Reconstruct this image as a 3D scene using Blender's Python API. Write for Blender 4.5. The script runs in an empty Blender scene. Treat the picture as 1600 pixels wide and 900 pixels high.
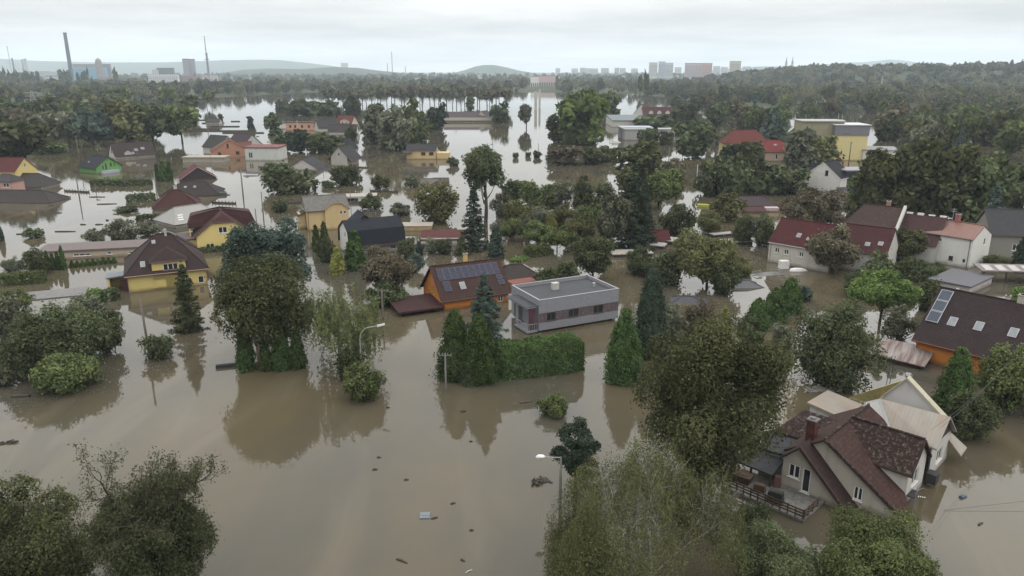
import bpy, math, random
import numpy as np
from mathutils import Vector
from mathutils.geometry import tessellate_polygon

SC = bpy.context.scene
COL = SC.collection
R = math.radians

# ------------------------------------------------------------------ camera, sky, sun, exposure
CAM_H, PITCH, FPX = 34.0, R(16.2), 1170.0
cam_d = bpy.data.cameras.new("camera")
cam = bpy.data.objects.new("camera", cam_d)
COL.objects.link(cam)
cam.location = (0, 0, CAM_H)
cam.rotation_euler = (math.pi / 2 - PITCH, 0, 0)
cam_d.sensor_width = 36.0
cam_d.lens = FPX / 1600 * 36
cam_d.clip_start = 0.5
cam_d.clip_end = 40000
SC.camera = cam

SUN_EL, SUN_AZ = R(44), R(105)         # azimuth from +Y, clockwise: to the right, behind the cloud
GLOW_EL, GLOW_AZ = R(27), R(36)        # direction of a glow added to the sky, above the view
world = bpy.data.worlds.new("World")
SC.world = world
world.use_nodes = True
def build_world():
    nt = world.node_tree
    N, Lk = nt.nodes, nt.links
    N.clear()
    out = N.new("ShaderNodeOutputWorld")
    bg = N.new("ShaderNodeBackground")
    bg.inputs["Strength"].default_value = 0.1
    sky = N.new("ShaderNodeTexSky")
    sky.sky_type = 'NISHITA'
    sky.sun_disc = False
    sky.sun_elevation = SUN_EL
    sky.sun_rotation = SUN_AZ
    sky.air_density = 1.0
    sky.dust_density = 3.0
    tc = N.new("ShaderNodeTexCoord")
    sep = N.new("ShaderNodeSeparateXYZ")
    Lk.new(tc.outputs["Generated"], sep.inputs[0])
    def m(op, a, b=None, clamp=False):
        n = N.new("ShaderNodeMath"); n.operation = op; n.use_clamp = clamp
        for i, v in enumerate((a, b)):
            if v is None: continue
            if isinstance(v, (int, float)): n.inputs[i].default_value = v
            else: Lk.new(v, n.inputs[i])
        return n.outputs[0]
    z = m('MAXIMUM', sep.outputs[2], 0.0)
    # cloud deck seen in perspective: direction projected on a level layer
    den = m('ADD', z, 0.07)
    cx = m('DIVIDE', sep.outputs[0], den)
    cy = m('DIVIDE', sep.outputs[1], den)
    cmb = N.new("ShaderNodeCombineXYZ")
    Lk.new(cx, cmb.inputs[0]); Lk.new(cy, cmb.inputs[1])
    nz = N.new("ShaderNodeTexNoise")
    nz.inputs["Scale"].default_value = 0.26
    nz.inputs["Detail"].default_value = 5.0
    nz.inputs["Roughness"].default_value = 0.55
    Lk.new(cmb.outputs[0], nz.inputs["Vector"])
    cl = N.new("ShaderNodeMapRange")
    cl.inputs[1].default_value = 0.36; cl.inputs[2].default_value = 0.62
    cl.inputs[3].default_value = 0.70; cl.inputs[4].default_value = 1.03
    Lk.new(nz.outputs[0], cl.inputs[0])
    # the overcast dome: bright at the zenith, paler at the horizon
    up = m('POWER', m('MAXIMUM', m('SUBTRACT', z, 0.06), 0.0), 0.75)
    lum = m('ADD', m('MULTIPLY', up, 25.0), 9.6)
    lum = m('MULTIPLY', lum, cl.outputs[0])
    # added sky glow on the right, faded out low down, brightens the water reflections
    dt = N.new("ShaderNodeVectorMath"); dt.operation = 'DOT_PRODUCT'
    Lk.new(tc.outputs["Generated"], dt.inputs[0])
    dt.inputs[1].default_value = (math.sin(GLOW_AZ) * math.cos(GLOW_EL), math.cos(GLOW_AZ) * math.cos(GLOW_EL), math.sin(GLOW_EL))
    gl = m('POWER', m('MAXIMUM', dt.outputs["Value"], 0.0), 11.0)
    lift = N.new("ShaderNodeMapRange"); lift.interpolation_type = 'SMOOTHSTEP'
    lift.inputs[1].default_value = 0.06; lift.inputs[2].default_value = 0.30
    Lk.new(z, lift.inputs[0])
    lum = m('ADD', lum, m('MULTIPLY', m('MULTIPLY', gl, lift.outputs[0]), 10.0))
    tint = N.new("ShaderNodeMix"); tint.data_type = 'RGBA'
    tint.inputs[6].default_value = (0.97, 0.99, 1.0, 1)
    tint.inputs[7].default_value = (1.0, 0.99, 0.97, 1)
    Lk.new(cl.outputs[0], tint.inputs[0])
    vm = N.new("ShaderNodeVectorMath"); vm.operation = 'SCALE'
    Lk.new(tint.outputs[2], vm.inputs[0]); Lk.new(lum, vm.inputs[3])
    mx = N.new("ShaderNodeMix"); mx.data_type = 'RGBA'
    mx.inputs[0].default_value = 0.98
    Lk.new(sky.outputs[0], mx.inputs[6]); Lk.new(vm.outputs[0], mx.inputs[7])
    Lk.new(mx.outputs[2], bg.inputs[0])
    Lk.new(bg.outputs[0], out.inputs[0])
build_world()

sun_d = bpy.data.lights.new("sun", 'SUN')
sun_d.energy = 0.7
sun_d.angle = R(25)
sun_d.color = (1.0, 0.96, 0.9)
sun = bpy.data.objects.new("sun", sun_d)
COL.objects.link(sun)
sun.rotation_euler = Vector((-math.sin(SUN_AZ) * math.cos(SUN_EL), -math.cos(SUN_AZ) * math.cos(SUN_EL),
                             -math.sin(SUN_EL))).to_track_quat('-Z', 'Y').to_euler()

SC.view_settings.view_transform = 'Standard'
SC.view_settings.look = 'None'
SC.view_settings.exposure = 0.0
SC.view_settings.gamma = 1.0
SC.view_settings.use_curve_mapping = False
SC.render.engine = 'CYCLES'
SC.cycles.max_bounces = 6
SC.cycles.diffuse_bounces = 3
SC.cycles.glossy_bounces = 3
SC.cycles.transmission_bounces = 3
SC.cycles.transparent_max_bounces = 8
SC.cycles.volume_bounces = 1
SC.cycles.caustics_reflective = False
SC.cycles.caustics_refractive = False
SC.cycles.use_denoising = True

# ------------------------------------------------------------------ small helpers
CP, SP = math.cos(PITCH), math.sin(PITCH)
def P(px, py, h=0.0):
    """the place on the level h that the photograph shows at pixel (px, py) of 1600 x 900"""
    a, b = (px - 800) / FPX, (450 - py) / FPX
    dx, dy, dz = a, CP + b * SP, -SP + b * CP
    t = (h - CAM_H) / dz
    return Vector((dx * t, dy * t, h))
def zat(Y, py):
    """height of a point at distance Y that shows at picture row py"""
    k = (450 - py) / FPX
    return CAM_H + Y * (k * CP - SP) / (CP + k * SP)
def mpp(px, py):
    """metres per photo pixel across, at the water point under the pixel"""
    p = P(px, py)
    return (p.y * CP + CAM_H * SP) / FPX

def thing(name, label, cat, loc=(0, 0, 0), rz=0.0, group=None):
    o = bpy.data.objects.new(name, None)
    COL.objects.link(o)
    o.empty_display_size = 0.5
    o.location = loc
    o.rotation_euler = (0, 0, rz)
    tag(o, label, cat, group)
    return o
def tag(o, label=None, cat=None, group=None, kind=None):
    if label: o['label'] = label
    if cat: o['category'] = cat
    if group: o['group'] = group
    if kind: o['kind'] = kind
    return o
def copy_tree(o, parent=None):
    c = o.copy()
    COL.objects.link(c)
    if parent is not None: c.parent = parent
    for ch in o.children: copy_tree(ch, c)
    return c

class MB:
    """collects polygons; build() links them as one mesh object with metric UVs"""
    def __init__(s):
        s.v, s.f, s.m = [], [], []
    def poly(s, pts, mi=0):
        b = len(s.v)
        s.v.extend([tuple(p) for p in pts])
        s.f.append(tuple(range(b, b + len(pts))))
        s.m.append(mi)
    def box(s, c, d, rz=0.0, mi=0, taper=1.0):
        cx, cy, cz = c
        hx, hy, hz = d[0] / 2, d[1] / 2, d[2] / 2
        co, si = math.cos(rz), math.sin(rz)
        q = []
        for z, k in ((-hz, 1.0), (hz, taper)):
            for x, y in ((-hx, -hy), (hx, -hy), (hx, hy), (-hx, hy)):
                x *= k; y *= k
                q.append((cx + x * co - y * si, cy + x * si + y * co, cz + z))
        for f in ((3, 2, 1, 0), (4, 5, 6, 7), (0, 1, 5, 4), (1, 2, 6, 5), (2, 3, 7, 6), (3, 0, 4, 7)):
            s.poly([q[i] for i in f], mi)
    def hexa(s, q, mi=0):
        """eight corners: four below, the same four above"""
        for f in ((3, 2, 1, 0), (4, 5, 6, 7), (0, 1, 5, 4), (1, 2, 6, 5), (2, 3, 7, 6), (3, 0, 4, 7)):
            s.poly([q[i] for i in f], mi)
    def tube(s, pts, rad, n=6, mi=0, cap=True):
        pts = [Vector(p) for p in pts]
        if not hasattr(rad, '__len__'): rad = [rad] * len(pts)
        rings = []
        for i, p in enumerate(pts):
            d = (pts[min(i + 1, len(pts) - 1)] - pts[max(i - 1, 0)])
            if d.length < 1e-9: d = Vector((0, 0, 1))
            d.normalize()
            a = d.cross(Vector((0.31, 0.87, 0.11)))
            if a.length < 1e-3: a = d.cross(Vector((1, 0, 0)))
            a.normalize(); b = d.cross(a)
            base = len(s.v)
            for k in range(n):
                t = 2 * math.pi * k / n
                s.v.append(tuple(p + (a * math.cos(t) + b * math.sin(t)) * rad[i]))
            rings.append(base)
        for i in range(len(rings) - 1):
            for k in range(n):
                k2 = (k + 1) % n
                s.f.append((rings[i] + k, rings[i] + k2, rings[i + 1] + k2, rings[i + 1] + k)); s.m.append(mi)
        if cap:
            s.f.append(tuple(rings[0] + k for k in range(n))[::-1]); s.m.append(mi)
            s.f.append(tuple(rings[-1] + k for k in range(n))); s.m.append(mi)
    def slab(s, pts, outer, t, mi=0, ei=None):
        """a roof plane of thickness t; outer marks the edges that show"""
        pts = [Vector(p) for p in pts]
        n = Vector((0, 0, 0))
        for i in range(len(pts)):
            a, b = pts[i], pts[(i + 1) % len(pts)]
            n += a.cross(b)
        if n.z < 0:
            pts = pts[::-1]
            k = len(pts)
            outer = [outer[(k - 2 - i) % k] for i in range(k)]
        low = [p - Vector((0, 0, t)) for p in pts]
        s.poly(pts, mi)
        s.poly(low[::-1], mi)
        for i in range(len(pts)):
            if outer[i]:
                j = (i + 1) % len(pts)
                s.poly([low[i], low[j], pts[j], pts[i]], mi if ei is None else ei)
    def build(s, name, mats, parent=None, smooth=False):
        me = bpy.data.meshes.new(name)
        me.from_pydata(s.v, [], s.f)
        if not isinstance(mats, (list, tuple)): mats = [mats]
        for m_ in mats: me.materials.append(m_)
        me.polygons.foreach_set("material_index", s.m)
        uv = me.uv_layers.new(name="UVMap")
        buf = np.zeros(len(me.loops) * 2, np.float32)
        for p in me.polygons:
            n = p.normal
            if abs(n.z) > 0.985: t, b = Vector((1, 0, 0)), Vector((0, 1, 0))
            else:
                t = Vector((0, 0, 1)).cross(n); t.normalize()
                b = n.cross(t)
            for li in p.loop_indices:
                c = me.vertices[me.loops[li].vertex_index].co
                buf[2 * li] = c.dot(t); buf[2 * li + 1] = c.dot(b)
        uv.data.foreach_set("uv", buf)
        if smooth: me.polygons.foreach_set("use_smooth", [True] * len(me.polygons))
        me.update()
        o = bpy.data.objects.new(name, me)
        COL.objects.link(o)
        if parent is not None: o.parent = parent
        return o

# ------------------------------------------------------------------ materials
def new_mat(name):
    m = bpy.data.materials.new(name)
    m.use_nodes = True
    nt = m.node_tree
    nt.nodes.clear()
    out = nt.nodes.new("ShaderNodeOutputMaterial")
    return m, nt, out
def principled(nt, out, rough=0.8, spec=0.3):
    p = nt.nodes.new("ShaderNodeBsdfPrincipled")
    p.inputs["Roughness"].default_value = rough
    p.inputs["Specular IOR Level"].default_value = spec
    nt.links.new(p.outputs[0], out.inputs[0])
    return p
def rgb(c): return (c[0], c[1], c[2], 1)
def mixc(nt, fac, a, b, blend='MIX'):
    n = nt.nodes.new("ShaderNodeMix"); n.data_type = 'RGBA'; n.blend_type = blend
    for i, v in ((0, fac), (6, a), (7, b)):
        if isinstance(v, (int, float)): n.inputs[i].default_value = v
        elif isinstance(v, tuple): n.inputs[i].default_value = rgb(v)
        else: nt.links.new(v, n.inputs[i])
    return n.outputs[2]
def noise(nt, scale, detail=4, vec=None, rough=0.55):
    n = nt.nodes.new("ShaderNodeTexNoise")
    n.inputs["Scale"].default_value = scale
    n.inputs["Detail"].default_value = detail
    n.inputs["Roughness"].default_value = rough
    if vec is not None: nt.links.new(vec, n.inputs["Vector"])
    return n.outputs[0]
def maprange(nt, v, a, b, c, d):
    n = nt.nodes.new("ShaderNodeMapRange")
    for i, x in enumerate((a, b, c, d)): n.inputs[i + 1].default_value = x
    nt.links.new(v, n.inputs[0])
    return n.outputs[0]
def texco(nt, which="Object"):
    return nt.nodes.new("ShaderNodeTexCoord").outputs[which]
def scalev(nt, v, s):
    n = nt.nodes.new("ShaderNodeVectorMath"); n.operation = 'MULTIPLY'
    nt.links.new(v, n.inputs[0]); n.inputs[1].default_value = s
    return n.outputs[0]
def bump(nt, p, h, strength=0.4, dist=0.02):
    b = nt.nodes.new("ShaderNodeBump")
    b.inputs["Strength"].default_value = strength
    b.inputs["Distance"].default_value = dist
    nt.links.new(h, b.inputs["Height"])
    nt.links.new(b.outputs[0], p.inputs["Normal"])
def dim(c, k): return (c[0] * k, c[1] * k, c[2] * k)

_mats = {}
def cached(fn):
    def w(*a):
        k = (fn.__name__,) + a
        if k not in _mats: _mats[k] = fn(*a)
        return _mats[k]
    return w

@cached
def m_plaster(c, dirt=0.35):
    c = dim(c, 0.80)
    m, nt, out = new_mat("plaster")
    p = principled(nt, out, 0.9, 0.2)
    oc = texco(nt)
    streak = noise(nt, 1.0, 5, scalev(nt, oc, (1.6, 1.6, 0.35)))
    blot = noise(nt, 0.5, 4, oc)
    f = maprange(nt, streak, 0.5, 0.75, 0, dirt)
    a = mixc(nt, f, c, dim((c[0] * 0.9 + .02, c[1] * 0.88 + .02, c[2] * .85 + .02), 0.62))
    f2 = maprange(nt, blot, 0.35, 0.7, 0, 0.3)
    a = mixc(nt, f2, a, dim(c, 0.82))
    # damp, muddy tide mark where the flood has stood
    sz = nt.nodes.new("ShaderNodeSeparateXYZ"); nt.links.new(oc, sz.inputs[0])
    hh = nt.nodes.new("ShaderNodeMath"); hh.operation = 'MULTIPLY_ADD'
    nt.links.new(noise(nt, 0.9, 5, oc, 0.65), hh.inputs[0]); hh.inputs[1].default_value = -0.9; nt.links.new(sz.outputs[2], hh.inputs[2])
    a = mixc(nt, maprange(nt, hh.outputs[0], -0.28, 0.10, 0.75, 0), a, (c[0] * .30 + .03, c[1] * .28 + .022, c[2] * .26 + .014))
    nt.links.new(a, p.inputs["Base Color"])
    bump(nt, p, noise(nt, 25, 3, oc), 0.15, 0.01)
    return m
@cached
def m_plain(c, rough=0.7, spec=0.3, var=0.25):
    c = dim(c, 0.85)
    m, nt, out = new_mat("painted")
    p = principled(nt, out, rough, spec)
    n = noise(nt, 2.2, 5, texco(nt))
    a = mixc(nt, maprange(nt, n, 0.35, 0.7, 0, 1), c, dim(c, 1 - var))
    nt.links.new(a, p.inputs["Base Color"])
    return m
@cached
def m_tiles(c, moss=0.0, tw=0.32, th=0.36, cmoss=(0.10, 0.10, 0.08)):
    c = dim(c, 0.48)
    m, nt, out = new_mat("roof_tiles")
    p = principled(nt, out, 0.8, 0.15)
    uv = texco(nt, "UV")
    b = nt.nodes.new("ShaderNodeTexBrick")
    b.inputs["Scale"].default_value = 1.0
    b.inputs["Brick Width"].default_value = tw
    b.inputs["Row Height"].default_value = th
    b.inputs["Mortar Size"].default_value = 0.025
    b.inputs["Mortar Smooth"].default_value = 0.4
    b.inputs["Color1"].default_value = rgb(c)
    b.inputs["Color2"].default_value = rgb(dim(c, 0.72))
    b.inputs["Mortar"].default_value = rgb(dim(c, 0.4))
    nt.links.new(uv, b.inputs["Vector"])
    oc = texco(nt)
    st = noise(nt, 0.9, 6, oc, 0.65)
    a = mixc(nt, maprange(nt, st, 0.45, 0.75, 0, 0.55), b.outputs[0], dim(c, 0.55))
    if moss > 0:
        mo = noise(nt, 3.4, 7, oc, 0.72)
        a = mixc(nt, maprange(nt, mo, 0.52, 0.66, 0, moss), a, cmoss)
    nt.links.new(a, p.inputs["Base Color"])
    # each course rises to its lower edge
    sx = nt.nodes.new("ShaderNodeSeparateXYZ"); nt.links.new(uv, sx.inputs[0])
    d = nt.nodes.new("ShaderNodeMath"); d.operation = 'DIVIDE'; nt.links.new(sx.outputs[1], d.inputs[0]); d.inputs[1].default_value = th
    fr = nt.nodes.new("ShaderNodeMath"); fr.operation = 'FRACT'; nt.links.new(d.outputs[0], fr.inputs[0])
    bump(nt, p, fr.outputs[0], 0.5, -0.03)
    return m
@cached
def m_ribbed(c, rust=0.0, pitch=0.35, crust=(0.16, 0.055, 0.03), rough=0.5):
    c = dim(c, 0.85)
    m, nt, out = new_mat("sheet_metal")
    p = principled(nt, out, rough, 0.4)
    uv = texco(nt, "UV")
    sx = nt.nodes.new("ShaderNodeSeparateXYZ"); nt.links.new(uv, sx.inputs[0])
    d = nt.nodes.new("ShaderNodeMath"); d.operation = 'DIVIDE'; nt.links.new(sx.outputs[0], d.inputs[0]); d.inputs[1].default_value = pitch
    fr = nt.nodes.new("ShaderNodeMath"); fr.operation = 'FRACT'; nt.links.new(d.outputs[0], fr.inputs[0])
    pk = nt.nodes.new("ShaderNodeMath"); pk.operation = 'PINGPONG'; nt.links.new(fr.outputs[0], pk.inputs[0]); pk.inputs[1].default_value = 0.5
    st = noise(nt, 1.1, 6, scalev(nt, uv, (1.3, 0.35, 1)), 0.65)
    a = mixc(nt, maprange(nt, st, 0.4, 0.75, 0, 0.5), c, dim(c, 0.6))
    if rust > 0:
        ru = noise(nt, 1.0, 6, scalev(nt, uv, (1.5, 0.16, 1)), 0.7)
        a = mixc(nt, maprange(nt, ru, 0.42 + 0.2 * (1 - rust), 0.62 + 0.1 * (1 - rust), 0, 1), a, crust)
    nt.links.new(a, p.inputs["Base Color"])
    bump(nt, p, pk.outputs[0], 0.8, 0.06)
    return m
@cached
def m_brick(c):
    m, nt, out = new_mat("bare_brick")
    p = principled(nt, out, 0.9, 0.2)
    b = nt.nodes.new("ShaderNodeTexBrick")
    b.inputs["Scale"].default_value = 1.0
    b.inputs["Brick Width"].default_value = 0.5
    b.inputs["Row Height"].default_value = 0.25
    b.inputs["Mortar Size"].default_value = 0.015
    b.inputs["Color1"].default_value = rgb(c); b.inputs["Color2"].default_value = rgb(dim(c, 0.75))
    b.inputs["Mortar"].default_value = (0.28, 0.26, 0.24, 1)
    nt.links.new(texco(nt, "UV"), b.inputs["Vector"])
    nt.links.new(b.outputs[0], p.inputs["Base Color"])
    return m
@cached
def m_stone():
    m, nt, out = new_mat("stone_cladding")
    p = principled(nt, out, 0.85, 0.2)
    v = nt.nodes.new("ShaderNodeTexVoronoi"); v.inputs["Scale"].default_value = 4.0
    nt.links.new(texco(nt, "UV"), v.inputs["Vector"])
    sp = nt.nodes.new("ShaderNodeSeparateXYZ"); nt.links.new(v.outputs["Color"], sp.inputs[0])
    a = mixc(nt, sp.outputs[0], (0.10, 0.075, 0.085), (0.20, 0.17, 0.19))
    a = mixc(nt, maprange(nt, v.outputs["Distance"], 0.0, 0.5, 0, 1), a, (0.07, 0.055, 0.06))
    nt.links.new(a, p.inputs["Base Color"])
    return m
@cached
def m_glass():
    m, nt, out = new_mat("window_glass")
    p = principled(nt, out, 0.06, 0.5)
    n = noise(nt, 0.8, 2, texco(nt))
    nt.links.new(mixc(nt, n, (0.008, 0.009, 0.011), (0.03, 0.03, 0.032)), p.inputs["Base Color"])
    return m
@cached
def m_panel():
    m, nt, out = new_mat("solar_cells")
    p = principled(nt, out, 0.3, 0.12)
    b = nt.nodes.new("ShaderNodeTexBrick")
    b.offset = 0.0
    b.inputs["Scale"].default_value = 1.0
    b.inputs["Brick Width"].default_value = 0.16
    b.inputs["Row Height"].default_value = 0.16
    b.inputs["Mortar Size"].default_value = 0.006
    b.inputs["Color1"].default_value = (0.012, 0.013, 0.028, 1); b.inputs["Color2"].default_value = (0.016, 0.016, 0.034, 1)
    b.inputs["Mortar"].default_value = (0.10, 0.10, 0.13, 1)
    nt.links.new(texco(nt, "UV"), b.inputs["Vector"])
    nt.links.new(b.outputs[0], p.inputs["Base Color"])
    return m
@cached
def m_leaf(c, c2, trans=0.3):
    m, nt, out = new_mat("leaves")
    at = nt.nodes.new("ShaderNodeAttribute"); at.attribute_name = "tint"
    a = mixc(nt, at.outputs["Fac"], dim(c, 0.7), c2)
    oi = nt.nodes.new("ShaderNodeObjectInfo")
    hs = nt.nodes.new("ShaderNodeHueSaturation")
    nt.links.new(maprange(nt, oi.outputs["Random"], 0, 1, 1.08, 1.8), hs.inputs["Value"])
    nt.links.new(maprange(nt, oi.outputs["Random"], 0, 1, 0.474, 0.500), hs.inputs["Hue"])
    nt.links.new(a, hs.inputs["Color"]); hs.inputs["Saturation"].default_value = 0.9
    d = nt.nodes.new("ShaderNodeBsdfDiffuse"); nt.links.new(hs.outputs[0], d.inputs[0])
    t = nt.nodes.new("ShaderNodeBsdfTranslucent"); nt.links.new(hs.outputs[0], t.inputs[0])
    mx = nt.nodes.new("ShaderNodeMixShader"); mx.inputs[0].default_value = trans
    nt.links.new(d.outputs[0], mx.inputs[1]); nt.links.new(t.outputs[0], mx.inputs[2])
    nt.links.new(mx.outputs[0], out.inputs[0])
    return m
@cached
def m_bark(c, bands=0.0):
    m, nt, out = new_mat("bark")
    p = principled(nt, out, 0.9, 0.15)
    n = noise(nt, 3.0, 6, scalev(nt, texco(nt), (2, 2, 0.6)), 0.65)
    a = mixc(nt, maprange(nt, n, 0.35, 0.7, 0, 1), c, dim(c, 0.45))
    if bands > 0:
        k = noise(nt, 2.0, 4, scalev(nt, texco(nt), (1, 1, 3)))
        a = mixc(nt, maprange(nt, k, 0.58, 0.64, 0, bands), a, (0.03, 0.028, 0.025))
    nt.links.new(a, p.inputs["Base Color"])
    return m

WHITE = (0.62, 0.62, 0.60)
MW = m_plain(WHITE, 0.5, 0.4, 0.12)
MG = m_glass()
M_DARK = m_plain((0.03, 0.03, 0.033), 0.6, 0.3)
M_WOOD = m_plain((0.07, 0.045, 0.03), 0.8, 0.2, 0.5)
M_STEEL = m_plain((0.32, 0.33, 0.34), 0.45, 0.5)
M_CONC = m_plain((0.26, 0.25, 0.235), 0.9, 0.2, 0.35)
BARK = m_bark((0.055, 0.045, 0.036))
BARK_W = m_bark((0.29, 0.28, 0.255), 0.8)
BARK_G = m_bark((0.16, 0.145, 0.125))
LEAF = {
    'dark':   m_leaf((0.029, 0.039, 0.018), (0.072, 0.089, 0.040)),
    'green':  m_leaf((0.042, 0.060, 0.020), (0.094, 0.122, 0.042)),
    'bright': m_leaf((0.044, 0.080, 0.018), (0.100, 0.160, 0.040)),
    'olive':  m_leaf((0.052, 0.058, 0.022), (0.114, 0.120, 0.048)),
    'walnut': m_leaf((0.029, 0.035, 0.015), (0.066, 0.074, 0.030)),
    'grey':   m_leaf((0.056, 0.064, 0.040), (0.122, 0.134, 0.086)),
    'blue':   m_leaf((0.028, 0.043, 0.036), (0.066, 0.090, 0.074)),
    'yellow': m_leaf((0.080, 0.092, 0.016), (0.180, 0.195, 0.040)),
    'thuja':  m_leaf((0.021, 0.044, 0.012), (0.060, 0.106, 0.030)),
    'spruce': m_leaf((0.017, 0.027, 0.018), (0.042, 0.060, 0.038)),
    'birch':  m_leaf((0.058, 0.070, 0.026), (0.120, 0.140, 0.056), 0.4),
    'brown':  m_leaf((0.056, 0.050, 0.030), (0.118, 0.106, 0.064)),
    'red':    m_leaf((0.045, 0.024, 0.017), (0.085, 0.045, 0.030)),
}

# ------------------------------------------------------------------ setting: water, ground, hills, haze
rngG = np.random.default_rng(5)
def wave2(x, y, seed, f):
    r = np.random.default_rng(seed)
    s = 0
    for k in range(6):
        a = r.uniform(0, 2 * math.pi); ff = f * r.uniform(0.6, 1.9); ph = r.uniform(0, 6.28)
        s = s + np.sin((x * np.cos(a) + y * np.sin(a)) * ff + ph)
    return s / 6
def sstep(a, b, x):
    t = np.clip((x - a) / (b - a), 0, 1)
    return t * t * (3 - 2 * t)
def ground_h(x, y):
    x = np.asarray(x, float); y = np.asarray(y, float)
    r = x / np.maximum(y, 1.0)
    edge = 1120 + 160 * wave2(x, y, 3, 0.006)
    edge = edge - sstep(0.12, 0.30, r) * 480 - sstep(0.20, 0.45, -r) * 250
    land = sstep(0, 140, y - edge)
    h = -3.2 + land * 4.7
    # the wooded rise to the right
    px = (x - 1040) / 560.0; py = (y - 1760) / 480.0
    d = np.sqrt(px * px + py * py)
    h = h + 32 * sstep(1.25, 0.55, d) * (1 + 0.10 * wave2(x, y, 9, 0.008))
    return h
def grid_mesh(name, rad, ang, hf, mat, parent=None):
    nr, na = len(rad), len(ang)
    RR, AA = np.meshgrid(rad, ang, indexing='ij')
    X, Y = RR * np.sin(AA), RR * np.cos(AA)
    Z = hf(X, Y)
    V = np.stack([X, Y, Z], -1).reshape(-1, 3)
    i, j = np.meshgrid(np.arange(nr - 1), np.arange(na - 1), indexing='ij')
    a = (i * na + j).ravel()
    Fq = np.stack([a, a + 1, a + na + 1, a + na], -1)
    Fq = Fq[:, ::-1]
    me = bpy.data.meshes.new(name)
    me.from_pydata(V.tolist(), [], Fq.tolist())
    me.materials.append(mat)
    me.polygons.foreach_set("use_smooth", [True] * len(me.polygons))
    o = bpy.data.objects.new(name, me); COL.objects.link(o)
    return o

def m_ground():
    m, nt, out = new_mat("ground_cover")
    p = principled(nt, out, 0.95, 0.1)
    oc = texco(nt)
    n = noise(nt, 0.02, 6, oc, 0.6)
    a = mixc(nt, maprange(nt, n, 0.4, 0.62, 0, 1), (0.028, 0.036, 0.018), (0.055, 0.06, 0.03))
    nt.links.new(a, p.inputs["Base Color"])
    return m
def m_water():
    m, nt, out = new_mat("flood_water")
    p = principled(nt, out, 0.02, 0.5)
    p.inputs["IOR"].default_value = 1.333
    oc = texco(nt)
    # long drifts of silt in the flow
    n = noise(nt, 0.028, 5, scalev(nt, oc, (1.4, 0.7, 1)), 0.6)
    a = mixc(nt, maprange(nt, n, 0.38, 0.62, 0, 1), (0.072, 0.059, 0.035), (0.045, 0.042, 0.033))
    sn_ = nt.nodes.new("ShaderNodeTexNoise"); sn_.inputs["Scale"].default_value = 0.10; sn_.inputs["Detail"].default_value = 6; sn_.inputs["Distortion"].default_value = 1.6
    nt.links.new(scalev(nt, oc, (1.0, 0.22, 1)), sn_.inputs["Vector"])
    a = mixc(nt, maprange(nt, sn_.outputs[0], 0.52, 0.72, 0, 0.55), a, (0.098, 0.082, 0.056))
    nt.links.new(a, p.inputs["Base Color"])
    w1 = noise(nt, 0.55, 3, scalev(nt, oc, (1.0, 1.5, 1)))
    w2 = noise(nt, 2.6, 2, oc)
    mm = nt.nodes.new("ShaderNodeMath"); mm.operation = 'MULTIPLY_ADD'
    nt.links.new(w2, mm.inputs[0]); mm.inputs[1].default_value = 0.25; nt.links.new(w1, mm.inputs[2])
    # calm patches and ruffled patches
    pt = noise(nt, 0.017, 3, oc)
    b = nt.nodes.new("ShaderNodeBump")
    b.inputs["Distance"].default_value = 0.05
    nt.links.new(maprange(nt, pt, 0.35, 0.7, 0.06, 0.24), b.inputs["Strength"])
    nt.links.new(mm.outputs[0], b.inputs["Height"])
    nt.links.new(b.outputs[0], p.inputs["Normal"])
    return m
M_GROUND = m_ground()
angs = np.radians(np.linspace(-62, 62, 190))
rads = np.concatenate([[0.5, 40], np.geomspace(90, 12600, 150)])
tag(grid_mesh("ground", rads, angs, ground_h, M_GROUND), kind='structure')
w_ = MB()
wa = [math.radians(a) for a in np.linspace(-62, 62, 40)]
w_.poly([(0, -60, 0)] + [(12300 * math.sin(a), 12300 * math.cos(a), 0) for a in wa][::-1])
water = w_.build("water", m_water())
tag(water, kind='structure')

def ridge(name, D, prof, depth, bumps, seed, mat):
    """a long hill across the view: prof lists (column, row) of its crest in the photograph"""
    xs = np.array([q[0] for q in prof], float)
    az = np.arctan((xs - 800) / (FPX * CP + 330 * SP))
    hs = np.array([zat(D, q[1]) for q in prof])
    A = np.linspace(az[0], az[-1], 150)
    Rr = np.linspace(D - depth, D + depth, 13)
    Hc = np.interp(A, az, hs)
    def hf(X, Y):
        rr = np.sqrt(X * X + Y * Y); aa = np.arctan2(X, Y)
        t = np.cos(np.clip((rr * np.cos(aa) - D) / depth, -1, 1) * math.pi / 2) ** 0.8
        c = np.interp(aa, A, Hc)
        return -2 + t * (c + 2) * (1 + bumps * wave2(X, Y, seed, 0.012))
    o = grid_mesh(name, np.linspace((D - depth) * 0.98, (D + depth) * 1.3, 24), A, hf, mat)
    tag(o, kind='structure')
    return o
M_HILL = m_plain((0.045, 0.06, 0.035), 0.95, 0.1, 0.5)
ridge("hills", 9000, [(-260, 90), (-60, 92), (0, 91.5), (60, 95), (130, 97), (200, 97.5), (250, 97.5), (300, 96), (350, 94), (410, 93.2), (440, 94), (480, 98), (520, 103), (600, 112), (640, 116)], 1500, 0.012, 1, M_HILL)
ridge("hill", 4600, [(330, 116), (380, 109), (420, 107), (470, 108), (520, 104.5), (560, 106), (590, 110), (640, 115), (680, 121)], 700, 0.02, 2, M_HILL)
ridge("spoil_hill", 6000, [(700, 116), (728, 109), (742, 104), (755, 101.5), (772, 101.5), (790, 105), (810, 110), (850, 117)], 420, 0.0, 3, M_HILL)
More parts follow.
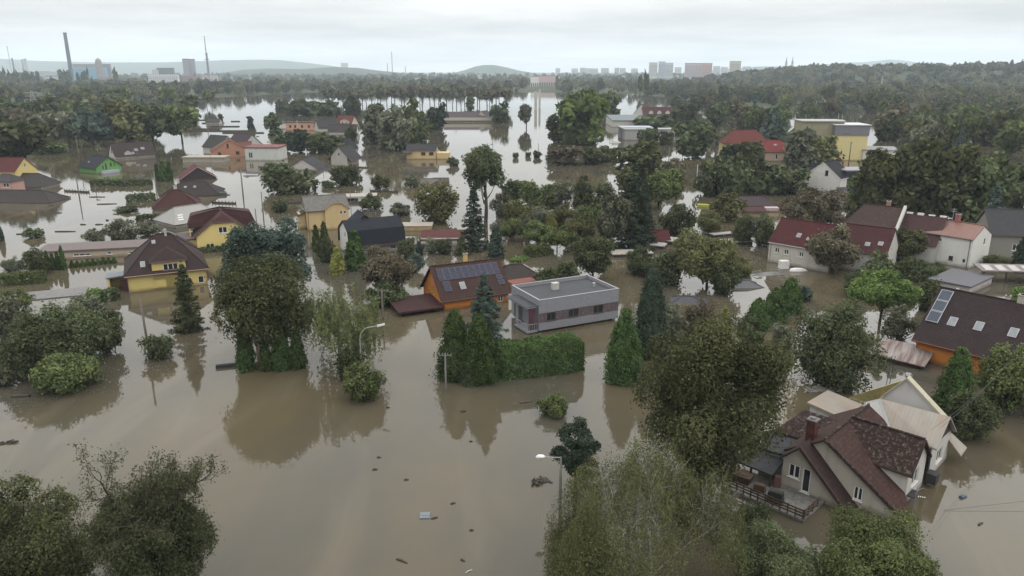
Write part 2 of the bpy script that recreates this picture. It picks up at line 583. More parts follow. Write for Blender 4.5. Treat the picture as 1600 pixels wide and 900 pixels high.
ridge("hills", 10500, [(1080, 112), (1180, 104), (1260, 103), (1320, 97.5), (1350, 97), (1370, 95), (1385, 93), (1405, 94), (1440, 99), (1560, 103), (1700, 99), (1860, 102)], 1600, 0.01, 4, M_HILL)

hz = MB()
hz.box((0, 6200, 161.0), (25400, 13400, 332))
m_h, nt_h, out_h = new_mat("hazy_air")
pv = nt_h.nodes.new("ShaderNodeVolumePrincipled")
pv.inputs["Color"].default_value = (0.78, 0.90, 1.0, 1)
pv.inputs["Density"].default_value = 0.00010
pv.inputs["Anisotropy"].default_value = 0.0
nt_h.links.new(pv.outputs[0], out_h.inputs[1])
haze = hz.build("haze", m_h)
tag(haze, kind='stuff')

# ------------------------------------------------------------------ houses
class House:
    """local X runs along the ridge, local -Y faces the viewer when yaw is small; z = 0 is the flood level"""
    def __init__(s, name, label, cat, c, yaw, L, W, he, hr, wall, roof, hip=(0, 0), clip=(None, None), oh=0.4, ohx=0.3,
                 profile=None, base=-3.0, group=None, th=0.2, edge=None, ridgecap=True):
        s.root = thing(name, label, cat, (c[0], c[1], 0), R(yaw), group)
        s.L, s.W, s.he, s.hr, s.oh, s.ohx, s.hip = L, W, he, hr, oh, ohx, hip
        s.wall, s.roofm, s.base, s.clip, s.th = wall, roof, base, clip, th
        s.prof = profile or [(-W / 2, he), (0, hr), (W / 2, he)]
        s.wins = {'F': [], 'B': [], 'L': [], 'R': []}
        s.edge = edge or m_plain((0.12, 0.085, 0.07), 0.8, 0.2)
        s.ridgecap = ridgecap
        s.extra = []
    def win(s, side, u, z, w, h, mull=1, frame=None):
        s.wins[side].append((u, z, w, h, mull, frame)); return s
    def ptop(s, y):
        p = s.prof
        for a, b in zip(p[:-1], p[1:]):
            if a[0] <= y <= b[0]: return a[1] + (b[1] - a[1]) * (y - a[0]) / (b[0] - a[0])
        return p[0][1]
    def build(s):
        L, W = s.L, s.W
        lx = [-(L / 2 - (s.oh if s.hip[0] and s.clip[0] is None else s.ohx)), L / 2 - (s.oh if s.hip[1] and s.clip[1] is None else s.ohx)]
        wy = W / 2 - s.oh
        s.lx, s.wy = lx, wy
        zt = s.ptop(wy) - s.th * 0.9
        mb = MB()
        cxm = (lx[0] + lx[1]) / 2
        sides = {'F': (Vector((0, -wy, 0)), Vector((1, 0, 0)), lx[0], lx[1], None),
                 'B': (Vector((0, wy, 0)), Vector((-1, 0, 0)), -lx[1], -lx[0], None),
                 'L': (Vector((lx[0], 0, 0)), Vector((0, -1, 0)), -wy, wy, 0),
                 'R': (Vector((lx[1], 0, 0)), Vector((0, 1, 0)), -wy, wy, 1)}
        for k, (o, u, u0, u1, gi) in sides.items():
            out = [(u0, s.base), (u1, s.base), (u1, zt)]
            if gi is not None and (not s.hip[gi] or s.clip[gi] is not None):
                zc = s.clip[gi]
                inner = [q for q in s.prof[1:-1]]
                pts = [(q[0], q[1] - s.th * 0.9) for q in inner][::-1]
                if zc is not None:
                    yc = s.W / 2 * (s.hr - zc) / (s.hr - s.he)
                    pts = [(yc, zc - s.th), (-yc, zc - s.th)]
                out += pts
            out.append((u0, zt))
            wall_face(mb, o, u, out, s.wins[k])
        s.wallo = mb.build("wall", s.wall, s.root)
        for k, (o, u, u0, u1, gi) in sides.items():
            for w in s.wins[k]: make_window(o, u, w, s.root)
        # roof
        mb = MB()
        t = s.th
        h0, h1 = s.hip
        pr = s.prof
        if len(pr) == 3:
            sl = (s.hr - s.he) / (W / 2)
            for sg in (-1, 1):
                pts = [(-L / 2, sg * W / 2, s.he), (L / 2, sg * W / 2, s.he)]; ou = [True]
                for end, h in ((1, h1), (0, h0)):
                    x = (L / 2) * (1 if end else -1)
                    zc = s.clip[end]
                    if zc is not None:
                        yc = (s.hr - zc) / sl
                        q = [(x, sg * yc, zc), (x - (h if end else -h), 0, s.hr)]
                        fl = [True, False]
                    elif h: q = [(x - (h if end else -h), 0, s.hr)]; fl = [False]
                    else: q = [(x, 0, s.hr)]; fl = [True]
                    if end: pts += q; ou += fl
                    else:
                        q = q[::-1]; fl = fl[::-1]
                        pts += q; ou += [False] + fl
                # pts order: eave0, eave1, end1..., end0...
                mb.slab(pts, ou, t, 0, 1)
            for end, h in ((0, h0), (1, h1)):
                if not h: continue
                x = (L / 2) * (1 if end else -1)
                zc = s.clip[end]
                if zc is not None:
                    yc = (s.hr - zc) / sl
                    mb.slab([(x, -yc, zc), (x, yc, zc), (x - (h if end else -h), 0, s.hr)], [True, False, False], t, 0, 1)
                else:
                    mb.slab([(x, -W / 2, s.he), (x, W / 2, s.he), (x - (h if end else -h), 0, s.hr)], [True, False, False], t, 0, 1)
            if s.ridgecap:
                ends = [(-L / 2 + h0, 0, s.hr + .03), (L / 2 - h1, 0, s.hr + .03)]
                if (Vector(ends[0]) - Vector(ends[1])).length > .3: mb.tube(ends, 0.11, 6, 0)
                for end, h in ((0, h0), (1, h1)):
                    x = (L / 2) * (1 if end else -1)
                    if h and s.clip[end] is None:
                        for sg in (-1, 1): mb.tube([(x, sg * W / 2, s.he + .03), (x - (h if end else -h), 0, s.hr + .03)], 0.10, 5, 0)
        else:
            for a, b in zip(pr[:-1], pr[1:]):
                first = a == pr[0]; last = b == pr[-1]
                mb.slab([(-L / 2, a[0], a[1]), (L / 2, a[0], a[1]), (L / 2, b[0], b[1]), (-L / 2, b[0], b[1])],
                        [first, True, last, True], t, 0, 1)
        s.roof = mb.build("roof", [s.roofm, s.edge], s.root)
        return s
    def rp(s, side, u, t, up=0.0):
        """point on the roof plane: side -1 front, 1 back; u along the ridge; t 0 eave .. 1 ridge"""
        y = side * s.W / 2 * (1 - t); z = s.he + (s.hr - s.he) * t
        sl = math.atan2(s.hr - s.he, s.W / 2)
        return Vector((u, y + side * math.sin(sl) * up, z + math.cos(sl) * up))
    def plate(s, name, side, u0, u1, t0, t1, h, mat, lift=0.02, framed=None):
        mb = MB()
        lo = [s.rp(side, u, t, lift) for u, t in ((u0, t0), (u1, t0), (u1, t1), (u0, t1))]
        hi = [s.rp(side, u, t, lift + h) for u, t in ((u0, t0), (u1, t0), (u1, t1), (u0, t1))]
        if side > 0: lo = [lo[i] for i in (1, 0, 3, 2)]; hi = [hi[i] for i in (1, 0, 3, 2)]
        mb.hexa(lo + hi, 0)
        if framed:
            e = 0.07
            sl = (s.hr - s.he); tt = e / math.hypot(sl, s.W / 2)
            q = [s.rp(side, u, t, lift + h + 0.012) for u, t in ((u0 + e, t0 + tt), (u1 - e, t0 + tt), (u1 - e, t1 - tt), (u0 + e, t1 - tt))]
            if side > 0: q = [q[i] for i in (1, 0, 3, 2)]
            mb.poly(q, 1)
        return mb.build(name, [mat, framed] if framed else mat, s.roof)
    def skylight(s, side, u, t, w=0.8, h=0.22, pane=None):
        return s.plate("skylight", side, u - w / 2, u + w / 2, t - h / 2, t + h / 2, 0.1, M_STEEL, 0.0, pane or m_plain((0.19, 0.20, 0.215), 0.3, 0.3))
    def chimney(s, u, y, top, w=0.6, d=0.6, mat=None, cap=True):
        mb = MB()
        z0 = s.ptop(y) - 0.4
        mb.box((u, y, (z0 + top) / 2), (w, d, top - z0), 0, 0)
        if cap:
            mb.box((u, y, top + 0.06), (w + .14, d + .14, 0.12), 0, 1)
            mb.box((u, y, top + 0.2), (w * .5, d * .5, 0.16), 0, 2)
        return mb.build("chimney", [mat or m_brick((0.24, 0.10, 0.07)), M_CONC, M_DARK], s.roof)
    def gutter(s, side=-1, pipes=(1,), mat=None):
        mb = MB()
        y = side * (s.W / 2 + 0.05); z = s.he - 0.1
        mb.tube([(-s.L / 2, y, z), (s.L / 2, y, z)], 0.075, 6)
        mb.build("gutter", mat or M_STEEL, s.root)
        for e in pipes:
            mb = MB()
            x = e * (s.L / 2 - 0.5)
            mb.tube([(x, y, z), (x, side * (s.wy + 0.08), z - 0.5), (x, side * (s.wy + 0.08), -1)], 0.06, 6)
            mb.build("downpipe", mat or M_STEEL, s.root)
    def cross_gable(s, side, u, w, out, he, hr, clip=None, wall=None, roof=None, wins=(), deep=None, hip=0.0, name="dormer", oh=0.25):
        """a gable standing out of a roof slope: wall, with its own roof and windows as sub-parts"""
        yf = side * out
        hw = w / 2
        wm = MB()
        zt = he - 0.1
        sl = (hr - he) / (hw + oh)
        zw = he + sl * oh - s.th
        apex = [(0.0, hr - s.th)] if not hip else []
        if clip: yc = (hr - clip) / sl; apex = [(yc, clip - s.th), (-yc, clip - s.th)]
        uv = Vector((1, 0, 0)) if side < 0 else Vector((-1, 0, 0))
        wall_face(wm, Vector((u, yf, 0)), uv, [(-hw, s.base), (hw, s.base), (hw, zw)] + apex + [(-hw, zw)], wins)
        back = -side * 0.0 if deep is None else side * deep
        for sx in (-1, 1):
            wall_face(wm, Vector((u + sx * hw, 0, 0)), Vector((0, 1 if sx > 0 else -1, 0)),
                      sorted([(min(yf, back) * (1 if sx > 0 else -1), s.base), (max(yf, back) * (1 if sx > 0 else -1), s.base)]) +
                      sorted([(max(yf, back) * (1 if sx > 0 else -1), zw), (min(yf, back) * (1 if sx > 0 else -1), zw)], reverse=True), [])
        wo = wm.build(name, wall or s.wall, s.root)
        rb = MB()
        ye = yf + side * oh
        for sx in (-1, 1):
            a = (u + sx * (hw + oh), ye, he); b = (u + sx * (hw + oh), back, he)
            if hip: rb.slab([a, b, (u, back, hr), (u, ye - side * hip, hr)], [True, True, False, False], s.th, 0, 1)
            elif clip:
                rb.slab([a, b, (u, back, hr), (u, ye - side * .9, hr), (u + sx * yc, ye, clip)], [True, True, False, False, True], s.th, 0, 1)
            else: rb.slab([a, b, (u, back, hr), (u, ye, hr)], [True, True, False, True], s.th, 0, 1)
        if hip: rb.slab([(u - hw - oh, ye, he), (u + hw + oh, ye, he), (u, ye - side * hip, hr)], [True, False, False], s.th, 0, 1)
        if clip: rb.slab([(u - yc, ye, clip), (u + yc, ye, clip), (u, ye - side * .9, hr)], [True, False, False], s.th, 0, 1)
        if not hip: rb.tube([(u, back, hr + .03), (u, ye - side * (.9 if clip else 0), hr + .03)], .1, 5, 0)
        rb.build("dormer_roof", [roof or s.roofm, s.edge], wo)
        for w_ in wins: make_window(Vector((u, yf, 0)), uv, w_, wo, merged=True)
        return wo

def wall_face(mb, o, u, outline, holes, mi=0):
    """a wall with real openings; u points right as seen from outside"""
    up = Vector((0, 0, 1))
    n = u.cross(up)
    def w(q, d=0.0): return o + u * q[0] + up * q[1] - n * d
    loops = [[Vector((q[0], q[1], 0)) for q in outline]]
    rects = []
    for h in holes:
        c, z, ww, hh = h[:4]
        r = [(c - ww / 2, z), (c + ww / 2, z), (c + ww / 2, z + hh), (c - ww / 2, z + hh)]
        rects.append(r)
        loops.append([Vector((q[0], q[1], 0)) for q in r])
    flat = [q for l in loops for q in l]
    if not holes: mb.poly([w((q.x, q.y)) for q in loops[0]], mi)
    else:
        for tri in tessellate_polygon(loops):
            a, b, c = (flat[i] for i in tri)
            if (b - a).cross(c - a).z < 0: b, c = c, b
            mb.poly([w((q.x, q.y)) for q in (a, b, c)], mi)
    for r in rects:
        for i in range(4):
            a, b = r[i], r[(i + 1) % 4]
            mb.poly([w(b), w(a), w(a, 0.16), w(b, 0.16)], mi)

def make_window(o, u, spec, parent, merged=False):
    c, z, ww, hh, mull = spec[:5]
    frame = spec[5] if len(spec) > 5 and spec[5] else MW
    up = Vector((0, 0, 1)); n = u.cross(up)
    def w(a, b, d): return o + u * (c + a) + up * (z + b) - n * d
    def bar(mb, a0, a1, b0, b1, d0, d1, mi=0):
        mb.hexa([w(a0, b0, d0), w(a1, b0, d0), w(a1, b0, d1), w(a0, b0, d1), w(a0, b1, d0), w(a1, b1, d0), w(a1, b1, d1), w(a0, b1, d1)], mi)
    e = min(0.09, ww * 0.14)
    mb = MB()
    g = 0.004
    bar(mb, -ww / 2 + g, ww / 2 - g, g, e, .05, .12); bar(mb, -ww / 2 + g, ww / 2 - g, hh - e, hh - g, .05, .12)
    bar(mb, -ww / 2 + g, -ww / 2 + e, e, hh - e, .05, .12); bar(mb, ww / 2 - e, ww / 2 - g, e, hh - e, .05, .12)
    for k in range(1, mull + 1):
        x = -ww / 2 + ww * k / (mull + 1)
        bar(mb, x - e * .6, x + e * .6, e, hh - e, .055, .115)
    if z > 0.3: bar(mb, -ww / 2 - .08, ww / 2 + .08, -.07, -.003, -.1, .15)
    gl = [w(-ww / 2 + .01, .01, .10), w(ww / 2 - .01, .01, .10), w(ww / 2 - .01, hh - .01, .10), w(-ww / 2 + .01, hh - .01, .10)]
    if merged:
        mb.poly(gl, 1)
        mb.build("window", [frame, MG], parent)
    else:
        f = mb.build("window", frame, parent)
        pb = MB(); pb.poly(gl)
        pb.build("pane", MG, f)

def flat_building(name, label, cat, c, yaw, L, W, h, wall, roofm, group=None, over=0.25, t=0.22, wins=(), parapet=0.0, base=-3, edge=None, tilt=0.0):
    root = thing(name, label, cat, (c[0], c[1], 0), R(yaw), group)
    if wall is not None:
        mb = MB()
        for k, (o, u, hl) in {'F': (Vector((0, -W / 2, 0)), Vector((1, 0, 0)), L / 2), 'B': (Vector((0, W / 2, 0)), Vector((-1, 0, 0)), L / 2),
                              'L': (Vector((-L / 2, 0, 0)), Vector((0, -1, 0)), W / 2), 'R': (Vector((L / 2, 0, 0)), Vector((0, 1, 0)), W / 2)}.items():
            ws = [w[1:] for w in wins if w[0] == k]
            wall_face(mb, o, u, [(-hl, base), (hl, base), (hl, h), (-hl, h)], ws)
        mb.build("wall", wall, root)
        for k, (o, u) in {'F': (Vector((0, -W / 2, 0)), Vector((1, 0, 0))), 'B': (Vector((0, W / 2, 0)), Vector((-1, 0, 0))),
                          'L': (Vector((-L / 2, 0, 0)), Vector((0, -1, 0))), 'R': (Vector((L / 2, 0, 0)), Vector((0, 1, 0)))}.items():
            for w in wins:
                if w[0] == k: make_window(o, u, w[1:], root)
    mb = MB()
    a, b = L / 2 + over, W / 2 + over
    mb.hexa([(-a, -b, h - tilt), (a, -b, h - tilt), (a, b, h + tilt), (-a, b, h + tilt),
             (-a, -b, h - tilt + t), (a, -b, h - tilt + t), (a, b, h + tilt + t), (-a, b, h + tilt + t)], 0)
    if parapet:
        q = 0.18
        for (x, y, dx, dy) in ((0, -b + q / 2, 2 * a, q), (0, b - q / 2, 2 * a, q), (-a + q / 2, 0, q, 2 * b - 2 * q), (a - q / 2, 0, q, 2 * b - 2 * q)):
            mb.box((x, y, h + t + parapet / 2 + .002), (dx, dy, parapet), 0, 1)
    mb.build("roof", [roofm, edge or wall or roofm], root)
    return root

# ------------------------------------------------------------------ plants
def unit(v): return v / np.maximum(np.linalg.norm(v, axis=-1, keepdims=True), 1e-9)
def sn(p, seed, f):
    r = np.random.default_rng(seed)
    s = 0
    for k in range(5):
        d = unit(r.normal(size=3)) * f * r.uniform(.6, 1.8)
        s = s + np.sin(p @ d + r.uniform(0, 6.28))
    return s / 5
class Leaves:
    def __init__(s): s.p, s.n, s.s, s.t, s.a = [], [], [], [], []
    def add(s, p, n, size, tint, asp=0.6):
        k = len(p)
        s.p.append(p); s.n.append(n)
        s.s.append(np.broadcast_to(size, (k,)).astype(float)); s.t.append(np.clip(np.broadcast_to(tint, (k,)), 0, 1).astype(float))
        s.a.append(np.full(k, asp))
    def arrays(s, rng):
        p = np.concatenate(s.p); n = unit(np.concatenate(s.n)); sz = np.concatenate(s.s)[:, None]; t = np.concatenate(s.t); a = np.concatenate(s.a)[:, None]
        r = unit(rng.normal(size=p.shape))
        u = unit(np.cross(n, r)); v = np.cross(n, u)
        j = rng.uniform(.75, 1.3, (len(p), 1))
        V = np.stack([p + u * sz * j, p + v * sz * a + u * sz * .15, p - u * sz * .9 * j, p - v * sz * a], 1)
        return V.reshape(-1, 3), t
def leaf_mesh(name, V, t, mat, trunk=None):
    """quads from V; trunk: an MB whose polygons join the same mesh with their own material"""
    nq = len(V) // 4
    me = bpy.data.meshes.new(name)
    ex = trunk
    nv = len(V); nf = nq; loops = np.arange(nv)
    tot = np.full(nq, 4); mi = np.zeros(nq, int); tt = t
    if ex:
        ev = np.array(ex.v, float)
        el = np.array([i for f in ex.f for i in f]) + nv
        et = np.array([len(f) for f in ex.f])
        V = np.concatenate([V, ev]); loops = np.concatenate([loops, el]); tot = np.concatenate([tot, et])
        mi = np.concatenate([mi, np.ones(len(et), int)]); tt = np.concatenate([t, np.full(len(et), .5)])
    me.vertices.add(len(V)); me.vertices.foreach_set("co", V.astype(np.float32).ravel())
    me.loops.add(len(loops)); me.loops.foreach_set("vertex_index", loops.astype(np.int32))
    me.polygons.add(len(tot))
    me.polygons.foreach_set("loop_start", np.concatenate([[0], np.cumsum(tot)[:-1]]).astype(np.int32))
    me.polygons.foreach_set("loop_total", tot.astype(np.int32))
    me.materials.append(mat)
    if ex: me.materials.append(BARK)
    me.polygons.foreach_set("material_index", mi.astype(np.int32))
    at = me.attributes.new("tint", 'FLOAT', 'FACE')
    at.data.foreach_set("value", tt.astype(np.float32))
    me.update(calc_edges=True)
    return me

def limb_pts(rng, a, b, sag, n=5):
    a, b = np.array(a, float), np.array(b, float)
    out = []
    w = rng.normal(size=3) * np.linalg.norm(b - a) * 0.06
    for i in range(n):
        t = i / (n - 1)
        out.append(tuple(a + (b - a) * t + w * math.sin(t * math.pi) + np.array((0, 0, sag * math.sin(t * math.pi)))))
    return out
def twigs(mb, rng, p, d, ln, r, depth, tips, spread=.55, up=.25, mi=0):
    d = unit(np.array(d, float))
    pts = [np.array(p, float)]
    for k in range(3):
        d = unit(d + rng.normal(size=3) * .18 + np.array((0, 0, up * .2)))
        pts.append(pts[-1] + d * ln / 3)
    mb.tube([tuple(q) for q in pts], [r, r * .85, r * .72, r * .55], 5 if r > .05 else 4, mi, cap=False)
    tips.append((pts[-1], d, depth))
    if depth <= 0: return
    for k in range(rng.integers(2, 4)):
        i = rng.integers(1, 4)
        nd = unit(d + rng.normal(size=3) * spread + np.array((0, 0, up)))
        twigs(mb, rng, pts[i], nd, ln * rng.uniform(.55, .8), max(r * .55, .012), depth - 1, tips, spread, up, mi)

def gen_broad(rng, W, H, zlo, leaf, n, K=30, open_=0.0, rag=1.0, squash=1.0, skirt=False):
    """crown of clumps; returns leaves and the clump centres for the limbs"""
    L = Leaves()
    Rx, Rz = W / 2, (H - zlo) / 2
    zc = (H + zlo) / 2
    d = unit(rng.normal(size=(K, 3)))
    d[:, 2] = d[:, 2] * .9 + .12
    rad = rng.uniform(.42, .77, K)
    Rv = np.array([Rx, Rx, Rz])
    cr = rng.uniform(.15, .36, K) * min(Rx, Rz * 1.15) * (1 - .25 * open_)
    cent = d * rad[:, None] * Rv * rng.uniform(.85, 1.12, (K, 1)) + np.array([0, 0, zc])
    if skirt:
        k3 = K // 3
        a3 = rng.uniform(0, 6.28, k3); r3 = rng.uniform(.3, .72, k3) * Rx
        cent[-k3:] = np.stack([np.cos(a3) * r3, np.sin(a3) * r3, rng.uniform(.04, .26, k3) * H], -1)
    cent[0] = (0, 0, zc); cr[0] = .5 * min(Rx, Rz)
    ct = rng.uniform(0, 1, K)
    idx = rng.choice(K, n, p=cr ** 2 / (cr ** 2).sum())
    dd = unit(unit(rng.normal(size=(n, 3))) + .35 * unit(d[idx]) + np.array([0, 0, .22]))
    rr = cr[idx] * (.5 + .5 * rng.random(n) ** .4) * (1 + .3 * rag * sn(dd * 3 + idx[:, None] * 1.7, 7, 1.7) + .22 * rag * sn(dd * 9 + idx[:, None] * 2.3, 17, 2.0))
    far = rng.random(n) < .12 * rag
    rr = np.where(far, rr * rng.uniform(1.05, 1.45, n), rr)
    p = cent[idx] + dd * rr[:, None] * np.array([1, 1, squash])
    sx = Rx / max(np.percentile(np.hypot(p[:, 0], p[:, 1]), 96.5), .01)
    sz = H / max(np.percentile(p[:, 2], 98.8), .01)
    sv = np.array([sx, sx, sz])
    p = p * sv; cent = cent * sv; cr = cr * min(sx, sz)
    p[:, 2] = np.maximum(p[:, 2], min(zlo, 0) - .4)
    nn = dd * .75 + rng.normal(size=(n, 3)) * .5 + np.array([0, 0, .35])
    tint = .45 + .5 * (ct[idx] - .5) + .27 * rng.normal(size=n) + .12 * sn(p, 4, .9)
    L.add(p, nn, leaf * rng.uniform(.7, 1.25, n), tint)
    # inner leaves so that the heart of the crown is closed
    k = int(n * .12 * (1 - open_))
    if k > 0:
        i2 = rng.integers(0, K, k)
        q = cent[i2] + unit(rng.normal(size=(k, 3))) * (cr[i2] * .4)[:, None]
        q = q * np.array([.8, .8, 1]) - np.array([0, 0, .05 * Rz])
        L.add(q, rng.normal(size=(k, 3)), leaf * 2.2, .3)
    return L, cent
def gen_thuja(rng, W, H, leaf, n, lean=0.0, lobes=5):
    L = Leaves()
    m = int(np.clip(60 + 26 * H, 90, 420))
    tk = rng.random(m) ** 1.15 * .93
    ak = rng.uniform(0, 2 * math.pi, m)
    ph = rng.uniform(0, 6.28)
    prof = np.minimum(1, .80 + tk * .9) * (1 - tk ** 1.5) ** .88
    lob = 1 + .09 * np.sin(ak * lobes + ph + tk * 2) + rng.normal(size=m) * .07
    Rk = W / 2 * prof * lob
    ck = rng.uniform(0, 1, m)
    idx = rng.integers(0, m, n)
    u = rng.random(n)
    hl = (.10 + .07 * rng.random(m)) * H + .25
    wl = (.075 * W + .05) * (1 - .75 * u) * 1.15
    r = np.clip(Rk[idx] * (.92 - .10 * u) + rng.normal(size=n) * wl * .8, 0, None)
    lat = rng.normal(size=n) * wl
    a = ak[idx]
    z = tk[idx] * H + (u - .25) * hl[idx] - .3
    z = np.minimum(z, H * (1 - .0 * u))
    p = np.stack([np.cos(a) * r - np.sin(a) * lat, np.sin(a) * r + np.cos(a) * lat, z], -1)
    p[:, 2] = np.maximum(p[:, 2], -.5)
    nn = np.stack([np.cos(a), np.sin(a), np.full(n, .35)], -1) + rng.normal(size=(n, 3)) * .45
    tint = .22 + .35 * u + .3 * (ck[idx] - .5) + .2 * rng.normal(size=n)
    L.add(p, nn, leaf * rng.uniform(.7, 1.3, n), tint, .5)
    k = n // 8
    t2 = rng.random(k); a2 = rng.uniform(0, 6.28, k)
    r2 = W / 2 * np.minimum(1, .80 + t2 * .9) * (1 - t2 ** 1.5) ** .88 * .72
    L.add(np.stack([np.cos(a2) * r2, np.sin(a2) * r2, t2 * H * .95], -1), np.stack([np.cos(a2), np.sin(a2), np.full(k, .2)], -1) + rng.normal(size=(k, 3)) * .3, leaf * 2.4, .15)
    return L
def gen_spruce(rng, W, H, leaf, n, dense=1.0):
    L = Leaves()
    nb = int(110 * dense)
    bz = np.sort(rng.random(nb) ** 1.25)
    ba = np.cumsum(rng.uniform(1.9, 2.9, nb))
    bl = W / 2 * np.clip(1 - bz, .02, 1) ** .66 * rng.uniform(.72, 1.12, nb)
    idx = rng.choice(nb, n, p=(bl + .12 * W) / (bl + .12 * W).sum())
    u = rng.random(n) ** .65
    r = bl[idx] * u
    z = bz[idx] * H - .22 * r + .10 * r * u - .3
    side = rng.normal(size=n) * (.10 + .16 * bl[idx] * (1.15 - u))
    a = ba[idx]
    p = np.stack([np.cos(a) * r - np.sin(a) * side, np.sin(a) * r + np.cos(a) * side, z + rng.normal(size=n) * .09 - abs(side) * .25], -1)
    nn = np.stack([np.cos(a) * .5, np.sin(a) * .5, np.full(n, .8)], -1) + rng.normal(size=(n, 3)) * .4
    tint = .35 + .4 * u * rng.random(n) + .15 * rng.normal(size=n)
    L.add(p, nn, leaf * rng.uniform(.7, 1.3, n), tint, .45)
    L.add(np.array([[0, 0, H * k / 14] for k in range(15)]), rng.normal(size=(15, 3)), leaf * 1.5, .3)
    return L
def gen_hedge(rng, Lx, W, H, leaf, n, wob=.15):
    L = Leaves()
    fa = np.array([Lx * W * 1.1, Lx * H, Lx * H, W * H, W * H])
    k = rng.choice(5, n, p=fa / fa.sum())
    a, b = rng.uniform(-.5, .5, n), rng.random(n)
    dp = rng.random(n) ** 2 * .35
    p = np.zeros((n, 3)); nn = np.zeros((n, 3))
    m = k == 0; p[m] = np.stack([a[m] * Lx, (b[m] - .5) * W, H - dp[m]], -1); nn[m] = (0, 0, 1)
    for kk, sg in ((1, -1), (2, 1)):
        m = k == kk; p[m] = np.stack([a[m] * Lx, sg * (W / 2 - dp[m]), b[m] * (H + .4) - .4], -1); nn[m] = (0, sg, .3)
    for kk, sg in ((3, -1), (4, 1)):
        m = k == kk; p[m] = np.stack([sg * (Lx / 2 - dp[m]), a[m] * W, b[m] * (H + .4) - .4], -1); nn[m] = (sg, 0, .3)
    f = 1 + wob * sn(p, 5, 1.1)
    p = p + rng.normal(size=(n, 3)) * .09 + np.array([0, 0, 1]) * (np.abs(rng.normal(size=n)) * .22 * (sn(p, 12, 5.0) + .3))[:, None]
    p = p * np.stack([np.ones(n), f, 1 + wob * .6 * sn(p, 6, .8)], -1)
    ex = np.clip(np.abs(p[:, 0]) - (Lx / 2 - 1.1), 0, 2); ey = np.clip(np.abs(p[:, 1]) - (W / 2 - .7), 0, 2)
    p[:, 2] *= 1 - .16 * ex ** 2 - .22 * ey ** 2
    p[:, 1] *= 1 - .25 * ex
    p[:, 2] *= 1 + .09 * sn(p * np.array([1, 1, 0]), 15, 1.3)
    p[:, 2] = np.maximum(p[:, 2], -.5)
    tint = .45 + .22 * rng.normal(size=n) + .25 * sn(p, 2, 1.5)
    L.add(p, nn + rng.normal(size=(n, 3)) * .45, leaf * rng.uniform(.7, 1.3, n), tint, .55)
    return L
def gen_weeping(rng, W, H, leaf, n, mb, dens=1.0, zlo=.12, nlimb=7, up=.7):
    """white-barked tree with hanging sprays; limbs go into mb"""
    L = Leaves()
    tips = []
    for k in range(nlimb):
        a = 2 * math.pi * k / nlimb + rng.uniform(-.4, .4)
        sp = rng.uniform(.25, .75)
        d = np.array([math.cos(a) * sp, math.sin(a) * sp, up])
        z0 = H * rng.uniform(.05, .3)
        twigs(mb, rng, (rng.normal() * .1, rng.normal() * .1, z0), d, min(H * rng.uniform(.34, .46), W * .36), .0058 * W * rng.uniform(.7, 1.2), 4 if mb is not None and W > 8 else 3, tips, .42, .3)
    pts = np.array([t[0] for t in tips]); dr = np.array([t[1] for t in tips])
    # hanging sprays, kept inside the outline
    k = len(pts)
    m = 30
    ns = max(int(n / m), 10)
    base = pts[rng.integers(0, k, ns)] + rng.normal(size=(ns, 3)) * .035 * W
    a = np.arctan2(base[:, 1], base[:, 0])
    rr = np.hypot(base[:, 0], base[:, 1])
    out = np.clip(rr * 1.25 + np.abs(rng.normal(size=ns)) * .10 * W, 0, W / 2 * rng.uniform(.72, 1.05, ns))
    base[:, 0] = np.cos(a) * out; base[:, 1] = np.sin(a) * out
    cap = H * (1 - .5 * (out / (W / 2)) ** 2) * (1 + .12 * np.sin(a * 5 + 1) + .08 * np.sin(a * 9))
    base[:, 2] = np.minimum(base[:, 2], cap)
    ln = rng.uniform(.10, .34, ns) * H * (.5 + .8 * out / (W / 2))
    cs = rng.uniform(0, 1, ns)
    j = np.repeat(np.arange(ns), m)
    t = rng.random(len(j))
    p = base[j] + np.stack([np.cos(a[j]) * .2 * np.sin(t * 2), np.sin(a[j]) * .2 * np.sin(t * 2), -t * ln[j]], -1) + rng.normal(size=(len(j), 3)) * np.array([1, 1, .6]) * (.035 + .007 * W)
    lo = (H * zlo * rng.uniform(-.2, 1, ns))[j]
    ok = p[:, 2] > lo - .4
    p = p[ok]; j = j[ok]; t = t[ok]
    nn = np.stack([np.cos(a[j]), np.sin(a[j]), np.full(len(j), .15)], -1) + rng.normal(size=(len(j), 3)) * .55
    L.add(p, nn, leaf * rng.uniform(.7, 1.3, len(j)), .40 + .55 * (cs[j] - .5) + .2 * rng.normal(size=len(j)), .42)
    return L
def gen_reed(rng, W, H, leaf, n):
    L = Leaves()
    a = rng.uniform(0, 6.28, n); r = W / 2 * rng.random(n) ** .6
    z = rng.random(n) * H * (1 - .5 * (r / (W / 2)) ** 2)
    p = np.stack([np.cos(a) * r * 1.2, np.sin(a) * r * .6, z - .1], -1)
    nn = np.stack([np.cos(a), np.sin(a), rng.normal(size=n) * .2], -1) + rng.normal(size=(n, 3)) * .3
    L.add(p, nn, leaf, .5 + .25 * rng.normal(size=n), .4)
    return L

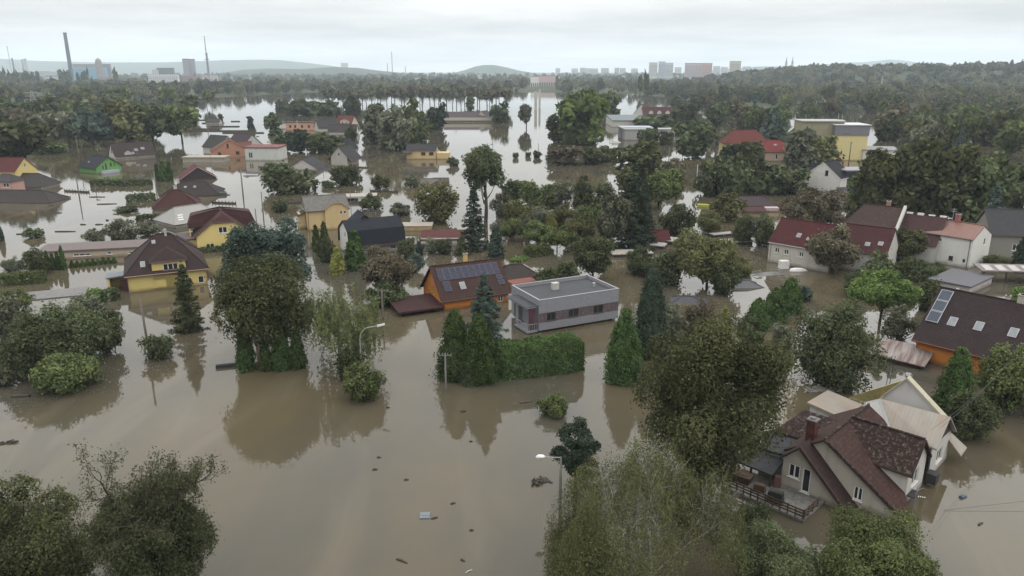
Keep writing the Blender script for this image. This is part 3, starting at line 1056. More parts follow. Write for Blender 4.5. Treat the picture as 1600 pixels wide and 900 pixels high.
def plant_meshes(kind, W, H, D, seed, single=False):
    """trunk and crown meshes of one plant; leaf size follows how finely the place can be seen"""
    rng = np.random.default_rng(seed)
    px = D / 749.0
    fine = 1.25 if D < 75 else 1.35
    leaf = max(.062, px * fine)
    tr = MB()
    hero = D < 130
    def cnt(area, cov, cap=42000):
        k = cov * area / (1.2 * leaf * leaf)
        if k > cap: return math.sqrt(cov * area / (1.2 * cap)), int(cap)
        return leaf, int(max(60, k))
    ell = lambda h: math.pi * W * (W * .5 + h * .5) * 1.0
    mat_tr = BARK
    if kind in ('broad', 'round', 'open', 'bare', 'tall', 'lifted'):
        zlo = {'broad': .05, 'round': -.05, 'open': .2, 'bare': -.02, 'tall': .34, 'lifted': .38}[kind] * H
        op = {'broad': .06, 'round': 0, 'open': .55, 'bare': .1, 'tall': .3, 'lifted': 0}[kind]
        Hc = H * (.74 if kind == 'bare' else 1)
        L, cent = gen_broad(rng, W, Hc, zlo, *cnt(ell(Hc - zlo), 3.2 - 1.4 * op, 80000), 64 if hero else 40, op, skirt=kind == 'round')
        r0 = .022 * H + .05
        tr.tube(limb_pts(rng, (0, 0, -3), (0, 0, H * .62), 0, 6), [r0 * 1.25, r0 * 1.1, r0, r0 * .8, r0 * .55, r0 * .3], 7, 1 if single else 0)
        for i, c in enumerate(cent[1:(26 if hero else 10)]):
            z0 = max(zlo * .6, min(H * .55, c[2] - .35 * H))
            tr.tube(limb_pts(rng, (0, 0, z0), c, -.03 * H), [r0 * .4, r0 * .32, r0 * .22, r0 * .14, r0 * .06], 5, 0)
        if kind == 'bare':
            tips = []
            for k in range(9):
                a = rng.uniform(0, 6.28)
                twigs(tr, rng, (math.cos(a) * W * .08, math.sin(a) * W * .08 + .1, H * .50), (math.cos(a) * .55, math.sin(a) * .55, 1.0), H * .21, .12, 5, tips, .62, .3)
            tp = np.array([q[0] for q in tips])
            ii = rng.integers(0, len(tp), cnt(W * H * .5, 1.0)[1])
            L.add(tp[ii] + rng.normal(size=(len(ii), 3)) * .16, rng.normal(size=(len(ii), 3)), leaf, .6 + .2 * rng.normal(size=len(ii)))
    elif kind in ('shrub', 'sparse'):
        op = .6 if kind == 'sparse' else 0
        L, cent = gen_broad(rng, W, H, -.25 * H, *cnt(ell(H) * .8, 2.7 - 1.3 * op, 50000), 56 if hero else 34, op, 1.3)
        for c in cent[:14 if hero else 7]:
            tr.tube(limb_pts(rng, (rng.normal() * .05 * W, rng.normal() * .05 * W, -1.5), c, 0), [.09, .07, .055, .04, .02], 5, 0)
        if kind == 'sparse':
            tips = []
            for k in range(10):
                a = rng.uniform(0, 6.28)
                twigs(tr, rng, (math.cos(a) * .1 * W, math.sin(a) * .1 * W, -.5), (math.cos(a) * .7, math.sin(a) * .7, 1), H * .5, .04 + px * .12, 2, tips, .6, .2)
    elif kind == 'thuja':
        L = gen_thuja(rng, W, H, *cnt(math.pi * W * H * .7, 3.6, 45000), 0, int(rng.integers(3, 6)))
        tr.tube([(0, 0, -3), (0, 0, H * .9)], [.16, .03], 6)
    elif kind == 'spruce':
        L = gen_spruce(rng, W, H, *cnt(math.pi * W * H * .55, 4.2, 45000), .8 + .05 * H)
        tr.tube([(0, 0, -3), (0, 0, H)], [.22, .02], 6)
    elif kind == 'pine':
        L, cent = gen_broad(rng, W, H, .10 * H, *cnt(ell(H) * .8, 2.3), 46 if hero else 26, .62, 1.1, .62)
        tr.tube(limb_pts(rng, (0, 0, -3), (0, 0, H * .92), 0, 6), [.26, .24, .2, .15, .1, .03], 7)
        for c in cent[1:40 if hero else 16]:
            tr.tube(limb_pts(rng, (0, 0, max(.3, c[2] - .12 * H)), c, .02 * H), [.08, .07, .05, .04, .02], 5)
    elif kind in ('birch', 'weeping'):
        lim = MB()
        L = gen_weeping(rng, W, H, *cnt(ell(H) * .9, 1.75 if kind == 'birch' else 1.7, 110000), lim, 1, .05, 9 if kind == 'birch' else 7, .75)
        tr = lim
        tr.tube(limb_pts(rng, (0, 0, -3), (0, 0, H * .5), 0, 5), [.2, .19, .17, .13, .07], 7)
        mat_tr = BARK_W if kind == 'birch' else BARK_G
    elif kind == 'poplar':
        L, cent = gen_broad(rng, W, H, .02 * H, *cnt(ell(H) * .8, 2.2), 24, .1)
        tr.tube([(0, 0, -3), (0, 0, H * .8)], [.3, .06], 6)
    elif kind == 'reed':
        L = gen_reed(rng, W, H, *cnt(W * H * 2, 3))
        tr = None
    V, t = L.arrays(rng)
    return V, t, tr, mat_tr

_proto = {}
KINDNAME = {'broad': 'broadleaf_tree', 'round': 'broadleaf_tree', 'open': 'broadleaf_tree', 'lifted': 'broadleaf_tree', 'bare': 'broadleaf_tree', 'tall': 'riverside_tree', 'shrub': 'shrub', 'sparse': 'bare_shrub',
            'thuja': 'thuja_tree', 'spruce': 'spruce_tree', 'pine': 'pine_tree', 'birch': 'birch_tree', 'weeping': 'weeping_tree', 'poplar': 'poplar_tree', 'reed': 'reed_clump'}
CATNAME = {'broadleaf_tree': 'tree', 'riverside_tree': 'tree', 'shrub': 'bush', 'bare_shrub': 'bush', 'thuja_tree': 'thuja', 'spruce_tree': 'spruce', 'pine_tree': 'pine tree', 'birch_tree': 'birch',
           'weeping_tree': 'tree', 'poplar_tree': 'poplar', 'reed_clump': 'reeds', 'hedge': 'hedge'}
_seed = [100]
def set_mat(o, i, m):
    o.material_slots[i].link = 'OBJECT'
    o.material_slots[i].material = m
def plant_at(kind, X, Y, W, H, leafkey, label, group=None, seed=None, rz=None, z0=0.0):
    D = math.hypot(X, Y)
    nm = KINDNAME[kind]
    rnd = random.Random(int(X * 13 + Y * 7))
    if D < 125 and kind != 'reed' or (D < 175 and W > 9):
        _seed[0] += 1
        V, t, tr, bm = plant_meshes(kind, W, H, D, seed or _seed[0])
        o = thing(nm, label, CATNAME[nm], (X, Y, z0), rz or 0, group)
        if tr:
            tr.build("trunk", bm, o, smooth=True)
        c = bpy.data.objects.new("crown", leaf_mesh("crown", V, t, LEAF[leafkey]))
        COL.objects.link(c); c.parent = o
        return o
    b = 0 if D < 180 else 1 if D < 270 else 2 if D < 420 else 3 if D < 700 else 4
    Dn = (150, 215, 330, 540, 850)[b]
    far = b >= 3
    asp = H / W
    ab = 0 if asp < .75 else 1 if asp < 1.3 else 2
    var = rnd.randrange(3)
    key = (kind, b, ab, var)
    if key not in _proto:
        Hn = {0: 5.0, 1: 8.0, 2: 11.0}[ab]; Wn = {0: 8.5, 1: 8.0, 2: 6.5}[ab]
        if kind == 'thuja': Wn, Hn = Wn * .45, Hn * .6
        V, t, tr, bm = plant_meshes(kind, Wn, Hn, Dn, 900 + len(_proto))
        _proto[key] = (Wn, Hn, leaf_mesh("plant", V, t, LEAF['dark'], tr) if far else leaf_mesh("crown", V, t, LEAF['dark']), tr, bm, [None])
    Wn, Hn, me, tr, bm, src = _proto[key]
    sc = (W / Wn, W / Wn, H / Hn)
    if far:
        o = bpy.data.objects.new(nm, me); COL.objects.link(o)
        o.location = (X, Y, z0); o.scale = sc; o.rotation_euler = (0, 0, rz if rz is not None else rnd.uniform(0, 6.28))
        tag(o, label, CATNAME[nm], group)
        set_mat(o, 0, LEAF[leafkey])
        return o
    if src[0] is None:
        o = thing(nm, label, CATNAME[nm], (X, Y, z0), 0, group)
        if tr: tr.build("trunk", bm, o, smooth=True)
        c = bpy.data.objects.new("crown", me); COL.objects.link(c); c.parent = o
        src[0] = o
    else:
        o = copy_tree(src[0])
        for k in ('group',):
            if k in o: del o[k]
        tag(o, label, CATNAME[nm], group)
        o.name = nm
        o.location = (X, Y, z0)
    o.scale = sc
    o.rotation_euler = (0, 0, rz if rz is not None else rnd.uniform(0, 6.28))
    for ch in o.children:
        if ch.name.startswith("crown"): set_mat(ch, 0, LEAF[leafkey])
    return o
def plant(kind, px, base, wpx, top, leafkey, label, group=None, rz=None, seed=None):
    """measured on the photograph: column, waterline row, width, top row"""
    p = P(px, base)
    W = wpx * mpp(px, base)
    H = zat(p.y, top)
    return plant_at(kind, p.x, p.y, W, H, leafkey, label, group, seed, rz)
def hedge(a, b, W, H, leafkey, label, wob=.12):
    A, B = P(*a), P(*b)
    c = (A + B) / 2; d = B - A
    D = c.length
    rng = np.random.default_rng(int(D * 10))
    leaf = max(.085, D / 749 * 1.3)
    ln = d.length
    n = int(min(40000, 2.6 * (ln * W + 2 * ln * H + 2 * W * H) / (1.2 * leaf * leaf)))
    V, t = gen_hedge(rng, ln, W, H, leaf, n, wob).arrays(rng)
    o = bpy.data.objects.new("hedge", leaf_mesh("hedge", V, t, LEAF[leafkey]))
    COL.objects.link(o)
    nv = Vector((-d.y, d.x, 0)).normalized()
    if nv.y < 0: nv = -nv
    o.location = c + nv * W / 2
    o.rotation_euler = (0, 0, math.atan2(d.y, d.x))
    tag(o, label, "hedge")
    return o

# ------------------------------------------------------------------ buildings, near to far
YEL = m_plaster((0.52, 0.42, 0.16))
YEL2 = m_plaster((0.58, 0.47, 0.19), 0.2)
TANW = m_plaster((0.50, 0.38, 0.20))
ORANGE = m_plaster((0.46, 0.17, 0.035), 0.25)
CREAM = m_plaster((0.38, 0.355, 0.305), 0.6)
CREAM2 = m_plaster((0.44, 0.43, 0.40), 0.6)
WHITEW = m_plaster((0.55, 0.54, 0.51), 0.4)
PALE = m_plaster((0.42, 0.41, 0.38), 0.5)
GREYW = m_plaster((0.25, 0.25, 0.27), 0.25)
GREENW = m_plaster((0.14, 0.30, 0.10), 0.4)
PINKW = m_plaster((0.42, 0.26, 0.22), 0.4)
BRICK = m_brick((0.30, 0.13, 0.07))
T_BROWN = m_tiles((0.085, 0.045, 0.038))
T_MAROON = m_tiles((0.100, 0.040, 0.040))
T_DARKBR = m_tiles((0.062, 0.038, 0.036))
T_RED = m_tiles((0.20, 0.055, 0.042))
T_BRIGHT = m_tiles((0.28, 0.065, 0.045))
T_GREY = m_tiles((0.085, 0.080, 0.082))
T_GRBR = m_tiles((0.078, 0.064, 0.058))
T_NAVY = m_tiles((0.026, 0.031, 0.044), 0.0, 0.4, 0.5)
T_MOSSY = m_tiles((0.050, 0.026, 0.022), 0.75, 0.34, 0.36, (0.12, 0.11, 0.085))
T_OLDRED = m_tiles((0.082, 0.039, 0.032), 0.5, 0.32, 0.36, (0.062, 0.055, 0.048))
T_ORRED = m_ribbed((0.150, 0.070, 0.052), 0.0, 0.5)
FELT = m_plain((0.036, 0.037, 0.041), 0.85, 0.2, 0.35)
FELT2 = m_plain((0.052, 0.054, 0.060), 0.8, 0.25, 0.3)
SHEET = m_ribbed((0.23, 0.21, 0.18), 0.6, 0.32, (0.22, 0.15, 0.10))
SHEETW = m_ribbed((0.24, 0.235, 0.225), 0.1, 0.45, (0.25, 0.2, 0.15))
RUSTY = m_ribbed((0.21, 0.185, 0.17), 1.05, 0.9, (0.062, 0.027, 0.020))
GREYCORR = m_ribbed((0.22, 0.215, 0.20), 0.1, 0.3, (0.14, 0.11, 0.09))
BEIGE = m_plain((0.42, 0.37, 0.30), 0.85, 0.2, 0.3)

HO = Vector((28.45, 58.27, 0)); HY = R(44.75)
_ca, _sa = math.cos(HY), math.sin(HY)
def FH(x, y): return (HO.x + x * _ca - y * _sa, HO.y + x * _sa + y * _ca)
def front_house():
    """the large old house with the mossy wall dormer: built in its own axes, X along the main ridge"""
    root = thing("old_house", "large cream house with mossy brown roofs, wide wall dormer and pale metal-roofed rear part", "house", HO, HY)
    X = Vector((1, 0, 0)); Yv = Vector((0, 1, 0))
    EDG = m_plain((0.050, 0.032, 0.026), 0.8, 0.2)
    s, hr = .66, 4.97
    # --- walls
    mb = MB()
    g = lambda y: hr - .2 - s * abs(y)
    w0 = (3.05, .55, .72, 1.2, 1)
    wall_face(mb, Vector((-3.72, 0, 0)), -Yv, [(-3.0, -3), (6.0, -3), (6.0, g(6.0)), (0, hr - .2), (-3.0, g(3.0))], [w0])
    wall_face(mb, Vector((0, -6.0, 0)), X, [(-3.72, -3), (-1.3, -3), (-1.3, .85), (-3.72, .85)], [])
    wall_face(mb, Vector((0, 3.0, 0)), -X, [(-5.1, -3), (3.72, -3), (3.72, 2.8), (-5.1, 2.8)], [])
    wall_face(mb, Vector((5.1, 0, 0)), Yv, [(-4.5, -3), (3.0, -3), (3.0, g(3.0)), (0, hr - .2), (-4.5, g(4.5))], [])
    mb.build("wall", CREAM, root)
    make_window(Vector((-3.72, 0, 0)), -Yv, w0, root)
    # --- main roof
    mb = MB()
    mb.slab([(-4.05, 0, hr), (-.97, 0, hr), (-.97, -5.70, hr - s * 5.70), (-1.86, -6.37, hr - s * 6.37), (-4.05, -6.37, hr - s * 6.37)], [False, False, True, True, True], .2, 0, 1)
    mb.slab([(-.97, 0, hr), (5.4, 0, hr), (5.4, -5.2, hr - s * 5.2), (-.97, -5.2, hr - s * 5.2)], [False, True, False, False], .2, 0, 1)
    mb.slab([(-4.05, 0, hr), (5.4, 0, hr), (5.4, 3.25, hr - s * 3.25), (-4.05, 3.25, hr - s * 3.25)], [False, True, True, True], .2, 0, 1)
    for k in range(24):
        x = -4.0 + k * .39
        mb.tube([(x, 0, hr + .03), (x + .42, 0, hr + .05)], .12, 6, 2)
    for k in range(16):
        y = -.3 - k * .37
        mb.tube([(-3.98, y, hr - s * abs(y) + .03), (-3.98, y - .4, hr - s * (abs(y) + .4) + .05)], .10, 6, 2)
    mroof = mb.build("roof", [T_OLDRED, EDG, T_MOSSY], root)
    mb = MB(); mb.box((-2.35, 1.75, 4.5), (.72, .72, 2.1)); mb.box((-2.35, 1.75, 5.6), (.86, .86, .12), 0, 1); mb.box((-2.35, 1.75, 5.72), (.4, .4, .16), 0, 1)
    mb.build("chimney", [m_plain((0.10, 0.040, 0.034), .9, .1, .5), m_plain((0.13, 0.125, 0.12))], mroof)
    # --- the wall dormer
    xd, wd, za, ze, yf = 1.17, 2.12, 5.27, 2.94, -5.76
    sd = (za - ze) / (wd + .28)
    wm = MB()
    zw = ze + .28 * sd - .2
    wins = [(-.25, 1.25, 1.45, 1.3, 1)]
    wall_face(wm, Vector((xd, yf, 0)), X, [(-wd, -3), (wd, -3), (wd, zw), (0, za - .22), (-wd, zw)], wins)
    for sx in (-1, 1):
        u = Yv * sx
        a, b = sorted((yf * sx, -0.6 * sx))
        wall_face(wm, Vector((xd + sx * wd, 0, 0)), u, [(a, -3), (b, -3), (b, zw), (a, zw)], [])
    wm.box((xd - 1.2, yf - .32, .85), (1.3, .62, .1), 0, 1)
    dorm = wm.build("dormer", [CREAM2, M_DARK], root)
    rb = MB()
    for sx in (-1, 1):
        rb.slab([(xd + sx * (wd + .28), yf - .35, ze), (xd + sx * (wd + .28), -0.1, ze), (xd, -0.1, za), (xd, yf - .35, za)], [True, False, False, True], .18, 0, 1)
    for k in range(14):
        rb.tube([(xd, -.1 - k * .42, za + .03), (xd, -.1 - k * .42 - .44, za + .05)], .11, 6, 0)
    rb.build("dormer_roof", [T_MOSSY, EDG], dorm)
    make_window(Vector((xd, yf, 0)), X, wins[0], dorm, merged=True)
    # --- the lower front gable with the balcony door
    wm = MB()
    ya, zg, sg = 1.28, 4.36, .96
    wins = [(-1.68, 1.25, .98, 1.2, 1), (-.62, .32, .70, 2.15, 0)]
    wall_face(wm, Vector((-5.2, 0, 0)), -Yv, [(-2.7, -3), (2.9, -3), (2.9, zg - .2 - sg * 4.18), (-ya, zg - .2), (-2.7, zg - .2 - sg * 1.42)], wins)
    wall_face(wm, Vector((0, -2.9, 0)), X, [(-5.2, -3), (-3.72, -3), (-3.72, .2), (-5.2, .2)], [])
    fg = wm.build("front_gable", CREAM, root)
    rb = MB()
    rb.slab([(-5.55, ya, zg), (-3.66, ya, zg), (-3.66, -3.2, zg - sg * 4.48), (-5.55, -3.2, zg - sg * 4.48)], [False, False, True, True], .2, 0, 1)
    rb.slab([(-5.55, ya, zg), (-3.0, ya, zg), (-3.0, 2.9, zg - sg * 1.62), (-5.55, 2.9, zg - sg * 1.62)], [False, False, True, True], .2, 0, 1)
    rb.hexa([(-5.62, -3.2, zg - sg * 4.48 - .3), (-5.5, -3.2, zg - sg * 4.48 - .3), (-5.5, ya, zg - .3), (-5.62, ya, zg - .3), (-5.62, -3.2, zg - sg * 4.48 + .08), (-5.5, -3.2, zg - sg * 4.48 + .08), (-5.5, ya, zg + .08), (-5.62, ya, zg + .08)], 1)
    rb.build("gable_roof", [T_DARKBR, EDG], fg)
    for w in wins: make_window(Vector((-5.2, 0, 0)), -Yv, w, fg, merged=True)
    # --- side wing: dark mossy hipped roof, felt roof, porch roof
    mb = MB()
    T_DM = m_tiles((0.055, 0.030, 0.028), .7, .34, .36, (0.11, 0.10, 0.09))
    mb.slab([(-.75, 5.7, 2.6), (-.75, 2.2, 2.6), (2.0, 1.0, 4.15), (2.0, 4.3, 4.15)], [True, False, False, False], .2, 0, 1)
    mb.slab([(4.75, 5.7, 2.6), (4.75, 2.2, 2.6), (2.0, 1.0, 4.15), (2.0, 4.3, 4.15)], [True, False, False, False], .2, 0, 1)
    mb.slab([(-.75, 5.7, 2.6), (4.75, 5.7, 2.6), (2.0, 4.3, 4.15)], [True, False, False], .2, 0, 1)
    mb.build("side_roof", [T_DM, EDG], root)
    mb = MB()
    mb.slab([(-4.15, 2.7, 2.5), (-.55, 2.75, 2.5), (-.2, 6.3, 2.2), (-4.1, 5.6, 2.15)], [True] * 4, .22, 0, 0)
    mb.build("flat_roof", [FELT], root)
    mb = MB()
    wall_face(mb, Vector((-3.9, 0, 0)), -Yv, [(-5.4, -3), (-2.6, -3), (-2.6, 2.2), (-5.4, 1.9)], [])
    wall_face(mb, Vector((0, 5.3, 0)), -X, [(-4.4, -3), (3.9, -3), (3.9, 1.9), (-4.4, 2.3)], [])
    mb.build("side_wall", CREAM, root)
    po = MB()
    po.slab([(-6.5, 2.95, 1.5), (-4.0, 3.1, 1.85), (-4.0, 6.4, 1.85), (-6.35, 6.9, 1.45)], [True] * 4, .16, 0, 0)
    porch = po.build("porch_roof", [FELT], root)
    for (x, y) in ((-6.35, 3.1), (-6.35, 4.9), (-6.2, 6.7)):
        q = MB(); q.box((x, y, -.1), (.16, .16, 3.0)); q.build("post", M_WOOD, porch)
    mb = MB()
    mb.box((-7.15, 2.5, .16), (3.9, 7.2, .22)); mb.box((-7.1, 2.5, -.05), (3.5, 6.8, .2), 0, 1)
    bal = mb.build("balcony", [m_plain((0.15, 0.145, 0.135), .9, .15, .5), M_DARK], root)
    rl = MB()
    for z in (.55, .8, 1.05): rl.box((-9.05, 2.5, z), (.06, 7.1, .11))
    for y in np.linspace(-1.0, 6.0, 12): rl.box((-9.02, y, .7), (.09, .09, .85))
    rl.build("railing", M_WOOD, bal)
    rl = MB()
    for z in (.55, .8, 1.05): rl.box((-7.7, -1.07, z), (2.6, .06, .11))
    for x in (-8.95, -8.2, -7.4, -6.5): rl.box((x, -1.04, .7), (.09, .09, .85))
    rl.build("railing", M_WOOD, bal)
    def on_deck(name, label, cat, x, y, d, mat, rz=.2, tp=.85):
        w = FH(x, y)
        mb = MB(); mb.box((0, 0, d[2] / 2), d, 0, 0, tp); mb.box((0, 0, d[2] + .02), (d[0] * .6, d[1] * .7, .05))
        o = mb.build(name, mat); o.location = (w[0], w[1], .27); o.rotation_euler = (0, 0, HY + rz); tag(o, label, cat)
    on_deck("covered_grill", "dark covered grill on the balcony of the old cream house", "grill", -8.2, 1.7, (.7, 1.3, .95), m_plain((0.02, 0.025, 0.02)))
    on_deck("storage_box", "brown storage box by the porch posts of the old cream house", "box", -7.6, 3.4, (.6, 1.0, .6), M_WOOD)
    on_deck("flower_tub", "reddish flower tub against the porch wall of the old cream house", "tub", -5.8, 2.75, (.6, .6, .9), m_plain((0.10, 0.05, 0.04)), .5)
    on_deck("garden_table", "small dark garden table under the porch roof of the old cream house", "table", -7.2, 5.2, (.9, 1.4, .7), M_WOOD, .1, 1.2)
    # --- the rear part under pale metal sheets
    wm = MB()
    wins = [(0.1, .85, 1.5, 1.2, 1)]
    wall_face(wm, Vector((7.2, -5.75, 0)), X, [(-2.6, -3), (2.75, -3), (2.75, 2.8), (0, 5.0), (-2.6, 3.2)], wins)
    wall_face(wm, Vector((9.95, 0, 0)), Yv, [(-5.75, -3), (0, -3), (0, 2.8), (-5.75, 2.8)], [])
    rear = wm.build("rear_wall", CREAM2, root)
    make_window(Vector((7.2, -5.75, 0)), X, wins[0], rear, merged=True)
    mb = MB(); mb.poly([(4.75, -5.765, 3.2), (9.8, -5.765, 2.95), (7.2, -5.765, 4.98)]); mb.build("gable_cladding", M_DARK, rear)
    rb = MB()
    rb.slab([(4.45, -6.15, 3.2), (7.2, -6.15, 5.28), (6.75, -.45, 5.28), (5.0, -2.2, 3.55)], [True, False, False, True], .14, 0, 1)
    rb.slab([(7.2, -6.15, 5.28), (10.2, -6.15, 2.85), (10.2, -.4, 2.85), (6.75, -.45, 5.28)], [True, True, True, False], .14, 0, 1)
    rb.build("metal_roof", [SHEET, M_CONC], root)
    rb = MB()
    rb.slab([(5.0, -2.2, 3.57), (6.75, -.45, 5.30), (6.0, .5, 4.9), (4.9, .1, 4.75)], [True] * 4, .12, 0, 0)
    rb.build("roof_sheet", [SHEETW], root)
    gb = MB()
    q = [(5.05, 1.5), (5.05, 4.5), (1.85, 7.05), (.0, 4.7), (0, 1.5)]
    gb.poly([(8.8, -a, b) for a, b in q]); gb.poly([(9.2, -a, b) for a, b in q][::-1])
    gb.poly([(8.8, -5.05, 1.5), (9.2, -5.05, 1.5), (9.2, -5.05, 4.5), (8.8, -5.05, 4.5)])
    tall = gb.build("rear_gable", m_plaster((0.42, 0.415, 0.405), .35), root)
    CRM = m_plain((0.36, 0.33, 0.25), 0.7, 0.3)
    rb = MB()
    rb.slab([(8.6, -1.85, 7.22), (9.35, -1.85, 7.22), (9.35, -5.35, 4.42), (8.6, -5.35, 4.42)], [True] * 4, .22, 0, 0)
    rb.slab([(8.6, -1.85, 7.22), (9.35, -1.85, 7.22), (9.35, .15, 4.68), (8.6, .15, 4.68)], [True] * 4, .14, 0, 0)
    rb.build("verge_boards", [CRM], tall)
    def FL(a, b, z):
        w = P(1260 + a / 3.75, 580 + b / 3.75, z) - HO
        return (w.x * _ca + w.y * _sa, -w.x * _sa + w.y * _ca, z)
    rb = MB()
    rb.slab([(9.36, -1.85, 6.9), (9.36, .2, 4.3), FL(390, 185, 2.6), FL(250, 152, 2.2), FL(560, 52, 5.6)], [True] * 5, .14, 0, 0)
    rb.build("yellow_roof", [m_plain((0.33, 0.29, 0.135), .8, .2, .3)], tall)
    rb = MB()
    rb.slab([(9.6, -5.7, 2.15), (11.3, -5.5, 2.05), (11.4, -6.9, 1.05), (9.3, -7.0, 1.05)], [True] * 4, .12, 0, 0)
    rb.build("lean_to_roof", [SHEET], root)
    mb = MB()
    mb.tube([(3.9, -5.5, 3.2), (4.0, -5.85, 2.6), (4.0, -5.85, -1)], .10, 7)
    mb.build("downpipe", M_DARK, root)
    mb = MB(); mb.box((4.0, -6.3, .8), (.9, .8, .9)); mb.build("meter_box", M_DARK, root)
    return root
front_house()

# pale sheet awning beside the old house
flat_building("shed", "low shed with a weathered tan sheet roof behind the old cream house", "shed", FH(11.2, 5.1), 42, 4.0, 3.2, 1.3, PALE, SHEET, tilt=0.2)

# ---- grey modern house
def modern_house():
    a = P(842, 521); b = P(965.3, 500)
    d = (b - a); Lx = d.length; yaw = math.atan2(d.y, d.x)
    root = thing("modern_house", "grey flat-roofed modern house with a stone band round its windows", "house", (a.x, a.y, 0), yaw)
    top = zat(a.y, 469.8)
    Wd = 8.3
    X = Vector((1, 0, 0)); Y = Vector((0, 1, 0))
    z0 = .35
    wb = zat(a.y, 521 - (521 - 500) * .74); zt = wb + 1.35
    mb = MB()
    GW = m_plain((0.20, 0.205, 0.225), 0.7, 0.3, 0.15)
    # front: lower band, stone band with openings, parapet band
    wall_face(mb, Vector((0, 0, 0)), X, [(0, z0), (Lx, z0), (Lx, wb), (0, wb)], [])
    wins = [(Lx * .15, wb + .1, 1.35, 1.15, 1), (Lx * .425, wb + .1, 1.6, 1.15, 1), (Lx * .74, wb + .1, 1.6, 1.15, 1)]
    wall_face(mb, Vector((0, .06, 0)), X, [(0, wb), (Lx, wb), (Lx, zt), (0, zt)], wins, 1)
    wall_face(mb, Vector((0, 0, 0)), X, [(0, zt), (Lx, zt), (Lx, top), (0, top)], [])
    mb.poly([(0, 0, wb), (Lx, 0, wb), (Lx, .06, wb), (0, .06, wb)]); mb.poly([(0, 0, zt), (0, .06, zt), (Lx, .06, zt), (Lx, 0, zt)])
    for x, u in ((0, -Y), (Lx, Y)):
        q = [(-Wd, z0), (0, z0), (0, top), (-Wd, top)] if x == 0 else [(0, z0), (Wd, z0), (Wd, top), (0, top)]
        dw = [(-2.3, .55, .9, 2.15, 0), (-6.9, .4, 1.0, 3.0, 0)] if x == 0 else []
        wall_face(mb, Vector((x, 0, 0)), u, q, dw)
        for w in dw: make_window(Vector((x, 0, 0)), u, w, root, frame_dark) if False else make_window(Vector((x, 0, 0)), u, w + (M_DARK,), root)
    wall_face(mb, Vector((0, Wd, 0)), -X, [(-Lx, z0), (0, z0), (0, top), (-Lx, top)], [])
    mb.poly([(0, 0, z0), (0, Wd, z0), (Lx, Wd, z0), (Lx, 0, z0)])
    # recessed ground floor down in the flood
    mb.box((Lx / 2 + .3, Wd / 2 + .2, -1.2), (Lx - 1.6, Wd - 1.2, 3.2), 0, 2)
    mb.box((Lx - .5, .35, -1.2), (.35, .35, 3.1), 0, 0)
    mb.build("wall", [GW, m_stone(), m_plain((0.05, 0.05, 0.055), 0.8)], root)
    for w in wins: make_window(Vector((0, .06, 0)), X, w + (m_plain((0.06, 0.05, 0.05)),), root)
    mb = MB()
    rz = top - .45
    mb.poly([(.2, .2, rz), (Lx - .2, .2, rz), (Lx - .2, Wd - .2, rz), (.2, Wd - .2, rz)])
    q = .2
    for (x, y, dx, dy) in ((Lx / 2, q / 2, Lx, q), (Lx / 2, Wd - q / 2, Lx, q), (q / 2, Wd / 2, q, Wd - 2 * q), (Lx - q / 2, Wd / 2, q, Wd - 2 * q)):
        mb.box((x, y, top + .02), (dx + .06, dy + (.06 if dx > dy else 0), .08), 0, 1)
    for (x, y, dx, dy) in ((Lx / 2, q + .001, Lx - .1, .01), (Lx / 2, Wd - q, Lx - .1, .01), (q, Wd / 2, .01, Wd - .5), (Lx - q, Wd / 2, .01, Wd - .5)):
        mb.box((x, y, top - .22), (dx, dy, .44), 0, 1)
    rf = mb.build("roof", [FELT2, m_plain((0.22, 0.22, 0.24), 0.5, 0.4, 0.1)], root)
    mb = MB(); mb.box((Lx * .42, Wd * .62, rz + .45), (.9, .7, .9)); mb.box((Lx * .42, Wd * .62, rz + .93), (1.0, .8, .06))
    mb.build("chimney", PALE, rf)
    mb = MB(); mb.tube([(Lx * .86, Wd * .45, rz), (Lx * .86, Wd * .45, rz + .5)], .14, 8); mb.tube([(Lx * .86, Wd * .45, rz + .5), (Lx * .86, Wd * .45, rz + .62)], [.24, .2], 8)
    mb.build("vent", M_STEEL, rf)
    # balcony with its roof slab on the end wall
    mb = MB()
    cz = zat(a.y, 469.8 + 9.5)
    mb.box((-.9, 3.3, cz - .1), (1.8, 6.0, .2), 0, 0); mb.box((-.9, 3.3, cz + .02), (1.9, 6.1, .05), 0, 1)
    mb.build("balcony_roof", [GW, FELT2], root)
    mb = MB()
    mb.box((-.85, 2.1, .28), (1.7, 3.8, .22), 0, 0)
    bal = mb.build("balcony", GW, root)
    rl = MB()
    rl.box((-1.66, 2.1, 1.35), (.05, 3.7, .05)); rl.box((-.85, .24, 1.35), (1.6, .05, .05))
    for y in np.linspace(.3, 3.9, 10): rl.box((-1.66, y, .85), (.03, .03, 1.0))
    for x in np.linspace(-1.6, -.2, 5): rl.box((x, .24, .85), (.03, .03, 1.0))
    rl.build("railing", M_STEEL, bal)
    mb = MB(); mb.box((-.9, .45, (cz + .4) / 2), (.8, .12, cz - .6)); mb.box((-.2, .42, (cz + .4) / 2), (.35, .1, cz - .6), 0, 1)
    mb.build("wind_screen", [m_plain((0.075, 0.032, 0.042), 0.7), m_plain((0.11, 0.085, 0.095), 0.7)], bal)
    mb = MB(); mb.box((-.3, 5.4, cz / 2 - .2), (.6, .9, cz + .0)); mb.build("pillar", GW, root)
modern_house()

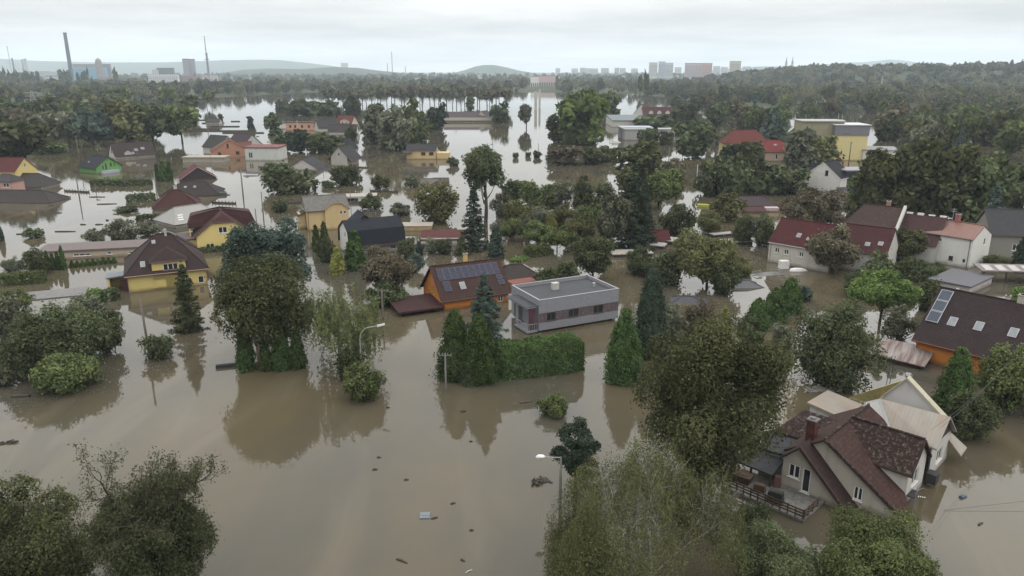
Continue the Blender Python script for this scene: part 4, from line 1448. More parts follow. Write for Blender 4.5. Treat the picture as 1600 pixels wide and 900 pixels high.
# ---- orange house with the solar roof
h = House("solar_house", "orange house with brown roof covered by dark solar panels", "house", (-7.2, 111.3), 26, 11.6, 9.4, 1.5, 5.75, ORANGE, T_BROWN, ohx=0.45, oh=0.45, th=.22)
for u in (-1.35, -0.35, 0.6): h.win('L', u, 2.0 - .25 * (u + 1.35), .42, 1.25, 0, m_plain((0.48, 0.36, 0.12)))
h.win('F', 4.0, 0.1, .9, 1.0, 1)
h.build()
PAN = m_panel(); PFR = m_plain((0.07, 0.07, 0.085), 0.5, 0.3)
for row, (t0, t1) in enumerate(((.56, .72), (.735, .895))):
    for k in range(10):
        u0 = -5.0 + k * 1.0
        h.plate("solar_panel", -1, u0, u0 + .96, t0, t1, .06, PFR, .06, PAN)
for k in range(2):
    h.plate("solar_panel", -1, -4.7, -3.55, .40 - k * .15, .53 - k * .15, .06, PFR, .06, PAN)
    h.plate("solar_panel", -1, 4.1, 5.1, .40 - k * .15, .53 - k * .15, .06, PFR, .06, PAN)
h.skylight(-1, -1.7, .36, .85, .2)
h.chimney(0.2, .35, 7.0, .55, .55, m_plaster((0.50, 0.33, 0.14)))
h.plate("roof_hatch", 1, .8, 1.6, .82, .95, .35, M_CONC)
h.gutter(-1, (-1,), m_plain((0.07, 0.035, 0.03)))
flat_building("carport", "carport with a low brown roof reaching out from the orange solar house", "carport", P(650, 483), 25, 6.6, 5.6, 0.75, None, m_tiles((0.082, 0.036, 0.036), 0, .5, .5), over=.2, t=.28, tilt=.2)
for q in ((-3, -2.4), (3, -2.4), (-3, 2.4)):
    o = [x for x in bpy.data.objects if x.name == 'carport'][0]
    mb = MB(); mb.box((q[0], q[1], -1), (.16, .16, 3)); mb.build("post", M_WOOD, o)
House("annex", "low annex with a brown hipped roof by the solar house", "annex", P(806, 434), 26, 6.2, 5.2, 0.75, 2.4, TANW, T_GRBR, hip=(1.5, 2.2), th=.18).build()
flat_building("shed", "small shed with a rust-red flat roof behind the grey modern house", "shed", P(815, 446), 26, 4.2, 2.0, 0.7, TANW, m_plain((0.16, 0.045, 0.03)), t=.14)

# ---- yellow villa at the front left
h = House("yellow_villa", "yellow villa with a steep dark brown hipped roof and a wide dormer", "house", (-58.3, 122.2), 26, 12.6, 12.8, 2.75, 7.9, YEL, T_DARKBR, hip=(5.4, 5.1), oh=.5, th=.22)
h.win('F', -1.2, 0.25, 1.75, 1.35, 1).win('F', 2.9, 0.25, 1.2, 1.2, 1).win('F', 4.9, .3, .9, 1.2, 0)
h.build()
h.gutter(-1, (-1, 1), m_plain((0.3, 0.2, 0.16)))
h.cross_gable(-1, .35, 5.0, 5.9, 4.65, 6.35, wins=[(.25, 3.1, 2.2, 1.0, 2)], hip=2.0, oh=.35)
h.cross_gable(1, 2.5, 5.5, 8.5, 3.6, 5.8, wall=YEL)
h.skylight(-1, -3.4, .26, .7, .14); h.skylight(-1, -1.4, .80, .55, .09)
h.chimney(.55, -.25, 8.7, .38, .38, M_STEEL, False)
mb = MB(); mb.slab([(-8.9, -4.2, 2.35), (-5.9, -4.2, 2.55), (-5.9, -1.2, 2.55), (-8.9, -1.2, 2.35)], [True] * 4, .2); mb.build("porch_roof", m_plain((0.13, 0.15, 0.17)), h.root)
mb = MB(); mb.box((-8.6, -2.7, -.4), (.3, 2.6, 5.3)); mb.box((-7.2, -1.4, -.4), (2.6, .3, 5.3)); mb.build("porch_wall", YEL, h.root)
mb = MB(); mb.box((-6.4, -4.0, -.4), (1.2, .08, 4.4)); mb.build("door", m_plain((0.06, 0.02, 0.02)), h.root)
mb = MB(); mb.tube([(-1.2, 4.1, 5.0), (-1.2, 4.1, 6.4)], .04, 5); mb.box((-1.35, 4.0, 6.4), (.12, .8, .8)); mb.build("antenna", WHITE and MW, h.root)

# ---- yellow house with the maroon half-hipped roof
h = House("yellow_house", "bright yellow house with a maroon half-hipped gable", "house", (-58.2, 148.0), -66, 9.0, 11.2, 2.9, 7.2, YEL2, T_MAROON, hip=(1.5, 1.5), clip=(5.6, 5.6), oh=.5, th=.22)
h.win('R', -.2, 3.4, 1.6, 1.2, 1).win('R', -2.8, .4, 1.5, 1.1, 1)
h.build()
mb = MB()
for sg in (-1, 1):
    mb.slab([(-4.6, sg * 6.4, 4.3), (.4, sg * 6.4, 4.3), (-.2, sg * 5.6, 6.4), (-4.2, sg * 5.6, 6.4)], [True, True, False, True], .2, 0, 0)
    mb.slab([(-.2, sg * 5.6, 6.4), (-4.2, sg * 5.6, 6.4), (-2.1, 0, 7.35), (-2.1, 0, 7.35 + .001)], [False] * 4, .2, 0, 0)
    mb.slab([(.4, sg * 6.4, 4.3), (-.2, sg * 5.6, 6.4), (-.2, 0, 7.3), (.4, 0, 4.3)], [False, False, False, False], .2, 0, 0)
    mb.slab([(-4.6, sg * 6.4, 4.3), (-4.2, sg * 5.6, 6.4), (-4.2, 0, 7.3), (-4.6, 0, 4.3)], [False, False, False, False], .2, 0, 0)
mb.build("cross_roof", T_MAROON, h.root)
mb = MB(); mb.box((-2.0, -6.1, 2.0), (4.4, .2, 4.6)); mb.box((-2.0, 6.1, 2.0), (4.4, .2, 4.6)); mb.build("side_wall", YEL2, h.root)
flat_building("extension", "low flat brown-roofed extension between the two yellow houses", "extension", P(285, 388), 24, 8.0, 6.5, 2.2, YEL, m_plain((0.075, 0.052, 0.05)), t=.25)
h.chimney(-1.6, -4.2, 5.2, .5, .5, MW, False)

# ---- hipped roofs behind
h = House("hip_house", "flooded house with a pale grey corrugated hipped roof behind the yellow house", "house", P(297, 347), 50, 12.5, 10.5, .9, 3.9, PALE, GREYCORR, hip=(3.0, 3.2), th=.15, ridgecap=True).build()
for k in range(3): h.plate("roof_light", -1, -4.6 + k * .3, -3.4 + k * .3, .22 + k * .13, .28 + k * .13, .03, m_plain((0.6, 0.62, 0.63), 0.3))
h = House("hip_house", "flooded house with a dark red pyramid roof and a pale chimney", "house", P(277, 322), 22, 11.5, 11.0, .5, 4.3, PALE, m_tiles((0.085, 0.030, 0.026)), hip=(5.0, 5.0), th=.16).build()
h.chimney(0, 1.2, 5.2, .8, .7, PALE)
h = House("hip_house", "long flooded house with a low grey-brown hipped roof and two roof windows", "house", P(302, 303), 12, 16, 10.5, .4, 3.5, PALE, m_tiles((0.062, 0.046, 0.044)), hip=(5.2, 4.6), th=.16).build()
h.skylight(-1, -1.5, .62, .7, .12); h.skylight(-1, 1.0, .62, .7, .12)
h.chimney(-3.8, .6, 4.4, .6, .5, PALE)
h = House("gabled_house", "flooded house with a dark gable front and a bright maroon roof slope", "house", P(308, 278), -62, 10, 11.5, .4, 4.2, m_plain((0.03, 0.022, 0.024), 0.8), m_tiles((0.17, 0.045, 0.055)), th=.18, edge=m_plain((0.4, 0.3, 0.28))).build()

# ---- tan house and dark mansard house
h = House("tan_house", "tan house with a pale grey roof and half-hipped front gable", "house", (-42.4, 168.0), 22, 9.6, 8.8, 4.35, 7.0, TANW, m_tiles((0.26, 0.25, 0.23)), hip=(0.01, 0.01), oh=.35, th=.18, edge=m_plain((0.40, 0.30, 0.18))).build()
h.cross_gable(-1, 1.9, 5.2, 4.75, 4.5, 6.8, clip=6.0, wins=[(.9, 3.3, .55, .7, 0), (1.75, 3.3, .55, .7, 0)], oh=.35)
h.gutter(-1, (-1,), m_plain((0.1, 0.07, 0.06)))
mb = MB(); mb.box((-5.3, .5, .5), (1.4, 3.4, 5.5)); mb.build("side_annex", TANW, h.root)
mb = MB(); mb.slab([(-6.4, -1.5, 2.9), (-4.4, -1.5, 3.7), (-4.4, 2.5, 3.7), (-6.4, 2.5, 2.9)], [True] * 4, .15); mb.build("annex_roof", T_GREY, h.root)
h.chimney(3.2, 1.2, 7.6, .5, .5, m_plain((0.15, 0.1, 0.09)))
h = House("mansard_house", "white house under a dark blue mansard roof", "house", (-27.6, 144.2), 28, 11.4, 7.6, 2.0, 6.5, WHITEW, T_NAVY,
          profile=[(-3.8, 1.9), (-3.1, 4.75), (0, 6.4), (3.1, 4.75), (3.8, 1.9)], oh=.45, th=.2)
h.win('L', .3, 3.1, .8, 1.0, 0).win('F', 3.2, .5, 1.0, 1.0, 1)
h.build()
h.cross_gable(1, -1.2, 4.6, 4.4, 5.2, 7.3, roof=T_NAVY)
mb = MB(); mb.slab([(-5.9, -4.5, 1.55), (5.9, -4.5, 1.55), (5.9, -3.4, 2.1), (-5.9, -3.4, 2.1)], [True] * 4, .12); mb.build("eave_roof", T_DARKBR, h.root)
mb = MB(); mb.box((5.9, -1.0, .2), (1.4, 4.6, 2.8)); mb.slab([(5.2, -3.7, 1.6), (7.1, -3.7, 1.3), (7.1, 1.8, 1.3), (5.2, 1.8, 1.6)], [True] * 4, .15, 1); mb.build("side_annex", [PINKW, T_BROWN], h.root)
flat_building("boathouse", "white shed with a plain dark red roof beside the tall spruce", "shed", P(692, 380), 2, 8.6, 4.2, 1.6, WHITEW, m_tiles((0.16, 0.05, 0.05), 0, .6, .3), tilt=.55, over=.15).name = "red_roofed_shed"
flat_building("shed", "long low beige shed behind the dark blue mansard house", "shed", P(650, 358), 2, 7.0, 4.0, 1.0, TANW, m_plain((0.30, 0.26, 0.22)), t=.16)
flat_building("canopy", "flat pale beige canopy roof on the open water behind the tan house", "canopy", P(563, 312), 8, 8.6, 5.2, .9, None, m_plain((0.32, 0.30, 0.26), 0.8, .2, .3), t=.45, edge=M_DARK)
House("low_shed", "small sunken shed with grey ridged roof on the water, left of its darker pair", "shed", P(667, 287), 4, 7.0, 3.6, .1, 1.6, M_DARK, m_plain((0.10, 0.09, 0.085)), th=.1).build()
House("low_shed", "small sunken shed with a dark ridged roof, right of the grey one", "shed", P(689, 284), 2, 5.2, 2.8, .1, 1.2, M_DARK, m_plain((0.07, 0.055, 0.05)), th=.1).build()

# ---- long flat building, left
flat_building("garage_row", "long flat-roofed beige garage row left of the yellow villa", "garages", P(168, 396), 14, 22, 6.5, 1.45, m_plaster((0.38, 0.32, 0.25)), m_plain((0.12, 0.095, 0.09)), t=.3,
              wins=[('F', -3.5, .5, 3.0, .45, 2), ('F', 1.2, .55, .9, .45, 0), ('F', 5.2, .5, 1.6, .4, 1), ('F', 8.4, .5, 1.0, .45, 0)])

# ---- houses at the left edge
h = House("gabled_house", "house with a red tiled roof and yellow gable at the left edge", "house", P(12, 291), -8, 15, 9.5, 5.0, 8.8, YEL2, m_tiles((0.14, 0.035, 0.032)), th=.18, edge=m_plain((0.35, 0.22, 0.15)))
h.win('R', 0, 6.0, .9, 1.2, 1)
h.build(); h.skylight(-1, 1.0, .35, .6, .1)
h.cross_gable(-1, -2.2, 3.6, 5.0, 6.6, 8.0, wall=PINKW)
h = House("pink_house", "pink-walled house with a small grey hipped roof and one window, left edge", "house", P(15, 303), 0, 7.0, 6.0, 4.0, 5.6, PINKW, T_GREY, hip=(2.4, 2.4), th=.16)
h.win('F', 1.2, 2.3, 1.7, 1.2, 1); h.build()
h = House("hip_house", "wide flooded house with a grey hipped roof beside the pink house", "house", P(50, 293), -2, 12.5, 10, .9, 4.3, PALE, m_tiles((0.088, 0.078, 0.076)), hip=(2.5, 3.4), th=.18).build()
mb = MB(); mb.tube([(-4.2, -5.6, 1), (-4.2, -5.6, 2.6)], .05, 5); mb.tube([(-4.2, -5.75, 2.6), (-4.2, -5.6, 2.6)], [.55, .5], 12); mb.build("satellite_dish", MW, h.root)
House("hip_house", "very wide dark brown hipped roof lying just above the water at the left edge", "house", P(34, 313), -3, 22, 9, .25, 2.8, PALE, m_tiles((0.072, 0.060, 0.056)), hip=(4.5, 4.5), th=.16).build()

# ---- green house and neighbours
h = House("green_house", "light green house with a navy roof", "house", (-143.5, 262.4), -31, 11.0, 10.4, 2.0, 5.6, GREENW, m_tiles((0.036, 0.038, 0.050), 0, .5, .5), oh=.7, ohx=.5, th=.2, edge=m_plain((0.03, 0.10, 0.04)))
h.win('R', -2.0, 1.6, .5, 1.0, 0, M_DARK).win('R', -.9, 1.4, .6, 1.9, 0, M_DARK).win('R', .9, 2.2, .7, 1.2, 0, M_DARK).win('R', 2.1, 2.2, .4, .9, 0, M_DARK)
h.build(); h.skylight(-1, -1.5, .45, .6, .1)
mb = MB(); mb.box((6.0, -.4, .5), (1.6, 6.0, .9)); mb.build("balcony", m_plain((0.33, 0.34, 0.4)), h.root)
h = House("brown_roof_house", "pale house with a broken-edged brown roof and bright roof windows", "house", (-155.5, 309.5), 40, 15.5, 11, 1.0, 5.9, PALE, m_tiles((0.075, 0.050, 0.050)), th=.2)
h.win('L', .2, 2.0, 1.3, 1.9, 1, M_DARK); h.build()
for u, t in ((1.0, .42), (3.6, .5), (-.8, .2)): h.skylight(-1, u, t, 1.3, .16)
h.cross_gable(-1, -2.6, 2.6, 5.0, 2.4, 3.6)
h = House("brick_house", "unfinished bare orange brick house with unglazed openings", "house", (-117.0, 314), -68, 11, 15.5, 2.3, 6.9, BRICK, m_tiles((0.22, 0.10, 0.075)), th=.15, edge=m_plain((0.34, 0.18, 0.10)))
h.win('R', -.8, 3.6, .8, 1.7, 0, M_DARK).win('R', 2.8, 1.0, 1.4, 1.2, 0, M_DARK).win('R', -4.2, .8, 1.2, 1.2, 0, M_DARK)
h.build(); h.cross_gable(1, 0, 5, 8.6, 3.8, 5.6)
flat_building("terrace", "long flat beige terrace roof in front of the brick house", "canopy", P(323, 252), 0, 16, 6, 1.5, m_plain((0.3, 0.28, 0.24)), m_plain((0.32, 0.28, 0.23), .8, .2, .3), t=.5)
House("gabled_house", "house with a grey roof behind the brick house on its left", "house", P(345, 240), -30, 11, 10, 3.0, 7.6, PALE, m_tiles((0.07, 0.07, 0.065)), th=.15).build()
House("gabled_house", "house with a purple-grey roof behind the brick house on its right", "house", P(383, 240), -30, 11, 12, 3.2, 8.2, PALE, m_tiles((0.085, 0.062, 0.075)), th=.15).build()
flat_building("white_hall", "white block with a flat dark red roof", "building", P(417, 249), -4, 13.5, 9, 5.0, m_plaster((0.46, 0.47, 0.44), .5), m_plain((0.13, 0.035, 0.035)), t=.35, tilt=.15,
              wins=[('F', -4.6, 1.0, 1.6, 2.2, 1)])
House("gabled_house", "sunken house showing only its slate grey gabled roof", "house", (-73.5, 271.5), 80, 9.5, 13.0, .1, 4.0, PALE, m_tiles((0.070, 0.070, 0.080)), th=.2).build()
h = House("gabled_house", "narrow house with a pale gable, one tiny window and flared grey roof", "house", (-62.6, 283), 72, 9.0, 10.0, 2.1, 7.2, m_plaster((0.36, 0.34, 0.31), .5), m_tiles((0.070, 0.066, 0.070)), oh=1.6, th=.2)
h.win('L', 0, 4.0, .6, .7, 0, M_DARK); h.build()
House("gabled_house", "dark slate roof just behind the narrow pale gable", "house", P(537, 238), 10, 12, 9, 2.0, 6.0, PALE, m_tiles((0.055, 0.055, 0.062)), hip=(3, 3), th=.2).build()
h = House("tan_brick_house", "tan block house with a dark roof standing alone in open water", "house", (-36.1, 305.4), 0, 12.2, 10, 3.5, 5.7, TANW, m_tiles((0.060, 0.056, 0.064)), th=.2)
h.win('F', .8, 1.6, 1.7, 1.2, 1, M_DARK).win('F', 4.0, 1.6, 1.7, 1.2, 1, M_DARK); h.build()
h.chimney(1.0, 1.0, 6.8, 1.2, .8, FELT)
mb = MB(); mb.box((8.6, -1.5, 0), (5.0, 6.0, 5.0)); mb.build("garden_wall", TANW, h.root)
mb = MB(); mb.slab([(-7.2, -6.8, 2.6), (-3.6, -6.8, 2.6), (-3.6, -4.6, 3.6), (-7.2, -4.6, 3.6)], [True] * 4, .15); mb.build("porch_roof", T_GREY, h.root)

# ---- the cluster around the far left of the middle
h = House("gabled_house", "white-gabled house with a red roof and two dormer windows in the distance", "house", P(543, 203), -20, 11, 9, 3.2, 8.4, m_plaster((0.48, 0.40, 0.34)), m_tiles((0.20, 0.07, 0.05)), th=.2)
h.win('L', 0, 3.6, 1.0, 1.2, 0, M_DARK); h.build(); h.cross_gable(-1, .6, 6, 3.8, 5.6, 6.9, wins=[(-1.4, 3.9, .9, 1.1, 0), (1.2, 3.9, .9, 1.1, 0)])
House("gabled_house", "long house with a grey-brown roof in front of the distant red-roofed house", "house", P(537, 210), 0, 16, 8, 1.6, 5.4, m_plaster((0.46, 0.46, 0.45)), m_tiles((0.085, 0.070, 0.070)), th=.2).build()
flat_building("salmon_house", "long salmon-pink house with a row of small windows in the distance", "house", P(473, 203), 0, 17, 9, 4.4, m_plaster((0.48, 0.27, 0.19)), m_tiles((0.12, 0.08, 0.06)), t=.3, wins=[('F', u, 1.6, 1.2, 1.5, 0, M_DARK) for u in (-6, -3, 1, 5)])
flat_building("white_shed", "small white shed left of the salmon-pink house", "shed", P(442, 201), 0, 7, 6, 3.4, WHITEW, T_GREY, t=.3)
House("gabled_house", "house with a dark grey roof right of the salmon-pink house", "house", P(510, 205), 30, 12, 10, 2.0, 6.8, PALE, m_tiles((0.075, 0.072, 0.075)), th=.2).build()
flat_building("manor", "distant purple-grey roofed farm building standing in the lake", "building", P(733, 190), 0, 36, 16, 3.2, m_plaster((0.40, 0.37, 0.30)), m_tiles((0.11, 0.085, 0.10)), t=.5, tilt=2.6)
House("gabled_house", "distant pale gable at the right end of the purple-grey farm roof", "house", P(757, 189), 70, 12, 12, 2.0, 7.0, m_plaster((0.45, 0.42, 0.34)), m_tiles((0.11, 0.085, 0.10)), th=.2).build()

# ---- right side: yellow block, white house, row houses
def yellow_block():
    o = P(1326, 251)
    root = thing("apartment_block", "pale yellow apartment block with a grey top storey among trees", "apartment block", (o.x, o.y, 0), R(-4))
    zt = zat(o.y, 196); zm = zat(o.y, 212)
    mb = MB()
    wins = [(-1.2, 4.6, .9, 1.3, 0)]
    mb.box((0, 6, zm / 2 - 1.5), (12.5, 12, zm + 3), 0, 0)
    wall = mb.build("wall", m_plaster((0.56, 0.48, 0.24), .2), root)
    mb = MB(); mb.box((0, 6, (zm + zt) / 2), (13.0, 12.4, zt - zm), 0, 0)
    mb.build("top_storey", m_plaster((0.17, 0.17, 0.185), .2), root)
    mb = MB(); mb.box((0, 6, zt + .15), (13.6, 13, .3)); mb.box((-2.5, 8, zt + .9), (3, 3, 1.4))
    rf = mb.build("roof", m_plain((0.5, 0.5, 0.5)), root)
    for u in (-2.6, -1.6): make_window(Vector((0, -.205, 0)), Vector((1, 0, 0)), (u, zm + .9, .75, 1.5, 0, M_DARK), root)
    for u, z in ((3.2, .2), (4.4, .2)): make_window(Vector((0, -.01, 0)), Vector((1, 0, 0)), (u, z, .7, 2.2, 0, m_plain((0.12, 0.03, 0.03))), root)
    mb = MB(); mb.tube([(-3.4, 7, zt), (-3.4, 7, zt + 4.2)], .12, 5); mb.tube([(-1.9, 7, zt), (-1.9, 7, zt + 3.6)], .10, 5); mb.build("antenna", M_STEEL, rf)
    o2 = P(1268, 247)
    r2 = thing("apartment_block", "dull long wing left of the yellow apartment block, half hidden by trees", "apartment block", (o2.x + 1.0, o.y + 3, 0), R(-4))
    z2 = zat(o.y + 3, 190.5)
    mb = MB(); mb.box((0, 6, z2 / 2 - 1.5), (16, 11, z2 + 3)); mb.build("wall", m_plaster((0.26, 0.245, 0.16), .5), r2)
    mb = MB(); mb.box((0, 6, z2 + .2), (16.8, 12, .4)); mb.build("roof", m_plain((0.3, 0.3, 0.3)), r2)
    for k in range(4):
        for j in range(3): make_window(Vector((0, .49, 0)), Vector((1, 0, 0)), (-5.4 + k * 3.6, 2.2 + j * 3, 1.6, 1.4, 1), r2)
yellow_block()
flat_building("white_hall", "low white annex at the foot of the yellow apartment block", "building", P(1370, 250), -12, 13, 9, 4.4, m_plaster((0.50, 0.48, 0.44)), m_plain((0.20, 0.20, 0.21)), t=.3, tilt=.3)
h = House("white_house", "white house with plain navy-black roof and one dark window in its gable", "house", (93.4, 221.5), 45, 9.0, 11.2, 4.1, 8.5, WHITEW, m_tiles((0.020, 0.020, 0.030)), ohx=.15, oh=.25, th=.18, edge=MW)
h.win('L', 1.2, 4.7, .95, 1.5, 0, M_DARK); h.build()
h.cross_gable(1, -2.4, 3.4, 5.4, 5.4, 6.7, wall=WHITEW)
flat_building("dark_annex", "boxy navy-black building with a grey roof edge behind the white house", "building", P(1329, 296), 10, 8.5, 7, 5.9, m_plain((0.018, 0.018, 0.028)), m_plain((0.22, 0.22, 0.24)), t=.35)
flat_building("shed", "shed with a grey sloping roof at the right foot of the white navy-roofed house", "shed", P(1330, 305), 5, 6, 5, 1.3, PALE, T_GREY, t=.2, tilt=.4)
h = House("hip_house", "cream house with a faded red hipped roof rising from the trees", "house", (96.5, 316), 2, 18.5, 11, 5.2, 10.3, m_plaster((0.52, 0.44, 0.22)), m_tiles((0.22, 0.06, 0.05)), hip=(4.5, 4.5), th=.2).build()
h.chimney(-4.0, 1.5, 10.8, .6, .6)
h = House("hip_house", "pinkish house with an orange-red hipped roof and small dormer among trees", "house", (103.0, 299), -8, 13.0, 12, 3.7, 7.7, m_plaster((0.44, 0.33, 0.26)), m_tiles((0.27, 0.05, 0.045)), hip=(4, 4), th=.2)
h.win('F', 0.5, .9, .8, 1.9, 0).win('F', 4.0, 1.0, .8, 1.7, 0); h.build()
h.skylight(-1, .2, .6, 1.0, .12)
h = House("hip_house", "flooded house with a low dusky purple hipped roof", "house", (61.5, 191.5), 0, 13.5, 10, .7, 3.0, PALE, m_tiles((0.095, 0.070, 0.080)), hip=(2.0, 4.2), th=.2).build()
mb = MB(); mb.box((3.4, -5.6, .6), (3.6, 1.6, 1.0)); mb.build("porch", m_plaster((0.46, 0.36, 0.35)), h.root)
House("shed", "red-brown lean-to roof in front of the purple hipped roof", "shed", P(1172, 331), 8, 7, 4, .5, 1.4, PALE, m_tiles((0.13, 0.06, 0.055)), th=.15).build()

# the row of old houses on the right
h = House("row_house", "white row house with a dark red roof, leftmost of the row", "house", (54.2, 133.5), -46, 11.5, 8.6, 3.75, 7.7, m_plaster((0.46, 0.44, 0.39), .7), m_tiles((0.115, 0.030, 0.032), 0, .5, .4), oh=.3, ohx=.1, th=.2)
h.win('F', -4.0, 1.9, .85, .95, 1).win('F', -2.2, 1.9, .85, .95, 1).win('F', .6, 1.9, .85, .95, 1); h.build()
h.skylight(-1, -.9, .42, .8, .16); h.skylight(-1, 1.2, .34, .9, .12)
mb = MB(); mb.hexa([(5.75, -4.6, 3.2), (6.15, -4.6, 3.2), (6.15, 0, 7.4), (5.75, 0, 7.4), (5.75, -4.6, 3.9), (6.15, -4.6, 3.9), (6.15, 0, 8.05), (5.75, 0, 8.05)]); mb.build("parapet", PALE, h.root)
h.gutter(-1, (-1,))
h = House("row_house", "dark red row house with two white roof windows, second from the left", "house", (63.8, 131.0), -38, 8.4, 9.5, 3.5, 7.4, PALE, m_tiles((0.095, 0.032, 0.033)), oh=.3, ohx=.1, th=.2).build()
h.skylight(-1, .6, .32, .8, .14); h.skylight(-1, 2.6, .40, .8, .14)
h = House("row_house", "taller row house with a streaked brown roof and a pink gable", "house", (70.3, 143.5), -40, 10, 11, 4.3, 9.0, m_plaster((0.40, 0.24, 0.22), .4), m_tiles((0.10, 0.060, 0.056), .3), hip=(3.0, 0), oh=.3, ohx=.15, th=.2).build()
mb = MB(); mb.hexa([(5.0, -5.9, 3.7), (5.5, -5.9, 3.7), (5.5, 0, 8.6), (5.0, 0, 8.6), (5.0, -5.9, 4.6), (5.5, -5.9, 4.6), (5.5, 0, 9.5), (5.0, 0, 9.5)]); mb.build("parapet", PALE, h.root)
h.chimney(2.2, .4, 9.9, .7, .7); 
h = House("row_house", "row house with a plain maroon-brown roof between pink-gabled and white houses", "house", (76.9, 139.5), -42, 9.5, 10.5, 3.4, 7.9, CREAM2, m_tiles((0.10, 0.052, 0.050)), oh=.3, ohx=.1, th=.2).build()
mb = MB()
for k in range(5): mb.box((-3.6 + k * 1.9, 0, 8.0), (1.1, .3, .2 + .1 * (k % 3)))
mb.build("ridge_snow_guard", MW, h.root)
h = House("white_row_house", "white house with a salmon-red roof at the right end of the row", "house", (82.0, 135.4), -52, 9.0, 8.4, 5.3, 7.3, m_plaster((0.58, 0.58, 0.55), .25), T_ORRED, oh=.25, ohx=.1, th=.18)
h.win('F', 1.2, .9, .75, .8, 0, M_DARK).win('F', 3.4, .8, .6, .8, 0).win('F', -1.2, 4.0, .8, .6, 0).win('R', 1.2, 3.6, .75, 1.25, 0).win('F', -2.2, .5, .9, 1.5, 0, M_DARK)
h.build()
h.gutter(-1, (1,), m_plain((0.12, 0.10, 0.09)))
h.chimney(-.3, .2, 8.6, .7, .9, m_brick((0.22, 0.05, 0.04)))
mb = MB(); mb.tube([(-1.3, .5, 7.2), (-1.3, .5, 9.6)], .05, 5)
for z in (9.0, 9.4): mb.tube([(-1.8, .5, z), (-.8, .5, z)], .03, 4)
mb.build("antenna", M_STEEL, h.root)
flat_building("canopy", "dark grey flat canopy in front of the row houses", "canopy", P(1357, 402), -30, 6.8, 5.4, 1.7, None, m_plain((0.055, 0.055, 0.06)), t=.25)
flat_building("garage", "garage with a dark flat roof in front of the white salmon-roofed house", "garage", P(1500, 446), 40, 9.6, 6.0, 1.2, m_plaster((0.40, 0.37, 0.36)), m_plain((0.085, 0.085, 0.095)), t=.22)
g_ = thing("pergola", "pergola with pale roof panels on dark posts at the right edge", "pergola", P(1575, 440), R(-6))
mb = MB(); mb.slab([(-5, -1.3, 2.1), (7, -1.3, 2.1), (7, 2.2, 2.5), (-5, 2.2, 2.5)], [True] * 4, .15); mb.build("roof", m_plain((0.17, 0.155, 0.15)), g_)
for k in range(5):
    mb = MB(); mb.slab([(-4.4 + k * 2.1, -1.15, 2.2), (-3.1 + k * 2.1, -1.15, 2.2), (-2.9 + k * 2.1, 1.4, 2.49), (-4.2 + k * 2.1, 1.4, 2.49)], [True] * 4, .06); mb.build("roof_panel", m_plain((0.36, 0.33, 0.32), .5), g_)
for x in (-4.6, -1, 3, 6.6):
    mb = MB(); mb.box((x, -1.0, 0), (.18, .18, 4)); mb.build("post", M_DARK, g_)
flat_building("garden_wall", "pale garden wall slanting from the dark garage to the orange house", "wall", P(1500, 452), 52, 6.5, .35, .75, m_plaster((0.42, 0.36, 0.34)), m_plain((0.45, .4, .38)), over=.05, t=.06)
h = House("gabled_house", "grey house with a slate roof and one white window at the right edge", "house", P(1590, 397), -14, 14, 10, 4.6, 8.6, m_plaster((0.22, 0.215, 0.19), .4), m_tiles((0.085, 0.085, 0.09)), th=.3)
h.win('F', -2.2, 1.6, 1.3, 1.3, 1); h.build()

# orange house on the right edge
h = House("orange_house", "orange house with a large dark brown roof and grey solar collectors", "house", (58.0, 85.4), -49, 13.0, 13.2, 2.5, 7.9, ORANGE, m_tiles((0.056, 0.036, 0.037)), oh=.6, ohx=.5, th=.24)
h.build()
COLL = m_plain((0.055, 0.066, 0.088), 0.4, 0.12, .15)
for k in range(3): h.plate("solar_collector", -1, -6.1, -4.7, .36 + k * .2, .55 + k * .2, .12, M_STEEL, .08, COLL)
for u, t in ((-3.3, .45), (-.5, .47), (3.0, .49)): h.skylight(-1, u, t, .9, .15)
h.chimney(2.4, .3, 8.7, .9, .8, CREAM); h.chimney(.9, .2, 8.3, .5, .5, PALE)
h.gutter(-1, (-1,), m_plain((0.16, 0.05, 0.03)))
sh = thing("rusty_shed", "shed with a streaked rusty sheet roof against the orange house", "shed", P(1408, 562), R(-40))
mb = MB(); mb.slab([(-3.6, -2.2, .75), (3.0, -2.2, .55), (3.2, 2.2, 1.55), (-2.8, 2.2, 1.6)], [True] * 4, .12); mb.build("roof", RUSTY, sh)
mb = MB(); mb.box((-.2, 0, -.9), (5.4, 3.6, 2.9)); mb.build("wall", M_WOOD, sh)

# sheds in the middle gardens
House("low_shed", "small shed with a dark red pitched roof among the garden trees", "shed", P(1021, 378), 5, 6.0, 4.6, .8, 2.5, m_plaster((0.42, 0.37, 0.33)), m_tiles((0.12, 0.028, 0.030)), th=.15).build()
for i, (x, y, yaw, L, W, hh, lab) in enumerate((
        (985, 398, 8, 7.5, 3.2, .5, "flat pale board roof of a sunken shed, left of the red-roofed shed"),
        (1015, 385, -22, 6, 2.6, .5, "tilted light board lying below the red-roofed shed"),
        (1050, 379, -28, 6, 3.6, .6, "flat grey shed roof right of the small red-roofed shed"),
        (1128, 368, 20, 5, 1.5, .4, "narrow pale board roof poking out between garden trees"),
        (1150, 380, 6, 6, 2.4, .5, "flat pale shed roof in front of the dark round bushes"))):
    flat_building("low_shed", lab, "shed", P(x, y), yaw, L, W, hh, M_DARK, m_plain((0.36 - .03 * (i % 2), 0.33 - .03 * (i % 2), 0.29), .8, .2, .4), t=.16)
